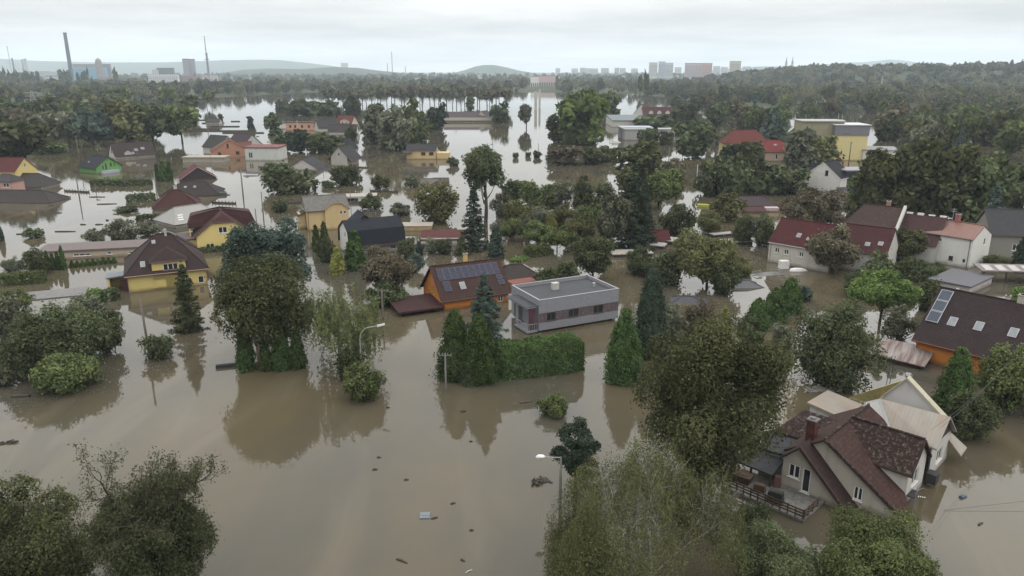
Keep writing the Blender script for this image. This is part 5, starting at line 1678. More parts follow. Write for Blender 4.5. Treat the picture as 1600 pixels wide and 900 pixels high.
House("sunken_roof", "dark grey roof tip breaking the brown water", "roof", P(1078, 470), -8, 7.5, 5, -.35, .75, M_DARK, m_plain((0.05, 0.05, 0.056)), hip=(2.5, 3.5), th=.1).build()
House("sunken_roof", "grey roof tip half under branches right of the brown pool", "roof", P(1165, 446), 5, 6.0, 4, -.3, .9, M_DARK, m_plain((0.10, 0.10, 0.11)), hip=(1, 2.5), th=.1).build()
flat_building("slab_roof", "flat grey submerged roof slab left of the yellow villa", "roof", P(72, 461), 22, 11, 4.5, .02, None, m_plain((0.17, 0.165, 0.16), .8, .2, .3), t=.12)

# ---- distant halls and houses to the right of the lake
flat_building("industrial_hall", "long pale grey hall with a white gate in the flooded yard", "hall", P(1040, 218), 2, 44, 9, 5.0, m_plaster((0.34, 0.34, 0.32)), m_plain((0.26, 0.27, 0.27)), t=.6, wins=[('F', -10, .8, 12, 3.0, 3, MW), ('F', 5, .8, 10, 3, 2, MW)])
flat_building("industrial_hall", "grey-blue hall with a bright roof edge beside the flooded road", "hall", P(992, 216), 0, 16, 12, 5.5, m_plaster((0.2, 0.2, 0.22)), m_plain((0.34, 0.36, 0.40)), t=.5, wins=[('F', -4, .5, 4, 2.6, 0, M_DARK)])
flat_building("industrial_hall", "wide hall with a dull teal-grey roof behind the pale halls", "hall", P(988, 196), 0, 30, 34, 4.5, PALE, m_plain((0.11, 0.135, 0.14)), t=.5, tilt=.8)
h = House("gabled_house", "distant white-gabled house with a maroon roof and dormers", "house", P(1006, 185), 62, 14, 12, 3.5, 10.5, m_plaster((0.55, 0.53, 0.52)), m_tiles((0.12, 0.06, 0.06)), th=.3).build()
h = House("gabled_house", "distant long maroon-roofed house with pale dormer windows", "house", P(1030, 186), 0, 26, 11, 3.0, 8.6, PALE, m_tiles((0.12, 0.05, 0.045)), th=.3).build()
for u in (-7, -1, 5): h.cross_gable(-1, u, 3.0, 4.6, 5.4, 6.8, wall=m_plaster((0.52, .48, .44)))

# ------------------------------------------------------------------ plants, near to far
# nearest trees along the bottom edge
plant('round', 58, 968, 186, 752, 'walnut', "big rounded olive-brown tree in the bottom left corner", None, None, 5)
plant('bare', 262, 965, 168, 694, 'dark', "dark tree with bare twigs at its top, right of the bottom left olive-brown tree")
plant('broad', 1096, 778, 208, 508, 'walnut', "largest tall brown-green walnut tree beside the old cream house")
plant('birch', 1003, 945, 288, 684, 'birch', "big weeping birch with bare white branches at the bottom edge")
plant('pine', 904, 778, 74, 664, 'spruce', "small dark clumpy pine next to the street lamp with the flat white head")
plant('round', 1352, 945, 176, 822, 'green', "round leafy green tree in front of the old cream house, bottom edge")
plant('broad', 1205, 940, 125, 838, 'dark', "dark bushy tree below the balcony of the old cream house, bottom edge")
plant('shrub', 1172, 842, 70, 790, 'dark', "dark bush below the porch corner of the old cream house")
# middle of the picture
plant('spruce', 758, 574, 104, 426, 'blue', "tall blue-green spruce in front of the orange solar house")
plant('thuja', 712, 588, 62, 484, 'thuja', "broad dark thuja left of a taller blue-green spruce")
plant('thuja', 749, 594, 66, 492, 'thuja', "second broad thuja at the foot of the tall blue-green spruce")
hedge((777, 597), (915, 580), 3.4, 3.9, 'thuja', "tall dense clipped hedge in front of the grey modern house")
plant('thuja', 973, 594, 62, 483, 'thuja', "broad bright-tipped thuja right of the tall clipped hedge")
plant('thuja', 1014, 556, 60, 420, 'spruce', "tall dark conical cypress behind the broad thuja")
plant('sparse', 1050, 530, 46, 480, 'grey', "thin grey shrub right of the tall dark cypress")
# left of the centre: the big mixed clump
plant('broad', 405, 532, 84, 358, 'blue', "airy blue-green pine rising left behind the big brown-green clump")
plant('broad', 447, 528, 80, 350, 'blue', "airy blue-green pine rising right behind the big brown-green clump")
plant('broad', 412, 568, 142, 412, 'walnut', "big brown-green tree in the clump left of the curved street lamp")
for x, b, w, t, l in ((386, 578, 32, 502, "leftmost column thuja under the big brown-green tree"), (418, 578, 21, 528, "short slim thuja between two wider columns under the brown-green tree"),
                      (441, 576, 34, 506, "widest column thuja under the big brown-green tree"), (466, 573, 30, 515, "rightmost column thuja under the big brown-green tree")):
    plant('thuja', x, b, w, t, 'thuja', l)
plant('weeping', 535, 570, 130, 424, 'birch', "slender weeping willow-like birch left of the curved street lamp")
plant('shrub', 548, 590, 50, 545, 'dark', "dark ivy bush at the foot of the curved street lamp, upper half")
plant('shrub', 568, 622, 66, 570, 'green', "bright leafy bush leaning out below the curved street lamp")
plant('spruce', 296, 515, 60, 408, 'dark', "dense green spruce in front of the yellow villa")
for k, (x, b, w, t, c, l) in enumerate(((62, 580, 105, 498, 'dark', "dark leafy shrub mound, left part of the big left-hand thicket"), (122, 566, 110, 484, 'dark', "tall dark middle shrub of the big left-hand thicket"),
                                        (108, 606, 95, 556, 'green', "lighter green bush at the near edge of the big left-hand thicket"), (165, 512, 46, 488, 'dark', "small dark clipped shrub behind the big left-hand thicket"),
                                        (168, 548, 46, 500, 'dark', "narrow dark bush at the right end of the big left-hand thicket"))):
    plant('shrub', x, b, w, t, c, l)
plant('sparse', 247, 558, 50, 524, 'dark', "small twiggy bush at the foot of the leaning pole")
plant('sparse', 140, 500, 60, 462, 'grey', "bare grey twigs sticking up behind the big left-hand thicket")
plant('sparse', 8, 602, 30, 575, 'grey', "low straggling bush on the left edge below the thicket")
plant('shrub', 864, 646, 50, 620, 'green', "tuft of green reeds alone in the open water")
plant('shrub', 8, 530, 46, 462, 'grey', "grey-green bush cut by the left edge beside the submerged roof slab")
plant('sparse', 30, 486, 44, 452, 'green', "loose green bush left of the submerged roof slab")
# around the blue mansard house
plant('thuja', 556, 420, 35, 360, 'thuja', "tall thick column thuja in front of the dark blue mansard house")
plant('thuja', 528, 427, 25, 386, 'yellow', "yellow-green conifer left of the thick column thuja")
plant('thuja', 495, 392, 16, 352, 'thuja', "slim dark thuja in front of the tan house, left one")
plant('thuja', 508, 390, 17, 346, 'thuja', "slim dark thuja in front of the tan house, right one")
plant('shrub', 510, 408, 30, 372, 'dark', "round dark bush below the two slim thujas of the tan house")
plant('broad', 606, 462, 74, 396, 'brown', "brownish round-headed tree left of the orange solar house")
plant('shrub', 606, 474, 72, 442, 'dark', "dark wide bush under the brownish round-headed tree")
for x, b, w, t, c, l in ((634, 410, 32, 375, 'dark', "dark bush at the right corner of the dark blue mansard house"), (650, 424, 30, 398, 'blue', "blue-grey bush behind the orange solar house"),
                         (592, 410, 36, 384, 'brown', "brownish bush before the white wall of the mansard house"), (675, 395, 22, 372, 'grey', "small grey bush in front of the red-roofed white shed"),
                         (693, 396, 28, 374, 'dark', "dark green bush in front of the red-roofed white shed"), (656, 398, 18, 378, 'blue', "small pale blue bush left of the red-roofed white shed"),
                         (640, 384, 18, 372, 'grey', "tiny grey bush by the beige shed")):
    plant('shrub', x, b, w, t, c, l)
plant('lifted', 757, 346, 70, 231, 'dark', "dense round dark green tree above the tall dark spruce")
plant('spruce', 741, 390, 56, 286, 'spruce', "tall narrow very dark spruce in front of the dense round tree")
plant('thuja', 775, 403, 28, 352, 'blue', "blue-green column conifer right of the tall narrow dark spruce")
plant('spruce', 722, 398, 34, 366, 'dark', "low dark conifer at the foot of the tall narrow spruce")
plant('shrub', 682, 346, 76, 287, 'olive', "large olive willow bush left of the tall narrow dark spruce")
# central orchard
orch = ((800, 314, 38, 282, 'dark', 'shrub', "dark crested bush at the back left of the orchard"), (836, 318, 52, 284, 'green', 'shrub', "long green bush at the back of the orchard"),
        (862, 324, 44, 289, 'green', 'shrub', "rounded green bush at the back middle of the orchard"), (880, 328, 30, 280, 'grey', 'sparse', "half bare grey tree at the back of the orchard"),
        (911, 330, 42, 284, 'dark', 'shrub', "dark full bush at the back right of the orchard"), (938, 330, 34, 287, 'dark', 'shrub', "dark bush touching the big pines at the back of the orchard"),
        (813, 350, 58, 314, 'olive', 'shrub', "olive bush in the middle left of the orchard"), (783, 338, 34, 303, 'grey', 'sparse', "pale thin bush under the dense round tree"),
        (851, 352, 48, 324, 'grey', 'shrub', "grey-green bush in the middle of the orchard"), (886, 352, 46, 322, 'olive', 'shrub', "olive bush right of the orchard's middle"),
        (920, 354, 48, 320, 'green', 'shrub', "green bush left of the big pines"), (800, 376, 46, 342, 'green', 'broad', "fresh green fruit tree on the left of the orchard"),
        (842, 382, 60, 348, 'green', 'broad', "spreading light green fruit tree in the orchard's front"), (873, 392, 56, 358, 'green', 'broad', "fresh green fruit tree beside the small hedge block"),
        (906, 378, 50, 344, 'olive', 'broad', "olive fruit tree in front of the big pines"), (862, 358, 22, 336, 'yellow', 'shrub', "small yellow-green bush inside the orchard"),
        (926, 436, 62, 372, 'dark', 'broad', "dark broad tree left of the flat pale shed roof"), (885, 444, 42, 410, 'dark', 'shrub', "dark bush directly behind the grey modern house"),
        (856, 448, 40, 420, 'dark', 'shrub', "low dark bush behind the left end of the grey modern house"), (818, 362, 26, 338, 'grey', 'sparse', "bare grey bush between two orchard trees"),
        (893, 366, 26, 342, 'grey', 'sparse', "bare grey bush in front of the orchard's olive bush"), (948, 372, 34, 338, 'dark', 'shrub', "dark bush at the left foot of the big pines"))
for x, b, w, t, c, k, l in orch: plant(k, x, b, w, t, c, l)
hedge((828, 403), (862, 398), 2.6, 2.0, 'green', "small block of bright clipped hedge in the orchard")
hedge((806, 411), (828, 406), 1.8, .5, 'bright', "thin strip of bright grass-green hedge just above water in the orchard")
# big pines
plant('spruce', 986, 388, 82, 254, 'spruce', "tallest black-green pine in the middle of the picture")
plant('broad', 955, 392, 52, 292, 'grey', "grey-green conifer with a visible pale trunk in front of the black-green pine")
plant('spruce', 1004, 384, 50, 278, 'spruce', "dark pine leaning against the tallest pine on its right")
# island bushes
for x, b, w, t, c, l in ((453, 299, 84, 255, 'dark', "large dome-shaped dark bush in front of the sunken slate roof"), (541, 288, 46, 259, 'dark', "round dark bush in front of the narrow pale gable"),
                         (514, 292, 26, 283, 'dark', "low dark block of bush left of the round dark bush"), (438, 331, 30, 312, 'dark', "small dark bush on the open water above the pine tops"),
                         ):
    plant('shrub', x, b, w, t, c, l)
for x, b, w, t, c, l in ((595, 294, 30, 274, 'dark', "spidery bush alone in the bright water"), (643, 292, 26, 270, 'grey', "spidery grey bush left of the two sunken sheds"), (707, 259, 22, 246, 'dark', "spidery bush right of the lone tan block house"),
                         (625, 336, 34, 318, 'grey', "twiggy grey bush in the water right of the tan house"), (578, 326, 36, 304, 'dark', "twiggy dark bush by the pale canopy roof")):
    plant('sparse', x, b, w, t, c, l)
for x, b, w, t, l in ((806, 247, 11, 239, "leftmost tiny bush in the wide bright lake"), (825, 245, 10, 238, "middle tiny bush in the wide bright lake"), (839, 246, 16, 236, "rightmost tiny bush in the wide bright lake"), (911, 282, 16, 274, "small round bush in the water above the orchard")):
    plant('shrub', x, b, w, t, 'dark', l)
# right of the middle
mid = (('shrub', 1163, 380, 40, 337, 'dark', "dark round bush left of its twin before the purple hipped roof"), ('shrub', 1190, 384, 44, 338, 'dark', "dark round bush right of its twin before the purple hipped roof"),
       ('shrub', 1060, 368, 58, 326, 'dark', "broad dark green bush right of the big pines"), ('shrub', 1108, 364, 40, 332, 'olive', "olive bush right of the broad dark green bush"),
       ('shrub', 1136, 346, 50, 303, 'olive', "olive-green round bush hiding the purple roof's left end"), ('shrub', 1060, 330, 24, 318, 'dark', "small dark domed bush above the broad dark green bush"),
       ('broad', 1032, 326, 58, 268, 'green', "light green tree with a forked trunk beside the flooded road"), ('broad', 1098, 447, 96, 368, 'olive', "olive tree over the brown pool in the middle right"),
       ('shrub', 1040, 440, 60, 396, 'dark', "dark thicket left of the olive tree over the brown pool"), ('shrub', 1130, 458, 50, 412, 'dark', "dark bush right under the olive tree over the brown pool"),
       ('shrub', 1000, 428, 46, 388, 'dark', "dark bush in front of the flat pale board roof"), ('shrub', 1158, 430, 40, 406, 'olive', "small olive bush beside the grey roof tip"),
       ('sparse', 1085, 396, 40, 365, 'grey', "pale twiggy bush above the olive tree"), ('sparse', 1090, 520, 60, 474, 'brown', "brownish bare shrub left of the yellow conifer"),
       ('spruce', 1128, 548, 44, 478, 'yellow', "bright yellow-green conifer behind the largest walnut tree"), ('shrub', 1168, 552, 46, 496, 'dark', "dark shrub between the yellow conifer and the leaning hedge"),
       ('thuja', 1182, 512, 44, 466, 'thuja', "nearest lobe of the green hedge of thujas in the pool, left end"), ('thuja', 1208, 500, 46, 450, 'thuja', "middle lobe of the green hedge of thujas in the pool"),
       ('thuja', 1232, 486, 48, 434, 'thuja', "tallest right lobe of the green hedge of thujas in the pool"), ('shrub', 1254, 470, 26, 448, 'blue', "small round bush right of the hedge of thujas"),
       ('shrub', 1294, 598, 126, 478, 'dark', "huge dark tree-like shrub right of the largest walnut tree"), ('spruce', 1312, 604, 56, 488, 'blue', "grey-blue spruce inside the huge dark shrub"),
       ('shrub', 1222, 546, 40, 508, 'grey', "grey bush at the left of the huge dark shrub"), ('open', 1376, 506, 96, 426, 'bright', "light green airy tree over bright water on the right"),
       ('shrub', 1342, 462, 50, 424, 'dark', "dark bush above the huge dark shrub"), ('shrub', 1392, 446, 84, 402, 'dark', "wide dark bush in front of the row houses"),
       ('shrub', 1436, 438, 50, 408, 'dark', "dark bush at the foot of the white salmon-roofed house"), ('shrub', 1450, 484, 46, 440, 'dark', "dark bush touching the corner of the dark brown roof"),
       ('broad', 1414, 410, 62, 360, 'walnut', "round brown-green tree before the white salmon-roofed house"), ('broad', 1300, 425, 84, 358, 'brown', "brownish tree hiding the leftmost row house"),
       ('shrub', 1462, 428, 30, 412, 'dark', "low bush on the wet ground before the dark garage"), ('sparse', 1400, 530, 50, 478, 'grey', "bare twigs under the light green airy tree"),
       ('thuja', 1487, 646, 62, 543, 'thuja', "tall wide thuja in front of the orange house on the right"), ('shrub', 1560, 640, 84, 540, 'green', "big green bush right of the tall wide thuja"),
       ('shrub', 1612, 644, 64, 548, 'green', "green bush cut by the right edge below the orange house"), ('shrub', 1512, 684, 74, 616, 'dark', "dark round bush at the foot of the tall wide thuja"),
       ('shrub', 1598, 478, 44, 452, 'bright', "bright green bush behind the dark brown roof at the right edge"), ('thuja', 1596, 424, 34, 366, 'spruce', "near-black conifer cut by the right edge"),
       ('shrub', 1555, 416, 40, 400, 'green', "low green bush beside the pergola"))
for k, x, b, w, t, c, l in mid: plant(k, x, b, w, t, c, l)
upper = (('round', 1140, 254, 34, 230, 'dark', "dark bushy tree hiding the left wall under the faded red roof"), ('round', 1248, 262, 50, 205, 'grey', "grey-green tree left of the dull apartment block's front tree"), ('round', 1285, 262, 44, 214, 'olive', "olive tree between the dull block and the yellow block"),
         ('round', 1368, 342, 92, 240, 'walnut', "leftmost of the big dark trees above the row houses"), ('round', 1418, 340, 90, 230, 'dark', "second of the big dark trees above the row houses"),
         ('round', 1470, 346, 108, 226, 'walnut', "tallest brown-green tree above the white salmon-roofed house"), ('round', 1528, 352, 96, 248, 'dark', "rightmost of the big dark trees above the row houses"),
         ('spruce', 1545, 372, 52, 288, 'blue', "dark blue-green spruce at the right foot of the big dark trees"), ('round', 1604, 322, 84, 252, 'dark', "dark tree cut by the right edge above the grey house"),
         ('round', 1345, 332, 56, 270, 'green', "green tree right of the white navy-roofed house"), ('round', 1268, 374, 96, 300, 'brown', "brown-green tree with bare tips below the white navy-roofed house"),
         ('round', 1222, 300, 84, 258, 'dark', "dark rounded tree left of the white navy-roofed house"), ('round', 1168, 300, 80, 245, 'dark', "dark rounded tree below the faded red roof"),
         ('shrub', 1116, 304, 72, 250, 'dark', "dark thicket left under the faded red roof"), ('shrub', 1152, 306, 64, 262, 'dark', "dark thicket beside the flooded street lamp"),
         ('round', 1086, 246, 62, 192, 'dark', "dark round tree left of the faded red roof"), ('weeping', 1127, 232, 56, 176, 'grey', "grey-green willow left of the faded red roof"),
         ('round', 1164, 258, 66, 222, 'dark', "dark tree in front of the faded red roof"), ('weeping', 1272, 258, 72, 190, 'grey', "grey-green tree in front of the dull apartment block"),
         ('thuja', 1308, 250, 20, 224, 'red', "small round reddish tree at the corner of the yellow block"), ('spruce', 1206, 226, 62, 166, 'blue', "broad blue-green spruce between the two red roofs"),
         ('round', 1000, 300, 88, 224, 'walnut', "wide olive-brown tree behind the big pines"), ('round', 1050, 285, 46, 250, 'brown', "brownish tree on the edge of the flooded road"),
         ('round', 945, 252, 42, 230, 'dark', "low dark tree in front of the flooded yard"), ('shrub', 880, 256, 62, 230, 'brown', "low brownish thicket below the brightest green tree"),
         ('shrub', 925, 256, 40, 232, 'dark', "low dark thicket right of the brownish one"), ('round', 906, 226, 84, 150, 'bright', "large bright green tree by the flooded road in the upper middle"),
         ('round', 904, 216, 58, 142, 'dark', "dark tree topping the large bright green tree"), ('round', 868, 222, 30, 180, 'dark', "dark tree at the left foot of the large bright green tree"),
         ('round', 950, 180, 36, 145, 'dark', "dark tree right of the large bright green tree"), ('thuja', 1023, 222, 9, 192, 'spruce', "slim dark conifer in front of the pale hall"),
         ('round', 1012, 226, 30, 202, 'dark', "dark bush before the pale hall's white gate"), ('round', 1040, 226, 24, 206, 'dark', "small dark bush before the pale hall"),
         ('round', 1060, 196, 46, 170, 'dark', "dark tree right of the distant maroon-roofed houses"), ('round', 1020, 200, 70, 182, 'dark', "dark trees' crown in front of the distant maroon dormers"),
         ('poplar', 1000, 150, 7, 118, 'dark', "left of two dark poplars on the far shore"), ('poplar', 1009, 152, 8, 116, 'dark', "right of two dark poplars on the far shore"))
for k, x, b, w, t, c, l in upper: plant(k, x, b, w, t, c, l)
farm = (('round', 590, 224, 44, 164, 'grey', "grey-green tree at the left of the distant tree island"), ('round', 622, 234, 64, 170, 'grey', "widest grey-green tree of the distant tree island"),
        ('round', 646, 226, 50, 160, 'green', "tallest tree of the distant tree island"), ('round', 652, 236, 34, 192, 'dark', "dark tree at the right of the distant tree island"),
        ('round', 578, 222, 30, 192, 'brown', "brownish bush at the left end of the distant tree island"), ('round', 684, 203, 31, 164, 'spruce', "dense dark round tree alone right of the tree island"),
        ('round', 782, 192, 28, 161, 'dark', "dark round tree at the right end of the purple-grey farm"), ('broad', 820, 200, 20, 164, 'grey', "thin pale tree alone in the lake"),
        ('round', 735, 172, 14, 153, 'dark', "dark pointed tree behind the purple-grey farm"), ('round', 551, 180, 30, 152, 'dark', "dark tree behind the distant red-roofed house"),
        ('round', 430, 212, 24, 178, 'dark', "dark tree left of the salmon-pink house"), ('round', 468, 238, 36, 204, 'spruce', "dark broad tree in front of the salmon-pink house"),
        ('round', 497, 238, 38, 208, 'green', "green tree in front of the salmon-pink house, right of the dark one"), ('round', 524, 240, 34, 212, 'dark', "dark tree above the narrow pale gable"),
        ('round', 445, 236, 28, 212, 'dark', "dark bush left of the dark broad tree"), ('round', 548, 222, 20, 196, 'dark', "small dark tree by the long grey-brown roof"),
        ('shrub', 480, 180, 66, 157, 'dark', "long low dark thicket on the far water"), ('shrub', 515, 180, 40, 160, 'dark', "low dark thicket right of the long one on the far water"),
        ('round', 442, 174, 24, 158, 'dark', "low dark bush left of the long far thicket"), ('thuja', 392, 204, 9, 184, 'spruce', "lone slim cypress standing in the lake"),
        ('broad', 30, 268, 96, 186, 'dark', "big spreading dark tree above the left edge red roof"), ('broad', 150, 228, 76, 172, 'blue', "blue-dark dense tree in the left-hand flooded wood"),
        ('broad', 196, 226, 62, 160, 'olive', "olive tree in the left-hand flooded wood"), ('broad', 240, 224, 56, 166, 'dark', "dark tree right of the olive one in the left-hand flooded wood"),
        ('broad', 284, 222, 56, 166, 'green', "rightmost green tree of the left-hand flooded wood"), ('broad', 108, 228, 64, 176, 'grey', "grey-green tree left of the blue-dark one in the flooded wood"),
        ('broad', 72, 224, 56, 180, 'grey', "grey-green tree second from the left edge in the flooded wood"), ('shrub', 215, 226, 40, 205, 'olive', "low olive bush below the olive tree in the flooded wood"),
        ('shrub', 80, 240, 46, 222, 'green', "low green bush on the shore above the green house"))
for k, x, b, w, t, c, l in farm: plant(k, x, b, w, t, c, l)
# left-hand gardens
for x, b, w, t, l in ((247, 282, 10, 256, "leftmost of three dark conifers behind the dark red pyramid roof"), (256, 283, 14, 252, "middle and widest of three dark conifers behind the dark red pyramid roof"), (266, 282, 12, 253, "rightmost of three dark conifers behind the dark red pyramid roof")):
    plant('thuja', x, b, w, t, 'thuja', l)
hedge((140, 291), (234, 290), 3, 1.6, 'dark', "long low dark hedge in front of the green house")
hedge((199, 316), (243, 313), 2.4, 1.8, 'dark', "short dark hedge in the water left of the dark red pyramid roof")
hedge((213, 346), (250, 344), 2, 1.3, 'dark', "short dark hedge behind the long garage row")
hedge((58, 238), (78, 236), 3, 2, 'dark', "small dark hedge block left of the navy-roofed green house") if False else None
for x, b, w, t, c, l in ((195, 372, 50, 342, 'grey', "grey bare bush behind the long garage row"), (232, 368, 40, 348, 'grey', "thin grey bush left of the yellow house"), (152, 376, 40, 358, 'grey', "low twiggy bush in the left bright water"),
                         (52, 371, 32, 357, 'dark', "flat floating bush on the left bright water"), (200, 330, 40, 322, 'dark', "line of twigs above the short dark hedge")):
    plant('sparse', x, b, w, t, c, l)
plant('thuja', 2, 376, 10, 350, 'spruce', "small dark conifer tip at the left edge on bright water")
for x, w, t, l in ((76, 10, 392, "leftmost of four tall dark thujas on the left"), (84, 10, 395, "second of four tall dark thujas on the left"), (92, 10, 393, "third of four tall dark thujas on the left"), (100, 11, 384, "tallest and rightmost of four tall dark thujas on the left")):
    plant('thuja', x, 421, w, t, 'thuja', l)
for k in range(9):
    plant('thuja', 113 + k * 8.2, 418 - k * .9, 8.5, 407 - k * .9 + (k % 3), 'thuja', "small dark cone thuja in the row behind the yellow villa", "small cone thujas in a row behind the yellow villa")
plant('shrub', 56, 430, 40, 391, 'dark', "tall dark bush left of the four tall thujas")
plant('sparse', 22, 424, 34, 404, 'grey', "grey bare bush above the long dark hedge at the left edge")
hedge((-8, 448), (68, 443), 2.6, 1.7, 'green', "long dark green hedge at the left edge")
hedge((133, 475), (156, 474), 2.2, 1.9, 'bright', "short light green hedge left of the yellow villa")
hedge((157, 472), (181, 471), 2.2, 1.7, 'dark', "short dark hedge touching the yellow villa's porch")
hedge((300, 398), (368, 391), 2.0, .9, 'dark', "low ragged hedge along the yellow house's wall")
plant('shrub', 395, 392, 30, 362, 'dark', "dark bush right of the bright yellow house")
plant('sparse', 330, 470, 30, 440, 'grey', "thin grey bush right of the yellow villa") if False else None
hedge((1352, 336), (1362, 336), 2, 2, 'dark', "x") if False else None

# trees standing in the far water with bare trunks: one long row
rr = random.Random(11)
for k in range(38):
    x = 514 + k * 7.4 + rr.uniform(-3, 3)
    plant('tall', x, 165 + rr.uniform(-3, 3), rr.uniform(13, 20), 136 + rr.uniform(-2, 6), rr.choice(['grey', 'brown']), "tall thin tree with a bare trunk in the row standing in the far water", "row of tall trees standing in the far water")

# woods on both sides: the trees one can tell apart
def wood(n, xs, ys, keep, hts, kinds, seed, lab, grp):
    rd = random.Random(seed)
    names = {'dark': "dark green", 'olive': "olive", 'green': "fresh green", 'grey': "grey-green", 'walnut': "brown-green", 'blue': "blue-green", 'brown': "brownish", 'yellow': "yellow-green"}
    made = []
    tries = 0
    while len(made) < n and tries < 6000:
        tries += 1
        x = rd.uniform(*xs); y = ys[0] + (ys[1] - ys[0]) * rd.random() ** .8
        if not keep(x, y): continue
        p = P(x, y)
        Ht = rd.uniform(*hts); Wt = Ht * rd.uniform(.75, 1.05)
        if any((p - q).length < (Wt + w) * .33 for q, w in made): continue
        made.append((p, Wt))
        c = rd.choice(kinds)
        kd = rd.choice(['broad', 'round', 'round', 'broad', 'tall'])
        z0 = max(0.0, float(ground_h(p.x, p.y)))
        if rd.random() < .06: kd, Wt, c = 'spruce', Wt * .5, 'blue'
        plant_at(kd, p.x, p.y, Wt, Ht, c, "%s %s" % (names[c], lab if kd != 'spruce' else lab.replace("tree", "spruce", 1)), grp, z0=z0)
PAL = ['dark', 'dark', 'olive', 'green', 'grey', 'walnut', 'brown']
wood(62, (-60, 330), (152, 216), lambda x, y: y < 216 - max(0, (x - 230) * .45) and not (196 < x < 232 and 163 < y < 176), (12, 17), PAL, 21, "tree in the flooded wood on the left", "trees of the flooded wood on the left")
def keep_r(x, y):
    if x < 1075: return y < 172 and x > 1040
    if y > 206 and x < 1350: return False
    if 1225 < x < 1365 and y > 190: return False
    if 1340 < x < 1405 and y > 225: return False
    return True
wood(130, (1050, 1660), (156, 250), keep_r, (10, 15), PAL + ['dark', 'green'], 22, "tree in the wood on the right", "trees of the wood on the right")
plant('poplar', 1463, 222, 16, 203, 'yellow', "single bright yellow-green tree in the right-hand wood")
plant('poplar', 1401, 165, 9, 129, 'dark', "tall dark poplar below the red and white mast in the right-hand wood")

rr = random.Random(6)
for x in (3, 9, 17, 24, 31, 38, 45, 53, 61, 98, 103, 110, 124, 134, 139, 182):
    plant('poplar', x, 136, rr.uniform(5, 9), rr.uniform(108, 116), 'dark', "dark poplar in the row before the works on the left horizon", "dark poplars before the works on the left horizon")
# far woodland: everything beyond, as one mass
def woodland():
    rng = np.random.default_rng(77)
    PT, TT = [], []
    n = 5600
    az = rng.uniform(-.70, .70, n)
    d = np.exp(rng.uniform(math.log(680), math.log(5200), n))
    x, y = d * np.sin(az), d * np.cos(az)
    # extra on the wooded rise
    m = 1500
    xr = rng.uniform(520, 1750, m); yr = rng.uniform(1150, 2250, m)
    x = np.concatenate([x, xr]); y = np.concatenate([y, yr])
    g = ground_h(x, y)
    keep = (g > .3) & (wave2(x, y, 31, .004) + .75 * (y < 1900) > -.28)
    x, y, g = x[keep], y[keep], g[keep]
    rat = x / y
    # keep the town and the plant yards open
    pxs = 800 + rat * (FPX * CP + 330 * SP); ok = np.ones(len(x), bool)
    for a, b, d0, d1 in ((228, 280, 1300, 2150), (824, 872, 1000, 1720), (284, 340, 1700, 2400), (66, 182, 1700, 2760), (1010, 1116, 2000, 3450), (1136, 1160, 2300, 3150), (40, 80, 2300, 2950)):
        ok &= ~((pxs > a) & (pxs < b) & (y > d0) & (y < d1))
    x, y, g = x[ok], y[ok], g[ok]
    near_town = (y > 1900) & (np.abs(wave2(x, y, 41, .0025)) < .05)
    x, y, g = x[~near_town], y[~near_town], g[~near_town]
    Vs, Ts = [], []
    for i in range(len(x)):
        D = math.hypot(x[i], y[i])
        H = rng.uniform(6, 17) * (1 + .25 * (D > 2500)); W = H * rng.uniform(.7, 1.25)
        if rng.random() < .07: H *= 1.25; W = H * .28
        leaf = D / 749 * .95
        k = int(min(260, max(40, 2.0 * math.pi * W * H * .8 / (1.2 * leaf * leaf))))
        dd = unit(rng.normal(size=(k, 3)) + np.array([0, 0, .3]))
        lob = 1 + .25 * np.sin(dd[:, 0] * 4 + i) * np.sin(dd[:, 1] * 4 + i * 2) 
        q = dd * np.array([W / 2, W / 2, H / 2]) * (lob * rng.uniform(.7, 1.05, k))[:, None] + np.array([x[i], y[i], g[i] + H * .5])
        nn = unit(dd + rng.normal(size=(k, 3)) * .5)
        u = unit(np.cross(nn, unit(rng.normal(size=(k, 3))))); v = np.cross(nn, u)
        s = leaf * rng.uniform(.7, 1.3, (k, 1))
        Vs.append(np.stack([q + u * s, q + v * s * .7, q - u * s, q - v * s * .7], 1).reshape(-1, 3))
        Ts.append(np.clip(rng.uniform(-.1, 1.1) + .2 * rng.normal(size=k), 0, 1))
    me = leaf_mesh("woodland", np.concatenate(Vs), np.concatenate(Ts), m_leaf((0.024, 0.031, 0.018), (0.078, 0.078, 0.044)))
    o = bpy.data.objects.new("woodland", me); COL.objects.link(o)
    tag(o, "hazy dark woodland stretching from the lake to the town", "woodland", kind='stuff')
woodland()

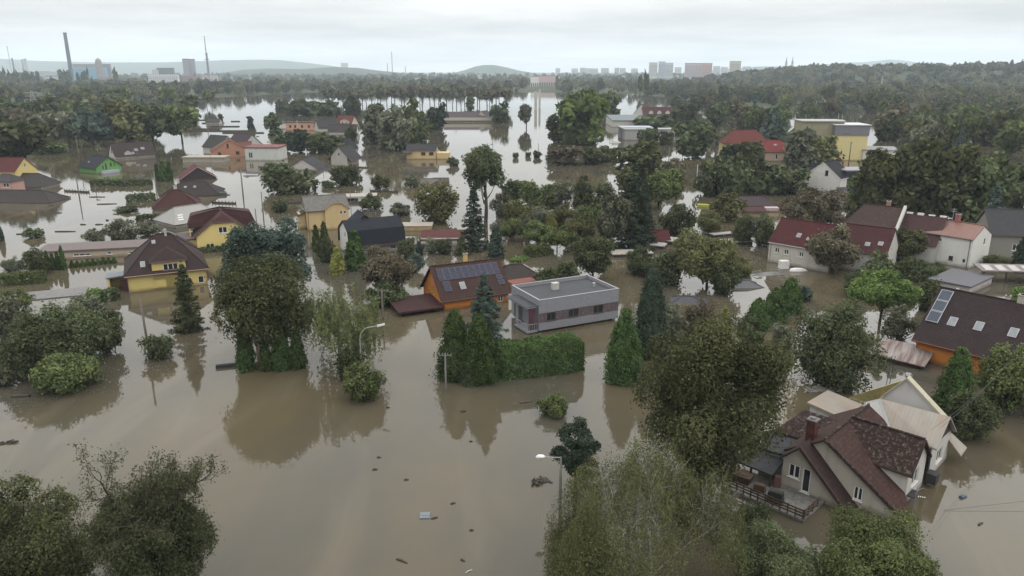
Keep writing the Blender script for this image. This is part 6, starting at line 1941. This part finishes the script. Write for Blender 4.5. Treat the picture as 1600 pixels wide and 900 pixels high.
# ------------------------------------------------------------------ the horizon: works, town, masts
def far(px, D): return ((px - 800) / (FPX * CP + 330 * SP) * D, D)
def far_block(name, label, cat, x0, x1, top, D, wall, roofc=(0.25, 0.25, 0.26), depth=.6, bands=0, group=None, z0=None, winc=(0.10, 0.11, 0.13)):
    ax, _ = far(x0, D); bx, _ = far(x1, D)
    w = bx - ax; zt = zat(D, top)
    gz = float(ground_h((ax + bx) / 2, D)) - 1 if z0 is None else z0
    root = thing(name, label, cat, ((ax + bx) / 2, D, gz), math.atan2((ax + bx) / 2, D) * -1 * .6, group)
    h = zt - gz; dp = w * depth
    mb = MB(); mb.box((0, dp / 2, h / 2), (w, dp, h)); mb.build("wall", wall, root)
    mb = MB(); mb.box((0, dp / 2, h + h * .015 + .3), (w * 1.02, dp * 1.02, h * .03 + .6)); mb.build("roof", m_plain(roofc), root)
    for k in range(bands):
        mb = MB(); zz = h * (.2 + .75 * k / max(bands, 1))
        n = max(4, int(w / 5))
        for i in range(n): mb.box((-w / 2 + w * (i + .5) / n, -.15, zz), (w / n * .55, .3, h / (bands * 2.6)))
        mb.build("window_band", m_plain(winc, .3, .5), root)
    return root
def stack(name, label, x, top, D, r0, r1, mat, bands=None, cat="chimney", group=None):
    X, Y = far(x, D); gz = max(0, float(ground_h(X, Y))) - 1
    h = zat(D, top) - gz
    root = thing(name, label, cat, (X, Y, gz), 0, group)
    mb = MB(); mb.tube([(0, 0, h * k / 6) for k in range(7)], [r0 + (r1 - r0) * k / 6 for k in range(7)], 14); mb.build("shaft", mat, root)
    mb = MB(); mb.tube([(0, 0, h - .02 * h), (0, 0, h + .3)], [r1 * 1.12, r1 * 1.12], 14); mb.build("rim", M_DARK, root)
    for z in (bands or ()):
        mb = MB(); mb.tube([(0, 0, h * z), (0, 0, h * z + h * .05)], [(r0 + (r1 - r0) * z) * 1.03] * 2, 14); mb.build("band", m_plain((0.4, 0.08, 0.06)), root)
    return root
stack("chimney_stack", "tall dark leaning-looking factory chimney on the left horizon", 112, 51, 2600, 6.6, 5.0, m_plain((0.050, 0.045, 0.078), .8))
stack("chimney_stack", "pale round chimney beside the thin mast on the left horizon", 326.5, 83, 2600, 4.2, 3.2, m_plain((0.24, 0.25, 0.26)))
for x, t, r, l in ((24, 91, 3.4, "short dark chimney at the far left horizon"), (38.5, 93, 4.0, "pale short chimney at the far left horizon, left of two"), (43.5, 92, 6.0, "pale wide silo chimney at the far left horizon, right of two"), (19.5, 72, 1.4, "thin pale mast-like chimney at the far left horizon")):
    stack("chimney_stack", l, x, t, 3100, r, r * .85, m_plain((0.12, 0.13, 0.14) if 'dark' in l else (0.40, 0.41, 0.42)))
for x, t, r, l in ((606, 99, 2.6, "left of two hair-thin chimneys above the far tree row"), (613.5, 81, 2.8, "taller right one of two hair-thin chimneys above the far tree row"), (634, 104, 2.6, "short faint chimney right of the hair-thin pair")):
    stack("chimney_stack", l, x, t, 4800, r, r * .7, m_plain((0.16, 0.18, 0.2)))
def mast(label, x, top, D, w, mat, base_py=None):
    X, Y = far(x, D); gz = max(0, float(ground_h(X, Y))) - .5
    h = zat(D, top) - gz
    root = thing("lattice_mast", label, "mast", (X, Y, gz), .4)
    mb = MB(); q = w * .5; n = 9
    for sx, sy in ((-1, -1), (1, -1), (1, 1), (-1, 1)):
        mb.tube([(sx * q, sy * q, 0), (sx * q * .12, sy * q * .12, h)], max(.12, D / 749 * .16), 4)
    for k in range(n):
        a, b = k / n, (k + 1) / n
        qa, qb = q * (1 - .88 * a), q * (1 - .88 * b)
        for s in ((-1, -1, 1, -1), (1, -1, 1, 1), (1, 1, -1, 1), (-1, 1, -1, -1)):
            mb.tube([(s[0] * qa, s[1] * qa, h * a), (s[2] * qb, s[3] * qb, h * b)], max(.07, D / 749 * .09), 4)
            mb.tube([(s[0] * qb, s[1] * qb, h * b), (s[2] * qb, s[3] * qb, h * b)], max(.07, D / 749 * .09), 4)
    mb.build("tower", mat, root)
    return root, h
r_, hh = mast("very tall thin guyed mast on the left horizon", 326, 56, 2200, 5, m_plain((0.10, 0.085, 0.085)))
mb = MB(); mb.box((0, 0, hh * .50), (14, 1.5, 1.2)); mb.build("crossarm", M_DARK, r_)
r_, hh = mast("grey electricity pylon in front of the flooded wood on the left", 45, 142, 560, 7, M_STEEL)
for z in (.70, .82, .94):
    mb = MB(); mb.box((0, 0, hh * z), (9, .35, .3)); mb.build("crossarm", M_STEEL, r_)
r_, hh = mast("red and white lattice mast in the wood on the right", 1379, 119, 980, 4, m_plain((0.42, 0.40, 0.40)))
mb = MB(); mb.box((0, 0, hh * .62), (1.5, 1.5, hh * .16)); mb.build("red_section", m_plain((0.22, 0.06, 0.05)), r_)

# works on the left
HALLB = m_plain((0.11, 0.29, 0.40))
D0 = 2700
far_block("power_plant", "long pale blue power plant hall beside the dark chimney", "power plant", 116, 163, 107, D0, HALLB, (0.33, 0.38, 0.42), .4, 0)
far_block("boiler_house", "dark framed boiler house at the right end of the blue plant hall", "building", 160, 173, 101, D0 + 60, m_plain((0.15, 0.15, 0.17)), (0.1, 0.1, 0.1), .8, 3)
r_ = far_block("conveyor_gallery", "long thin raised gallery above the blue plant hall", "gallery", 118, 156, 101.2, D0 + 80, m_plain((0.20, 0.21, 0.23)), (.12, .12, .13), .1, 1)
X, Y = far(157, D0 - 30)
sl_ = thing("silo", "rounded pinkish silo on the blue power plant", "silo", (X, Y, 0))
mb = MB(); hz_ = zat(D0, 91)
mb.tube([(0, 0, 0), (0, 0, hz_ * .8), (0, 0, hz_ * .92), (0, 0, hz_)], [10.5, 10.5, 8.5, 2.5], 16); mb.build("shell", m_plain((0.22, 0.18, 0.18)), sl_)
far_block("office_block", "low pale works building under the dark chimney", "building", 72, 100, 113, 2500, m_plain((0.38, 0.40, 0.41)), (.3, .31, .32), .3, 2)
far_block("office_block", "long low pale works building at the far left", "building", 44, 76, 112, 2900, m_plain((0.30, 0.33, 0.34)), (.3, .31, .32), .3, 1)
far_block("office_block", "brownish low building right of the blue power plant", "building", 154, 180, 120, 2300, m_plain((0.20, 0.17, 0.16)), (.25, .23, .22), .3, 1)
far_block("white_office", "white multi-storey office block left of the grey twin towers", "office block", 233, 276, 117, 2100, m_plain((0.55, 0.55, 0.55)), (.4, .4, .4), .35, 4)
far_block("office_block", "small pale box on the roof line of the white office block", "building", 239, 247, 110, 2180, m_plain((0.4, 0.42, 0.43)), (.3, .3, .3), .8, 2)
far_block("dark_tower_block", "cluster of dark slab towers behind the white office block", "building", 247, 271, 107, 2250, m_plain((0.12, 0.15, 0.15)), (.1, .12, .12), .5, 4)
far_block("silo_tower", "left grey twin tower on the left horizon", "tower", 288, 296.5, 93, 2400, m_plain((0.24, 0.24, 0.27)), (.10, .10, .13), .9, 0)
far_block("silo_tower", "right grey twin tower on the left horizon", "tower", 297.5, 306, 93.5, 2420, m_plain((0.27, 0.27, 0.30)), (.10, .10, .13), .9, 0)
far_block("works_hall", "low pinkish works hall below the grey twin towers", "hall", 285, 312, 119, 2300, m_plain((0.22, 0.16, 0.16)), (.2, .17, .17), .5, 1)
far_block("works_hall", "pale pink works hall at the foot of the thin mast", "hall", 312, 338, 118, 2350, m_plain((0.42, 0.36, 0.35)), (.3, .27, .27), .4, 1)
far_block("cooling_block", "faint pale block on top of the blue hill", "tower", 534, 544, 99, 4700, m_plain((0.42, 0.42, 0.42)), (.4, .4, .4), .9, 0, z0=20)
far_block("white_hall", "white and pink church-like hall in the far trees at the centre", "building", 829, 842, 120, 1650, m_plain((0.60, 0.58, 0.56)), (.3, .2, .19), .5, 1)
far_block("white_hall", "long pinkish hall with a red roof in the far trees at the centre", "building", 842, 868, 119, 1680, m_plain((0.46, 0.36, 0.35)), (.3, .15, .14), .3, 1)
# town: apartment blocks
TW = ((868, 875, 107, 5000, (.45, .46, .47)), (893, 903, 107.5, 4800, (.44, .45, .46)), (906, 914, 106.5, 4700, (.36, .38, .40)), (914, 921, 107, 4900, (.45, .45, .45)), (921, 934, 107.5, 4800, (.38, .39, .41)), (939, 951, 107, 4600, (.42, .40, .40)),
      (960, 967, 106.5, 4700, (.33, .35, .38)), (968, 977, 107, 4700, (.42, .41, .42)), (986, 996, 107.5, 4900, (.42, .42, .43)), (1054, 1064, 105.5, 4800, (.44, .43, .44)), (1114, 1124, 104, 4700, (.40, .40, .42)), (1126, 1136, 105, 4800, (.44, .43, .43)),
      (1160, 1172, 104.5, 4700, (.43, .41, .42)), (1176, 1190, 105.5, 4900, (.45, .44, .44)), (1194, 1206, 105, 4800, (.40, .40, .42)), (1210, 1220, 106, 4900, (.44, .42, .42)), (1244, 1258, 104.5, 4800, (.44, .40, .40)), (1262, 1280, 103.5, 4800, (.40, .33, .33)))
for i, (a, b, t, D, c) in enumerate(TW):
    far_block("apartment_block", "hazy pale apartment block in the row along the horizon", "apartment block", a, b, t, D, m_plain(c), dim(c, .7), .5, 5, "hazy apartment blocks along the horizon")
far_block("tower_block", "left cream tower block of the three pale towers on the right horizon", "apartment block", 1014, 1026.5, 98.5, 3300, m_plain((0.46, 0.43, 0.40)), (.4, .4, .4), .8, 9)
far_block("tower_block", "middle bluish tower block of the three pale towers on the right horizon", "apartment block", 1028.5, 1038.5, 97, 3350, m_plain((0.36, 0.40, 0.46)), (.3, .33, .38), .8, 9)
far_block("tower_block", "right grey-white tower block of the three pale towers on the right horizon", "apartment block", 1039, 1051, 99, 3400, m_plain((0.42, 0.46, 0.49)), (.4, .4, .42), .8, 9)
far_block("slab_block", "wide pinkish-grey slab block on the right horizon, darker half at its right", "apartment block", 1070, 1095, 99.5, 2900, m_plain((0.44, 0.36, 0.38)), (.28, .17, .17), .35, 8)
far_block("slab_block", "salmon-red slab block joined to the right of the pinkish-grey one", "apartment block", 1096, 1111.5, 99.5, 2850, m_plain((0.42, 0.24, 0.22)), (.28, .2, .2), .5, 8)
far_block("tower_block", "tan tower block standing alone on the right horizon", "apartment block", 1140, 1156, 96.5, 3100, m_plain((0.44, 0.38, 0.29)), (.25, .2, .15), .8, 8)
rr = random.Random(8)
for k in range(46):
    x = rr.uniform(640, 1330); D = rr.uniform(1900, 4300)
    w = rr.uniform(8, 22) / D * FPX
    hgt = rr.uniform(5, 11)
    X, Y = far(x, D); g = max(0, float(ground_h(X, Y)))
    top = 450 - FPX * ((Y * SP + (g + hgt + 4 - CAM_H) * CP) / (Y * CP - (g + hgt + 4 - CAM_H) * SP))
    c = rr.choice([(.5, .5, .49), (.5, .46, .42), (.42, .44, .46), (.48, .36, .32)])
    rc = rr.choice([(.25, .09, .07), (.3, .3, .31), (.2, .12, .1), (.4, .41, .42)])
    far_block("town_house", "small pale town building half hidden in the far trees", "house", x - w / 2, x + w / 2, top, D, m_plain(c), rc, .6, 0, "small town buildings in the far trees")
for x, l in ((1226.5, "left spire of the twin-spired church"), (1236, "right spire of the twin-spired church")):
    X, Y = far(x, 3600); h = zat(3600, 88)
    s_ = thing("church_spire", l + " on the right horizon", "church tower", (X, Y, 0))
    mb = MB(); mb.box((0, 0, h * .35), (8, 8, h * .7)); mb.build("tower", m_plain((0.36, 0.34, 0.34)), s_)
    mb = MB(); mb.tube([(0, 0, h * .7), (0, 0, h * .76), (0, 0, h)], [5.5, 3.2, .3], 8); mb.build("spire", m_plain((0.12, 0.13, 0.14)), s_)
# motorway rails seen through the left wood
for x0, x1, y, l in ((156, 206, 137, "long pale motorway rail behind the left-hand wood"), (278, 310, 139, "short pale motorway rail above the left edge of the lake"), (0, 90, 131, "pale motorway rail at the far left")):
    D = 1500; ax = far(x0, D)[0]; bx = far(x1, D)[0]; z = zat(D, y)
    g_ = thing("guard_rail", l, "guard rail", ((ax + bx) / 2, D, z))
    mb = MB(); mb.box((0, 0, 0), (bx - ax, .3, 1.3)); mb.build("beam", m_plain((0.42, 0.43, 0.43)), g_)
    mb = MB(); mb.box((0, .5, -z / 2 - .7), (bx - ax, 2.5, z)); mb.build("embankment_wall", m_plain((0.10, 0.105, 0.09)), g_)
for x, y, w, l in ((837, 158, 5, "pale stump of a flooded gate tower in the far lake, left"), (843, 155, 4, "slim pale column in the far lake")):
    o = P(x, y + 14); g_ = thing("water_tower", l, "tower", (o.x, o.y, 0)); mb = MB(); h = zat(o.y, y - 15); mb.box((0, 0, h / 2), (w * .5, w * .5, h)); mb.build("shaft", m_plain((0.42, 0.41, 0.37)), g_)

# ------------------------------------------------------------------ poles, lamps, wires
M_POLE = m_bark((0.13, 0.115, 0.10))
M_DRIFT = m_plain((0.045, 0.038, 0.030), .8, .3, .4)
M_CPOLE = m_plain((0.155, 0.148, 0.135), .9, .2, .3)
def pole(px, base, top, r, label, arm=0.0, lean=0.0, mat=None, rz=0.0, caps=False):
    p = P(px, base); h = zat(p.y, top)
    root = thing("utility_pole", label, "pole", p, rz)
    mb = MB(); mb.tube([(-lean * 3, 0, -3), (lean * h, 0, h)], [r * 1.15, r * .8], 8); mb.build("post", mat or M_POLE, root, True)
    if arm:
        mb = MB(); mb.box((lean * h, 0, h - .25), (arm, .10, .10)); mb.build("crossarm", M_CPOLE, root)
        for s in (-1, -.45, .45, 1):
            mb = MB(); mb.tube([(lean * h + s * arm * .46, 0, h - .19), (lean * h + s * arm * .46, 0, h + .02)], [.045, .03], 7); mb.build("insulator", M_CONC, root)
    return root, Vector((p.x + lean * h, p.y, h))
pA = pole(697, 612, 552, .12, "concrete utility pole with a crossarm in open water left of the thuja group", 1.4, 0, M_CPOLE)
pB = pole(598.5, 500, 452, .15, "utility pole with a crossarm left of the low brown carport", 1.7)
pC = pole(233, 552, 466, .15, "bare leaning pole standing by the small twiggy bush", 0, -.02)
pole(380, 307, 264, .18, "tall dark pole on bright water right of the maroon slope", 0)
pole(412, 343, 300, .13, "slim dark pole on bright water above the blue-green pines", 0)
pole(401, 350, 326, .12, "short slim pole rising behind the left blue-green pine", 0)
pole(510, 400, 376, .14, "grey pole among the thujas of the tan house", 0, 0, M_STEEL)
pole(124, 308, 272, .16, "thick greenish pole standing in bright water below the green house", 0)
pole(248, 326, 268, .16, "pale pole left of the dark red pyramid roof", 0, 0, M_CPOLE)
pole(325, 206, 197, .2, "short pole on the bright water behind the brick house", .0)
pole(125, 254, 212, .16, "tall grey pole with crossarms in front of the flooded wood", 2.4)
pole(80, 274, 256, .1, "left of two thin poles by the wide grey hipped roof", 0)
pole(88, 290, 255, .1, "right of two thin poles by the wide grey hipped roof", 0)
pole(841, 240, 224, .14, "thin pole beside three tiny bushes in the wide lake", 0)
pole(770, 235, 222, .12, "thin pole rising behind the dense round dark green tree", .8)
pole(1044, 265, 230, .13, "thin pole on the flooded road in the upper middle", 0)
pole(1089, 275, 257, .13, "pale short pole in the thicket under the faded red roof", 0, 0, M_STEEL)
pole(1326, 256, 222, .2, "ivy-wrapped pole before the yellow apartment block", .9)
pole(1580, 640, 555, .13, "pale pole in the big green bush on the right", 0, .02, M_CPOLE)
pole(466, 215, 188, .14, "pale pole left of the salmon-pink house", 0, 0, M_STEEL)
pole(1030, 345, 310, .10, "thin grey pole right of the black-green pine", 0) if False else None
def lamp_curved():
    p = P(566, 592); h = zat(p.y, 508)
    tip = P(589, 507, 0); 
    root = thing("street_lamp", "pale street lamp with a curved arm, left of the middle", "street lamp", p)
    ln = 26 * mpp(570, 540)
    mb = MB()
    pts = [(0, 0, -3), (0, 0, h * .72)] + [(ln * (1 - math.cos(a)) * .55, 0, h * .72 + math.sin(a) * h * .24) for a in np.linspace(.2, 1.45, 7)] + [(ln, 0, h * .99)]
    mb.tube(pts, [.075, .06] + [.05] * 7 + [.04], 8); mb.build("post", m_plain((0.30, 0.30, 0.30), .5, .4), root, True)
    mb = MB(); mb.hexa([(ln - .1, -.14, h * .97), (ln + .75, -.12, h * 1.005), (ln + .75, .12, h * 1.005), (ln - .1, .14, h * .97), (ln - .1, -.14, h * 1.0), (ln + .75, -.10, h * 1.03), (ln + .75, .10, h * 1.03), (ln - .1, .14, h * 1.0)])
    mb.build("lamp_head", m_plain((0.6, 0.6, 0.6), .4, .5), root)
lamp_curved()
def lamp_flat():
    p = P(875, 792); h = zat(p.y, 714)
    root = thing("street_lamp", "street lamp with a flat white head on a long arm beside the dark clumpy pine", "street lamp", p)
    ln = 34 * mpp(875, 760)
    mb = MB(); mb.tube([(0, 0, -3), (0, 0, h * .55), (0, 0, h)], [.14, .12, .07], 8); mb.build("post", M_CPOLE, root, True)
    mb = MB(); mb.tube([(0, 0, h - .05), (-ln * .7, 0, h)], [.035, .035], 6); mb.build("arm", M_STEEL, root)
    mb = MB(); mb.tube([(-ln * .68, 0, h), (-ln * .78, 0, h + .02), (-ln * .95, 0, h + .02), (-ln * 1.08, 0, h)], [.08, .17, .19, .07], 10); mb.build("lamp_head", m_plain((0.75, 0.75, 0.74), .35, .5), root, True)
lamp_flat()
if True:
    for x, b, t in ((216, 252, 233), (331, 264, 243), (396, 240, 224), (437, 245, 230), (300, 202, 191), (548, 318, 297), (505, 264, 249), (150, 300, 286), (60, 330, 318), (352, 226, 207), (400, 216, 200), (572, 232, 216)):
        pole(x, b, t, .09, "thin short pole standing in the bright water among the left-hand houses", 0)
    for o in [o for o in COL.objects if o.get('label', '').startswith("thin short pole standing")]: o['group'] = "thin poles in the bright water on the left"
    for x, y, l in ((420, 262, 8), (350, 318, 7), (300, 392, 6), (600, 300, 9), (470, 318, 7), (560, 262, 8), (120, 300, 9)):
        q = P(x, y); mb = MB(); mb.box((0, 0, .15), (l, .12, .5))
        for k in range(int(l) + 1): mb.box((-l / 2 + k * l / int(l), 0, .3), (.12, .16, 1.0))
        f_ = mb.build("flooded_fence", M_DRIFT); f_.location = q; f_.rotation_euler = (0, 0, rr.uniform(-.4, .4))
        tag(f_, "low fence top with short posts just above the bright water on the left", "fence", "fence tops above the bright water on the left")
p = P(1184, 303); r_ = thing("street_lamp", "small street lamp with a bright head behind the purple hipped roof", "street lamp", p)
h_ = zat(p.y, 281)
mb = MB(); mb.tube([(0, 0, -3), (0, 0, h_), (.9, 0, h_ + .3)], [.1, .07, .05], 6); mb.build("post", M_STEEL, r_)
mb = MB(); mb.box((1.1, 0, h_ + .32), (.9, .4, .2)); mb.build("lamp_head", MW, r_)
def wire(a, b, sag, label, r=.018, grp=None):
    a, b = Vector(a), Vector(b)
    mb = MB()
    mb.tube([tuple(a.lerp(b, t) - Vector((0, 0, sag * 4 * t * (1 - t)))) for t in np.linspace(0, 1, 15)], max(r, (a + b).length / 2 / 749 * .10), 4)
    tag(mb.build("overhead_wire", m_plain((0.06, 0.06, 0.06)), None), label, "wire", grp)
A = pA[1]
for k, s in enumerate((-.85, -.3, .3, .85)):
    q = P(740 + k * 3, 612, .2)
    wire((A.x + s, A.y, A.z), (q.x, q.y, .2), .3, "thin wire slanting down from the concrete pole into the water", .016, "wires slanting down from the concrete pole")
q = P(1700, 655, 5.5); q2 = P(1400, 1010, 9.0)
wire(P(1475, 797, .05), P(1640, 779, .6), -.0, "thin dark cable lying on the water right of the old cream house")
q = P(1582, 560, 6.0)
for k in range(2): wire((q.x, q.y, 6.2 - k * .3), P(1470 - k * 16, 668 + k * 4, 6.0), .5, "thin wire from the pale pole towards the old cream house", .014, "wires from the pale pole on the right")
for k, x in enumerate((1383, 1389)):
    p = P(1376 + k * 5, 640); pt = zat(p.y, 556)
    g_ = thing("antenna_pole", ("left" if k == 0 else "right") + " thin dark aerial pole behind the white rear roof of the old house", "antenna", p)
    mb = MB(); mb.tube([(0, 0, -1), (.35, 0, pt)], .035, 5); mb.build("rod", M_DARK, g_)
# aerial in front of the mossy dormer
_a = FH(-2.6, -6.9)
g_ = thing("roof_aerial", "bent pale aerial mast before the mossy wall dormer", "antenna", (_a[0], _a[1], 0))
mb = MB(); mb.tube([(0, 0, -.5), (0, 0, 2.3), (.2, .1, 2.6), (.7, .3, 2.65), (1.0, .4, 2.4)], .025, 6); mb.build("rod", m_plain((0.16, 0.16, 0.16)), g_)
for k in range(4):
    mb = MB(); mb.tube([(.3 + k * .22, .1 + k * .08, 2.0 - k * .08), (.3 + k * .22, .1 + k * .08, 2.07 - k * .08)], [.045, .045], 6); mb.build("insulator", MW, g_)

# ------------------------------------------------------------------ things adrift
def drift(name, label, cat, px, py, d, rz, mat, z=.0, group=None, shape='box'):
    p = P(px, py)
    mb = MB()
    if shape == 'log':
        mb.tube([(-d[0] / 2, 0, 0), (-d[0] * .1, .03, .03), (d[0] / 2, -.02, 0)], [d[1] * .5, d[1] * .55, d[1] * .35], 7)
    elif shape == 'heap':
        rg = random.Random(int(px))
        mb.box((0, 0, -.02), (d[0] * .9, d[1] * .8, .12), .1, 0, .8)
        for k in range(14): mb.box((rg.uniform(-.5, .5) * d[0], rg.uniform(-.5, .5) * d[1], rg.uniform(0, .6) * d[2]), (rg.uniform(.2, .6) * d[0] * .5, rg.uniform(.05, .2), rg.uniform(.04, .15)), rg.uniform(0, 3))
    elif shape == 'hull':
        mb.tube([(d[0] * q, 0, 0) for q in (-.5, -.42, -.2, .1, .35, .5)], [d[1] * q for q in (.2, .42, .5, .48, .3, .04)], 10)
    elif shape == 'cabin':
        mb.box((0, 0, 0), d, 0, 0, .72); mb.box((0, 0, -d[2] * .45), (d[0] * 1.5, d[1], d[2] * .35))
    elif shape == 'pyramid':
        mb.box((0, 0, 0), d, 0, 0, .06)
    else:
        mb.box((0, 0, 0), d, 0, 0, .96)
        mb.box((0, 0, d[2] * .5 + .012), (d[0] * .92, d[1] * .18, .02), 0, 0)
    o = mb.build(name, mat)
    o.location = (p.x, p.y, z); o.rotation_euler = (0, 0, rz)
    tag(o, label, cat, group)
drift("floating_board", "square grey panel floating in the open foreground water", "panel", 664, 806, (.85, .85, .12), .05, m_plain((0.13, 0.15, 0.165), .5, .4, .2), .03)
for x, y, l, rz, lab in ((679, 810, .55, .5, "short dark plank right beside the floating grey panel"), (628, 877, .95, -.5, "largest dark driftwood plank near the bottom edge"), (586, 734, .45, .2, "dark lump of driftwood left of the floating grey panel"),
                         (592, 715, .35, 0, "thin chip of driftwood above the dark lump"), (635, 750, .4, .1, "thin stick of driftwood above the floating grey panel"), (708, 787, .4, .5, "small dark stick right of the floating grey panel"),
                         (723, 876, .35, -.6, "small dark chip near the bottom edge, middle"), (736, 690, .3, 0, "tiny chip of driftwood under the thuja reflections"), (1532, 819, .6, .6, "short plank on the pale water in the lower right"),
                         (606, 637, .4, 0, "dark stick in the water below the leaning bush"), (737, 829, .3, .2, "tiny chip right of the small dark stick"), (1002, 700, .3, .1, "tiny chip left of the largest walnut tree")):
    drift("driftwood", lab, "driftwood", x, y, (l, .16, .12), rz, M_DRIFT, .02, None, 'log')
drift("white_stick", "white stick floating at the bottom edge", "stick", 733, 893, (.55, .05, .05), .7, MW, .03, None, 'log')
drift("floating_bag", "dark floating bundle with a white top near the thuja reflections", "debris", 724, 643, (.55, .4, .16), .2, M_DRIFT, .04)
drift("floating_log", "dark log drifting at the left edge below the thicket", "log", 33, 620, (1.7, .55, .4), .1, M_DRIFT, .05, None, 'log')
drift("floating_log", "brown log in the reflection of the clipped hedge", "log", 822, 629, (1.3, .3, .25), .3, m_plain((0.06, 0.045, 0.03)), .03, None, 'log')
drift("leafy_branch", "dark leafy branch drifting at the left edge", "branch", 8, 693, (2.2, .5, .25), .35, M_DRIFT, .05, None, 'heap')
drift("sunken_wall", "broken dark wall edge by the column thujas", "wall", 355, 573, (2.6, .5, .6), .3, M_DARK, .05)
drift("debris_heap", "heap of white and dark rubbish in the water right of the largest walnut tree", "debris", 1280, 608, (4.0, 1.6, .5), .2, m_plain((0.22, 0.21, 0.19)), .02, None, 'heap')
drift("debris_heap", "rubbish heap by the foot of the flat-headed street lamp", "debris", 846, 752, (1.8, 1.2, .4), .3, M_DRIFT, .02, None, 'heap')
drift("debris_heap", "rubbish heap in the pool left of the leftmost row house", "debris", 1200, 428, (6.0, 3.0, .9), .2, m_plain((0.15, 0.145, 0.14)), .02, None, 'heap')
drift("blue_barrel", "small blue barrel adrift on the lower right water", "barrel", 1505, 777, (.6, .35, .3), .4, m_plain((0.06, 0.09, 0.14)), .03, None, 'log')
drift("white_boat", "white upturned boat in front of the leftmost row house", "boat", 1248, 424, (3.2, 1.2, .35), .05, MW, .08, None, 'hull')
drift("white_tank", "white tank standing in water before the leftmost row house", "tank", 1224, 419, (1.6, 1.2, 1.8), .1, MW, .5)
drift("yellow_slide", "yellow-green plastic slide lying among trees left of the purple hipped roof", "slide", 1106, 323, (5.5, 1.6, .6), -.25, m_plain((0.32, 0.33, 0.05)), .3)
drift("teal_slab", "small pale turquoise slab beside the domed bush", "slab", 1052, 331, (2.4, 1.0, .25), .1, m_plain((0.30, 0.42, 0.38)), .2)
drift("flooded_car", "dark boxy car roof showing in the bright water", "car", 348, 305, (2.6, 1.8, .9), .2, M_DARK, .35, None, 'cabin')
drift("sunken_roof", "dark pyramid-shaped roof tip on the bright water right of the green house", "roof tip", 218, 275, (4.4, 3.4, 1.1), .3, M_DARK, .2, None, 'pyramid')
for x, y, l, rz, lab in ((392, 275, 9, .05, "long dark raft of debris right of the dark pole"), (69, 336, 3.2, 0, "small dark float on the left bright water"), (90, 333, 3.6, .1, "thin dark plank on the left bright water"), (80, 321, 2.4, 0, "dark plank below the very wide brown roof"),
                         (167, 319, 9, .15, "long branch across the bright water, left"), (152, 308, 8, .03, "thin line of debris at the thick greenish pole"), (102, 362, 8, .05, "long plank on bright water above the four tall thujas"), (40, 366, 7, .05, "dark debris line at the floating bush"),
                         (155, 351, 3, .2, "short dark plank above the garage row"), (130, 351, 2.4, 0, "short dark board above the long plank"), (160, 366, 6, .1, "line of dark debris near the low twiggy bush"), (205, 270, 5, 0, "thin plank in front of the green house")):
    drift("drift_timber", lab, "timber", x, y, (l * .55, .28, .2), rz, M_DRIFT, .05, None, 'log')
for k, (x, y, l) in enumerate(((352, 198, 26), (330, 193, 18), (368, 190, 9), (322, 202, 24), (345, 205, 60), (380, 208, 34), (336, 186, 10), (425, 195, 16), (318, 188, 14))):
    drift("flooded_fence", "thin dark fence line on the far bright water", "fence", x, y, (l * .7, .5, .7), 0.02, M_DRIFT, .2, "fence lines on the far bright water")
House("low_shed", "small grey hut with a rounded roof on the far bright water", "shed", P(335, 194), 0, 9, 7, 1.2, 3.4, PALE, m_tiles((0.09, 0.09, 0.095)), th=.15).build()
for x, y, l in ((345, 184, "little dark tree on the far bright water above the hut"), (416, 188, "little dark bush left of the white shed on far bright water"), (424, 182, "small pointed tree on the far bright water")):
    plant('round', x, y + 4, 8, y - 6, 'dark', l)
drift("white_van", "white van half under water on the flooded road", "van", 961, 223, (3.6, 2.0, 1.3), .3, MW, .6, None, 'cabin')
drift("floating_dinghy", "flat dark raft by the yellow house's corner in bright water", "raft", 460, 260, (3, 1, .3), .1, M_DRIFT, .05) if False else None

rd = random.Random(3)
for k in range(46):
    x = rd.uniform(0, 620); y = rd.uniform(195, 385)
    drift("driftwood", "small dark scrap of debris on the bright water on the left", "driftwood", x, y, (rd.uniform(.5, 2.0), rd.uniform(.15, .5), .15), rd.uniform(-.5, .5), M_DRIFT, .03, "small debris scattered on the bright water on the left", rd.choice(['log', 'box']))
# the row of rails in front of the yellow house on the left edge
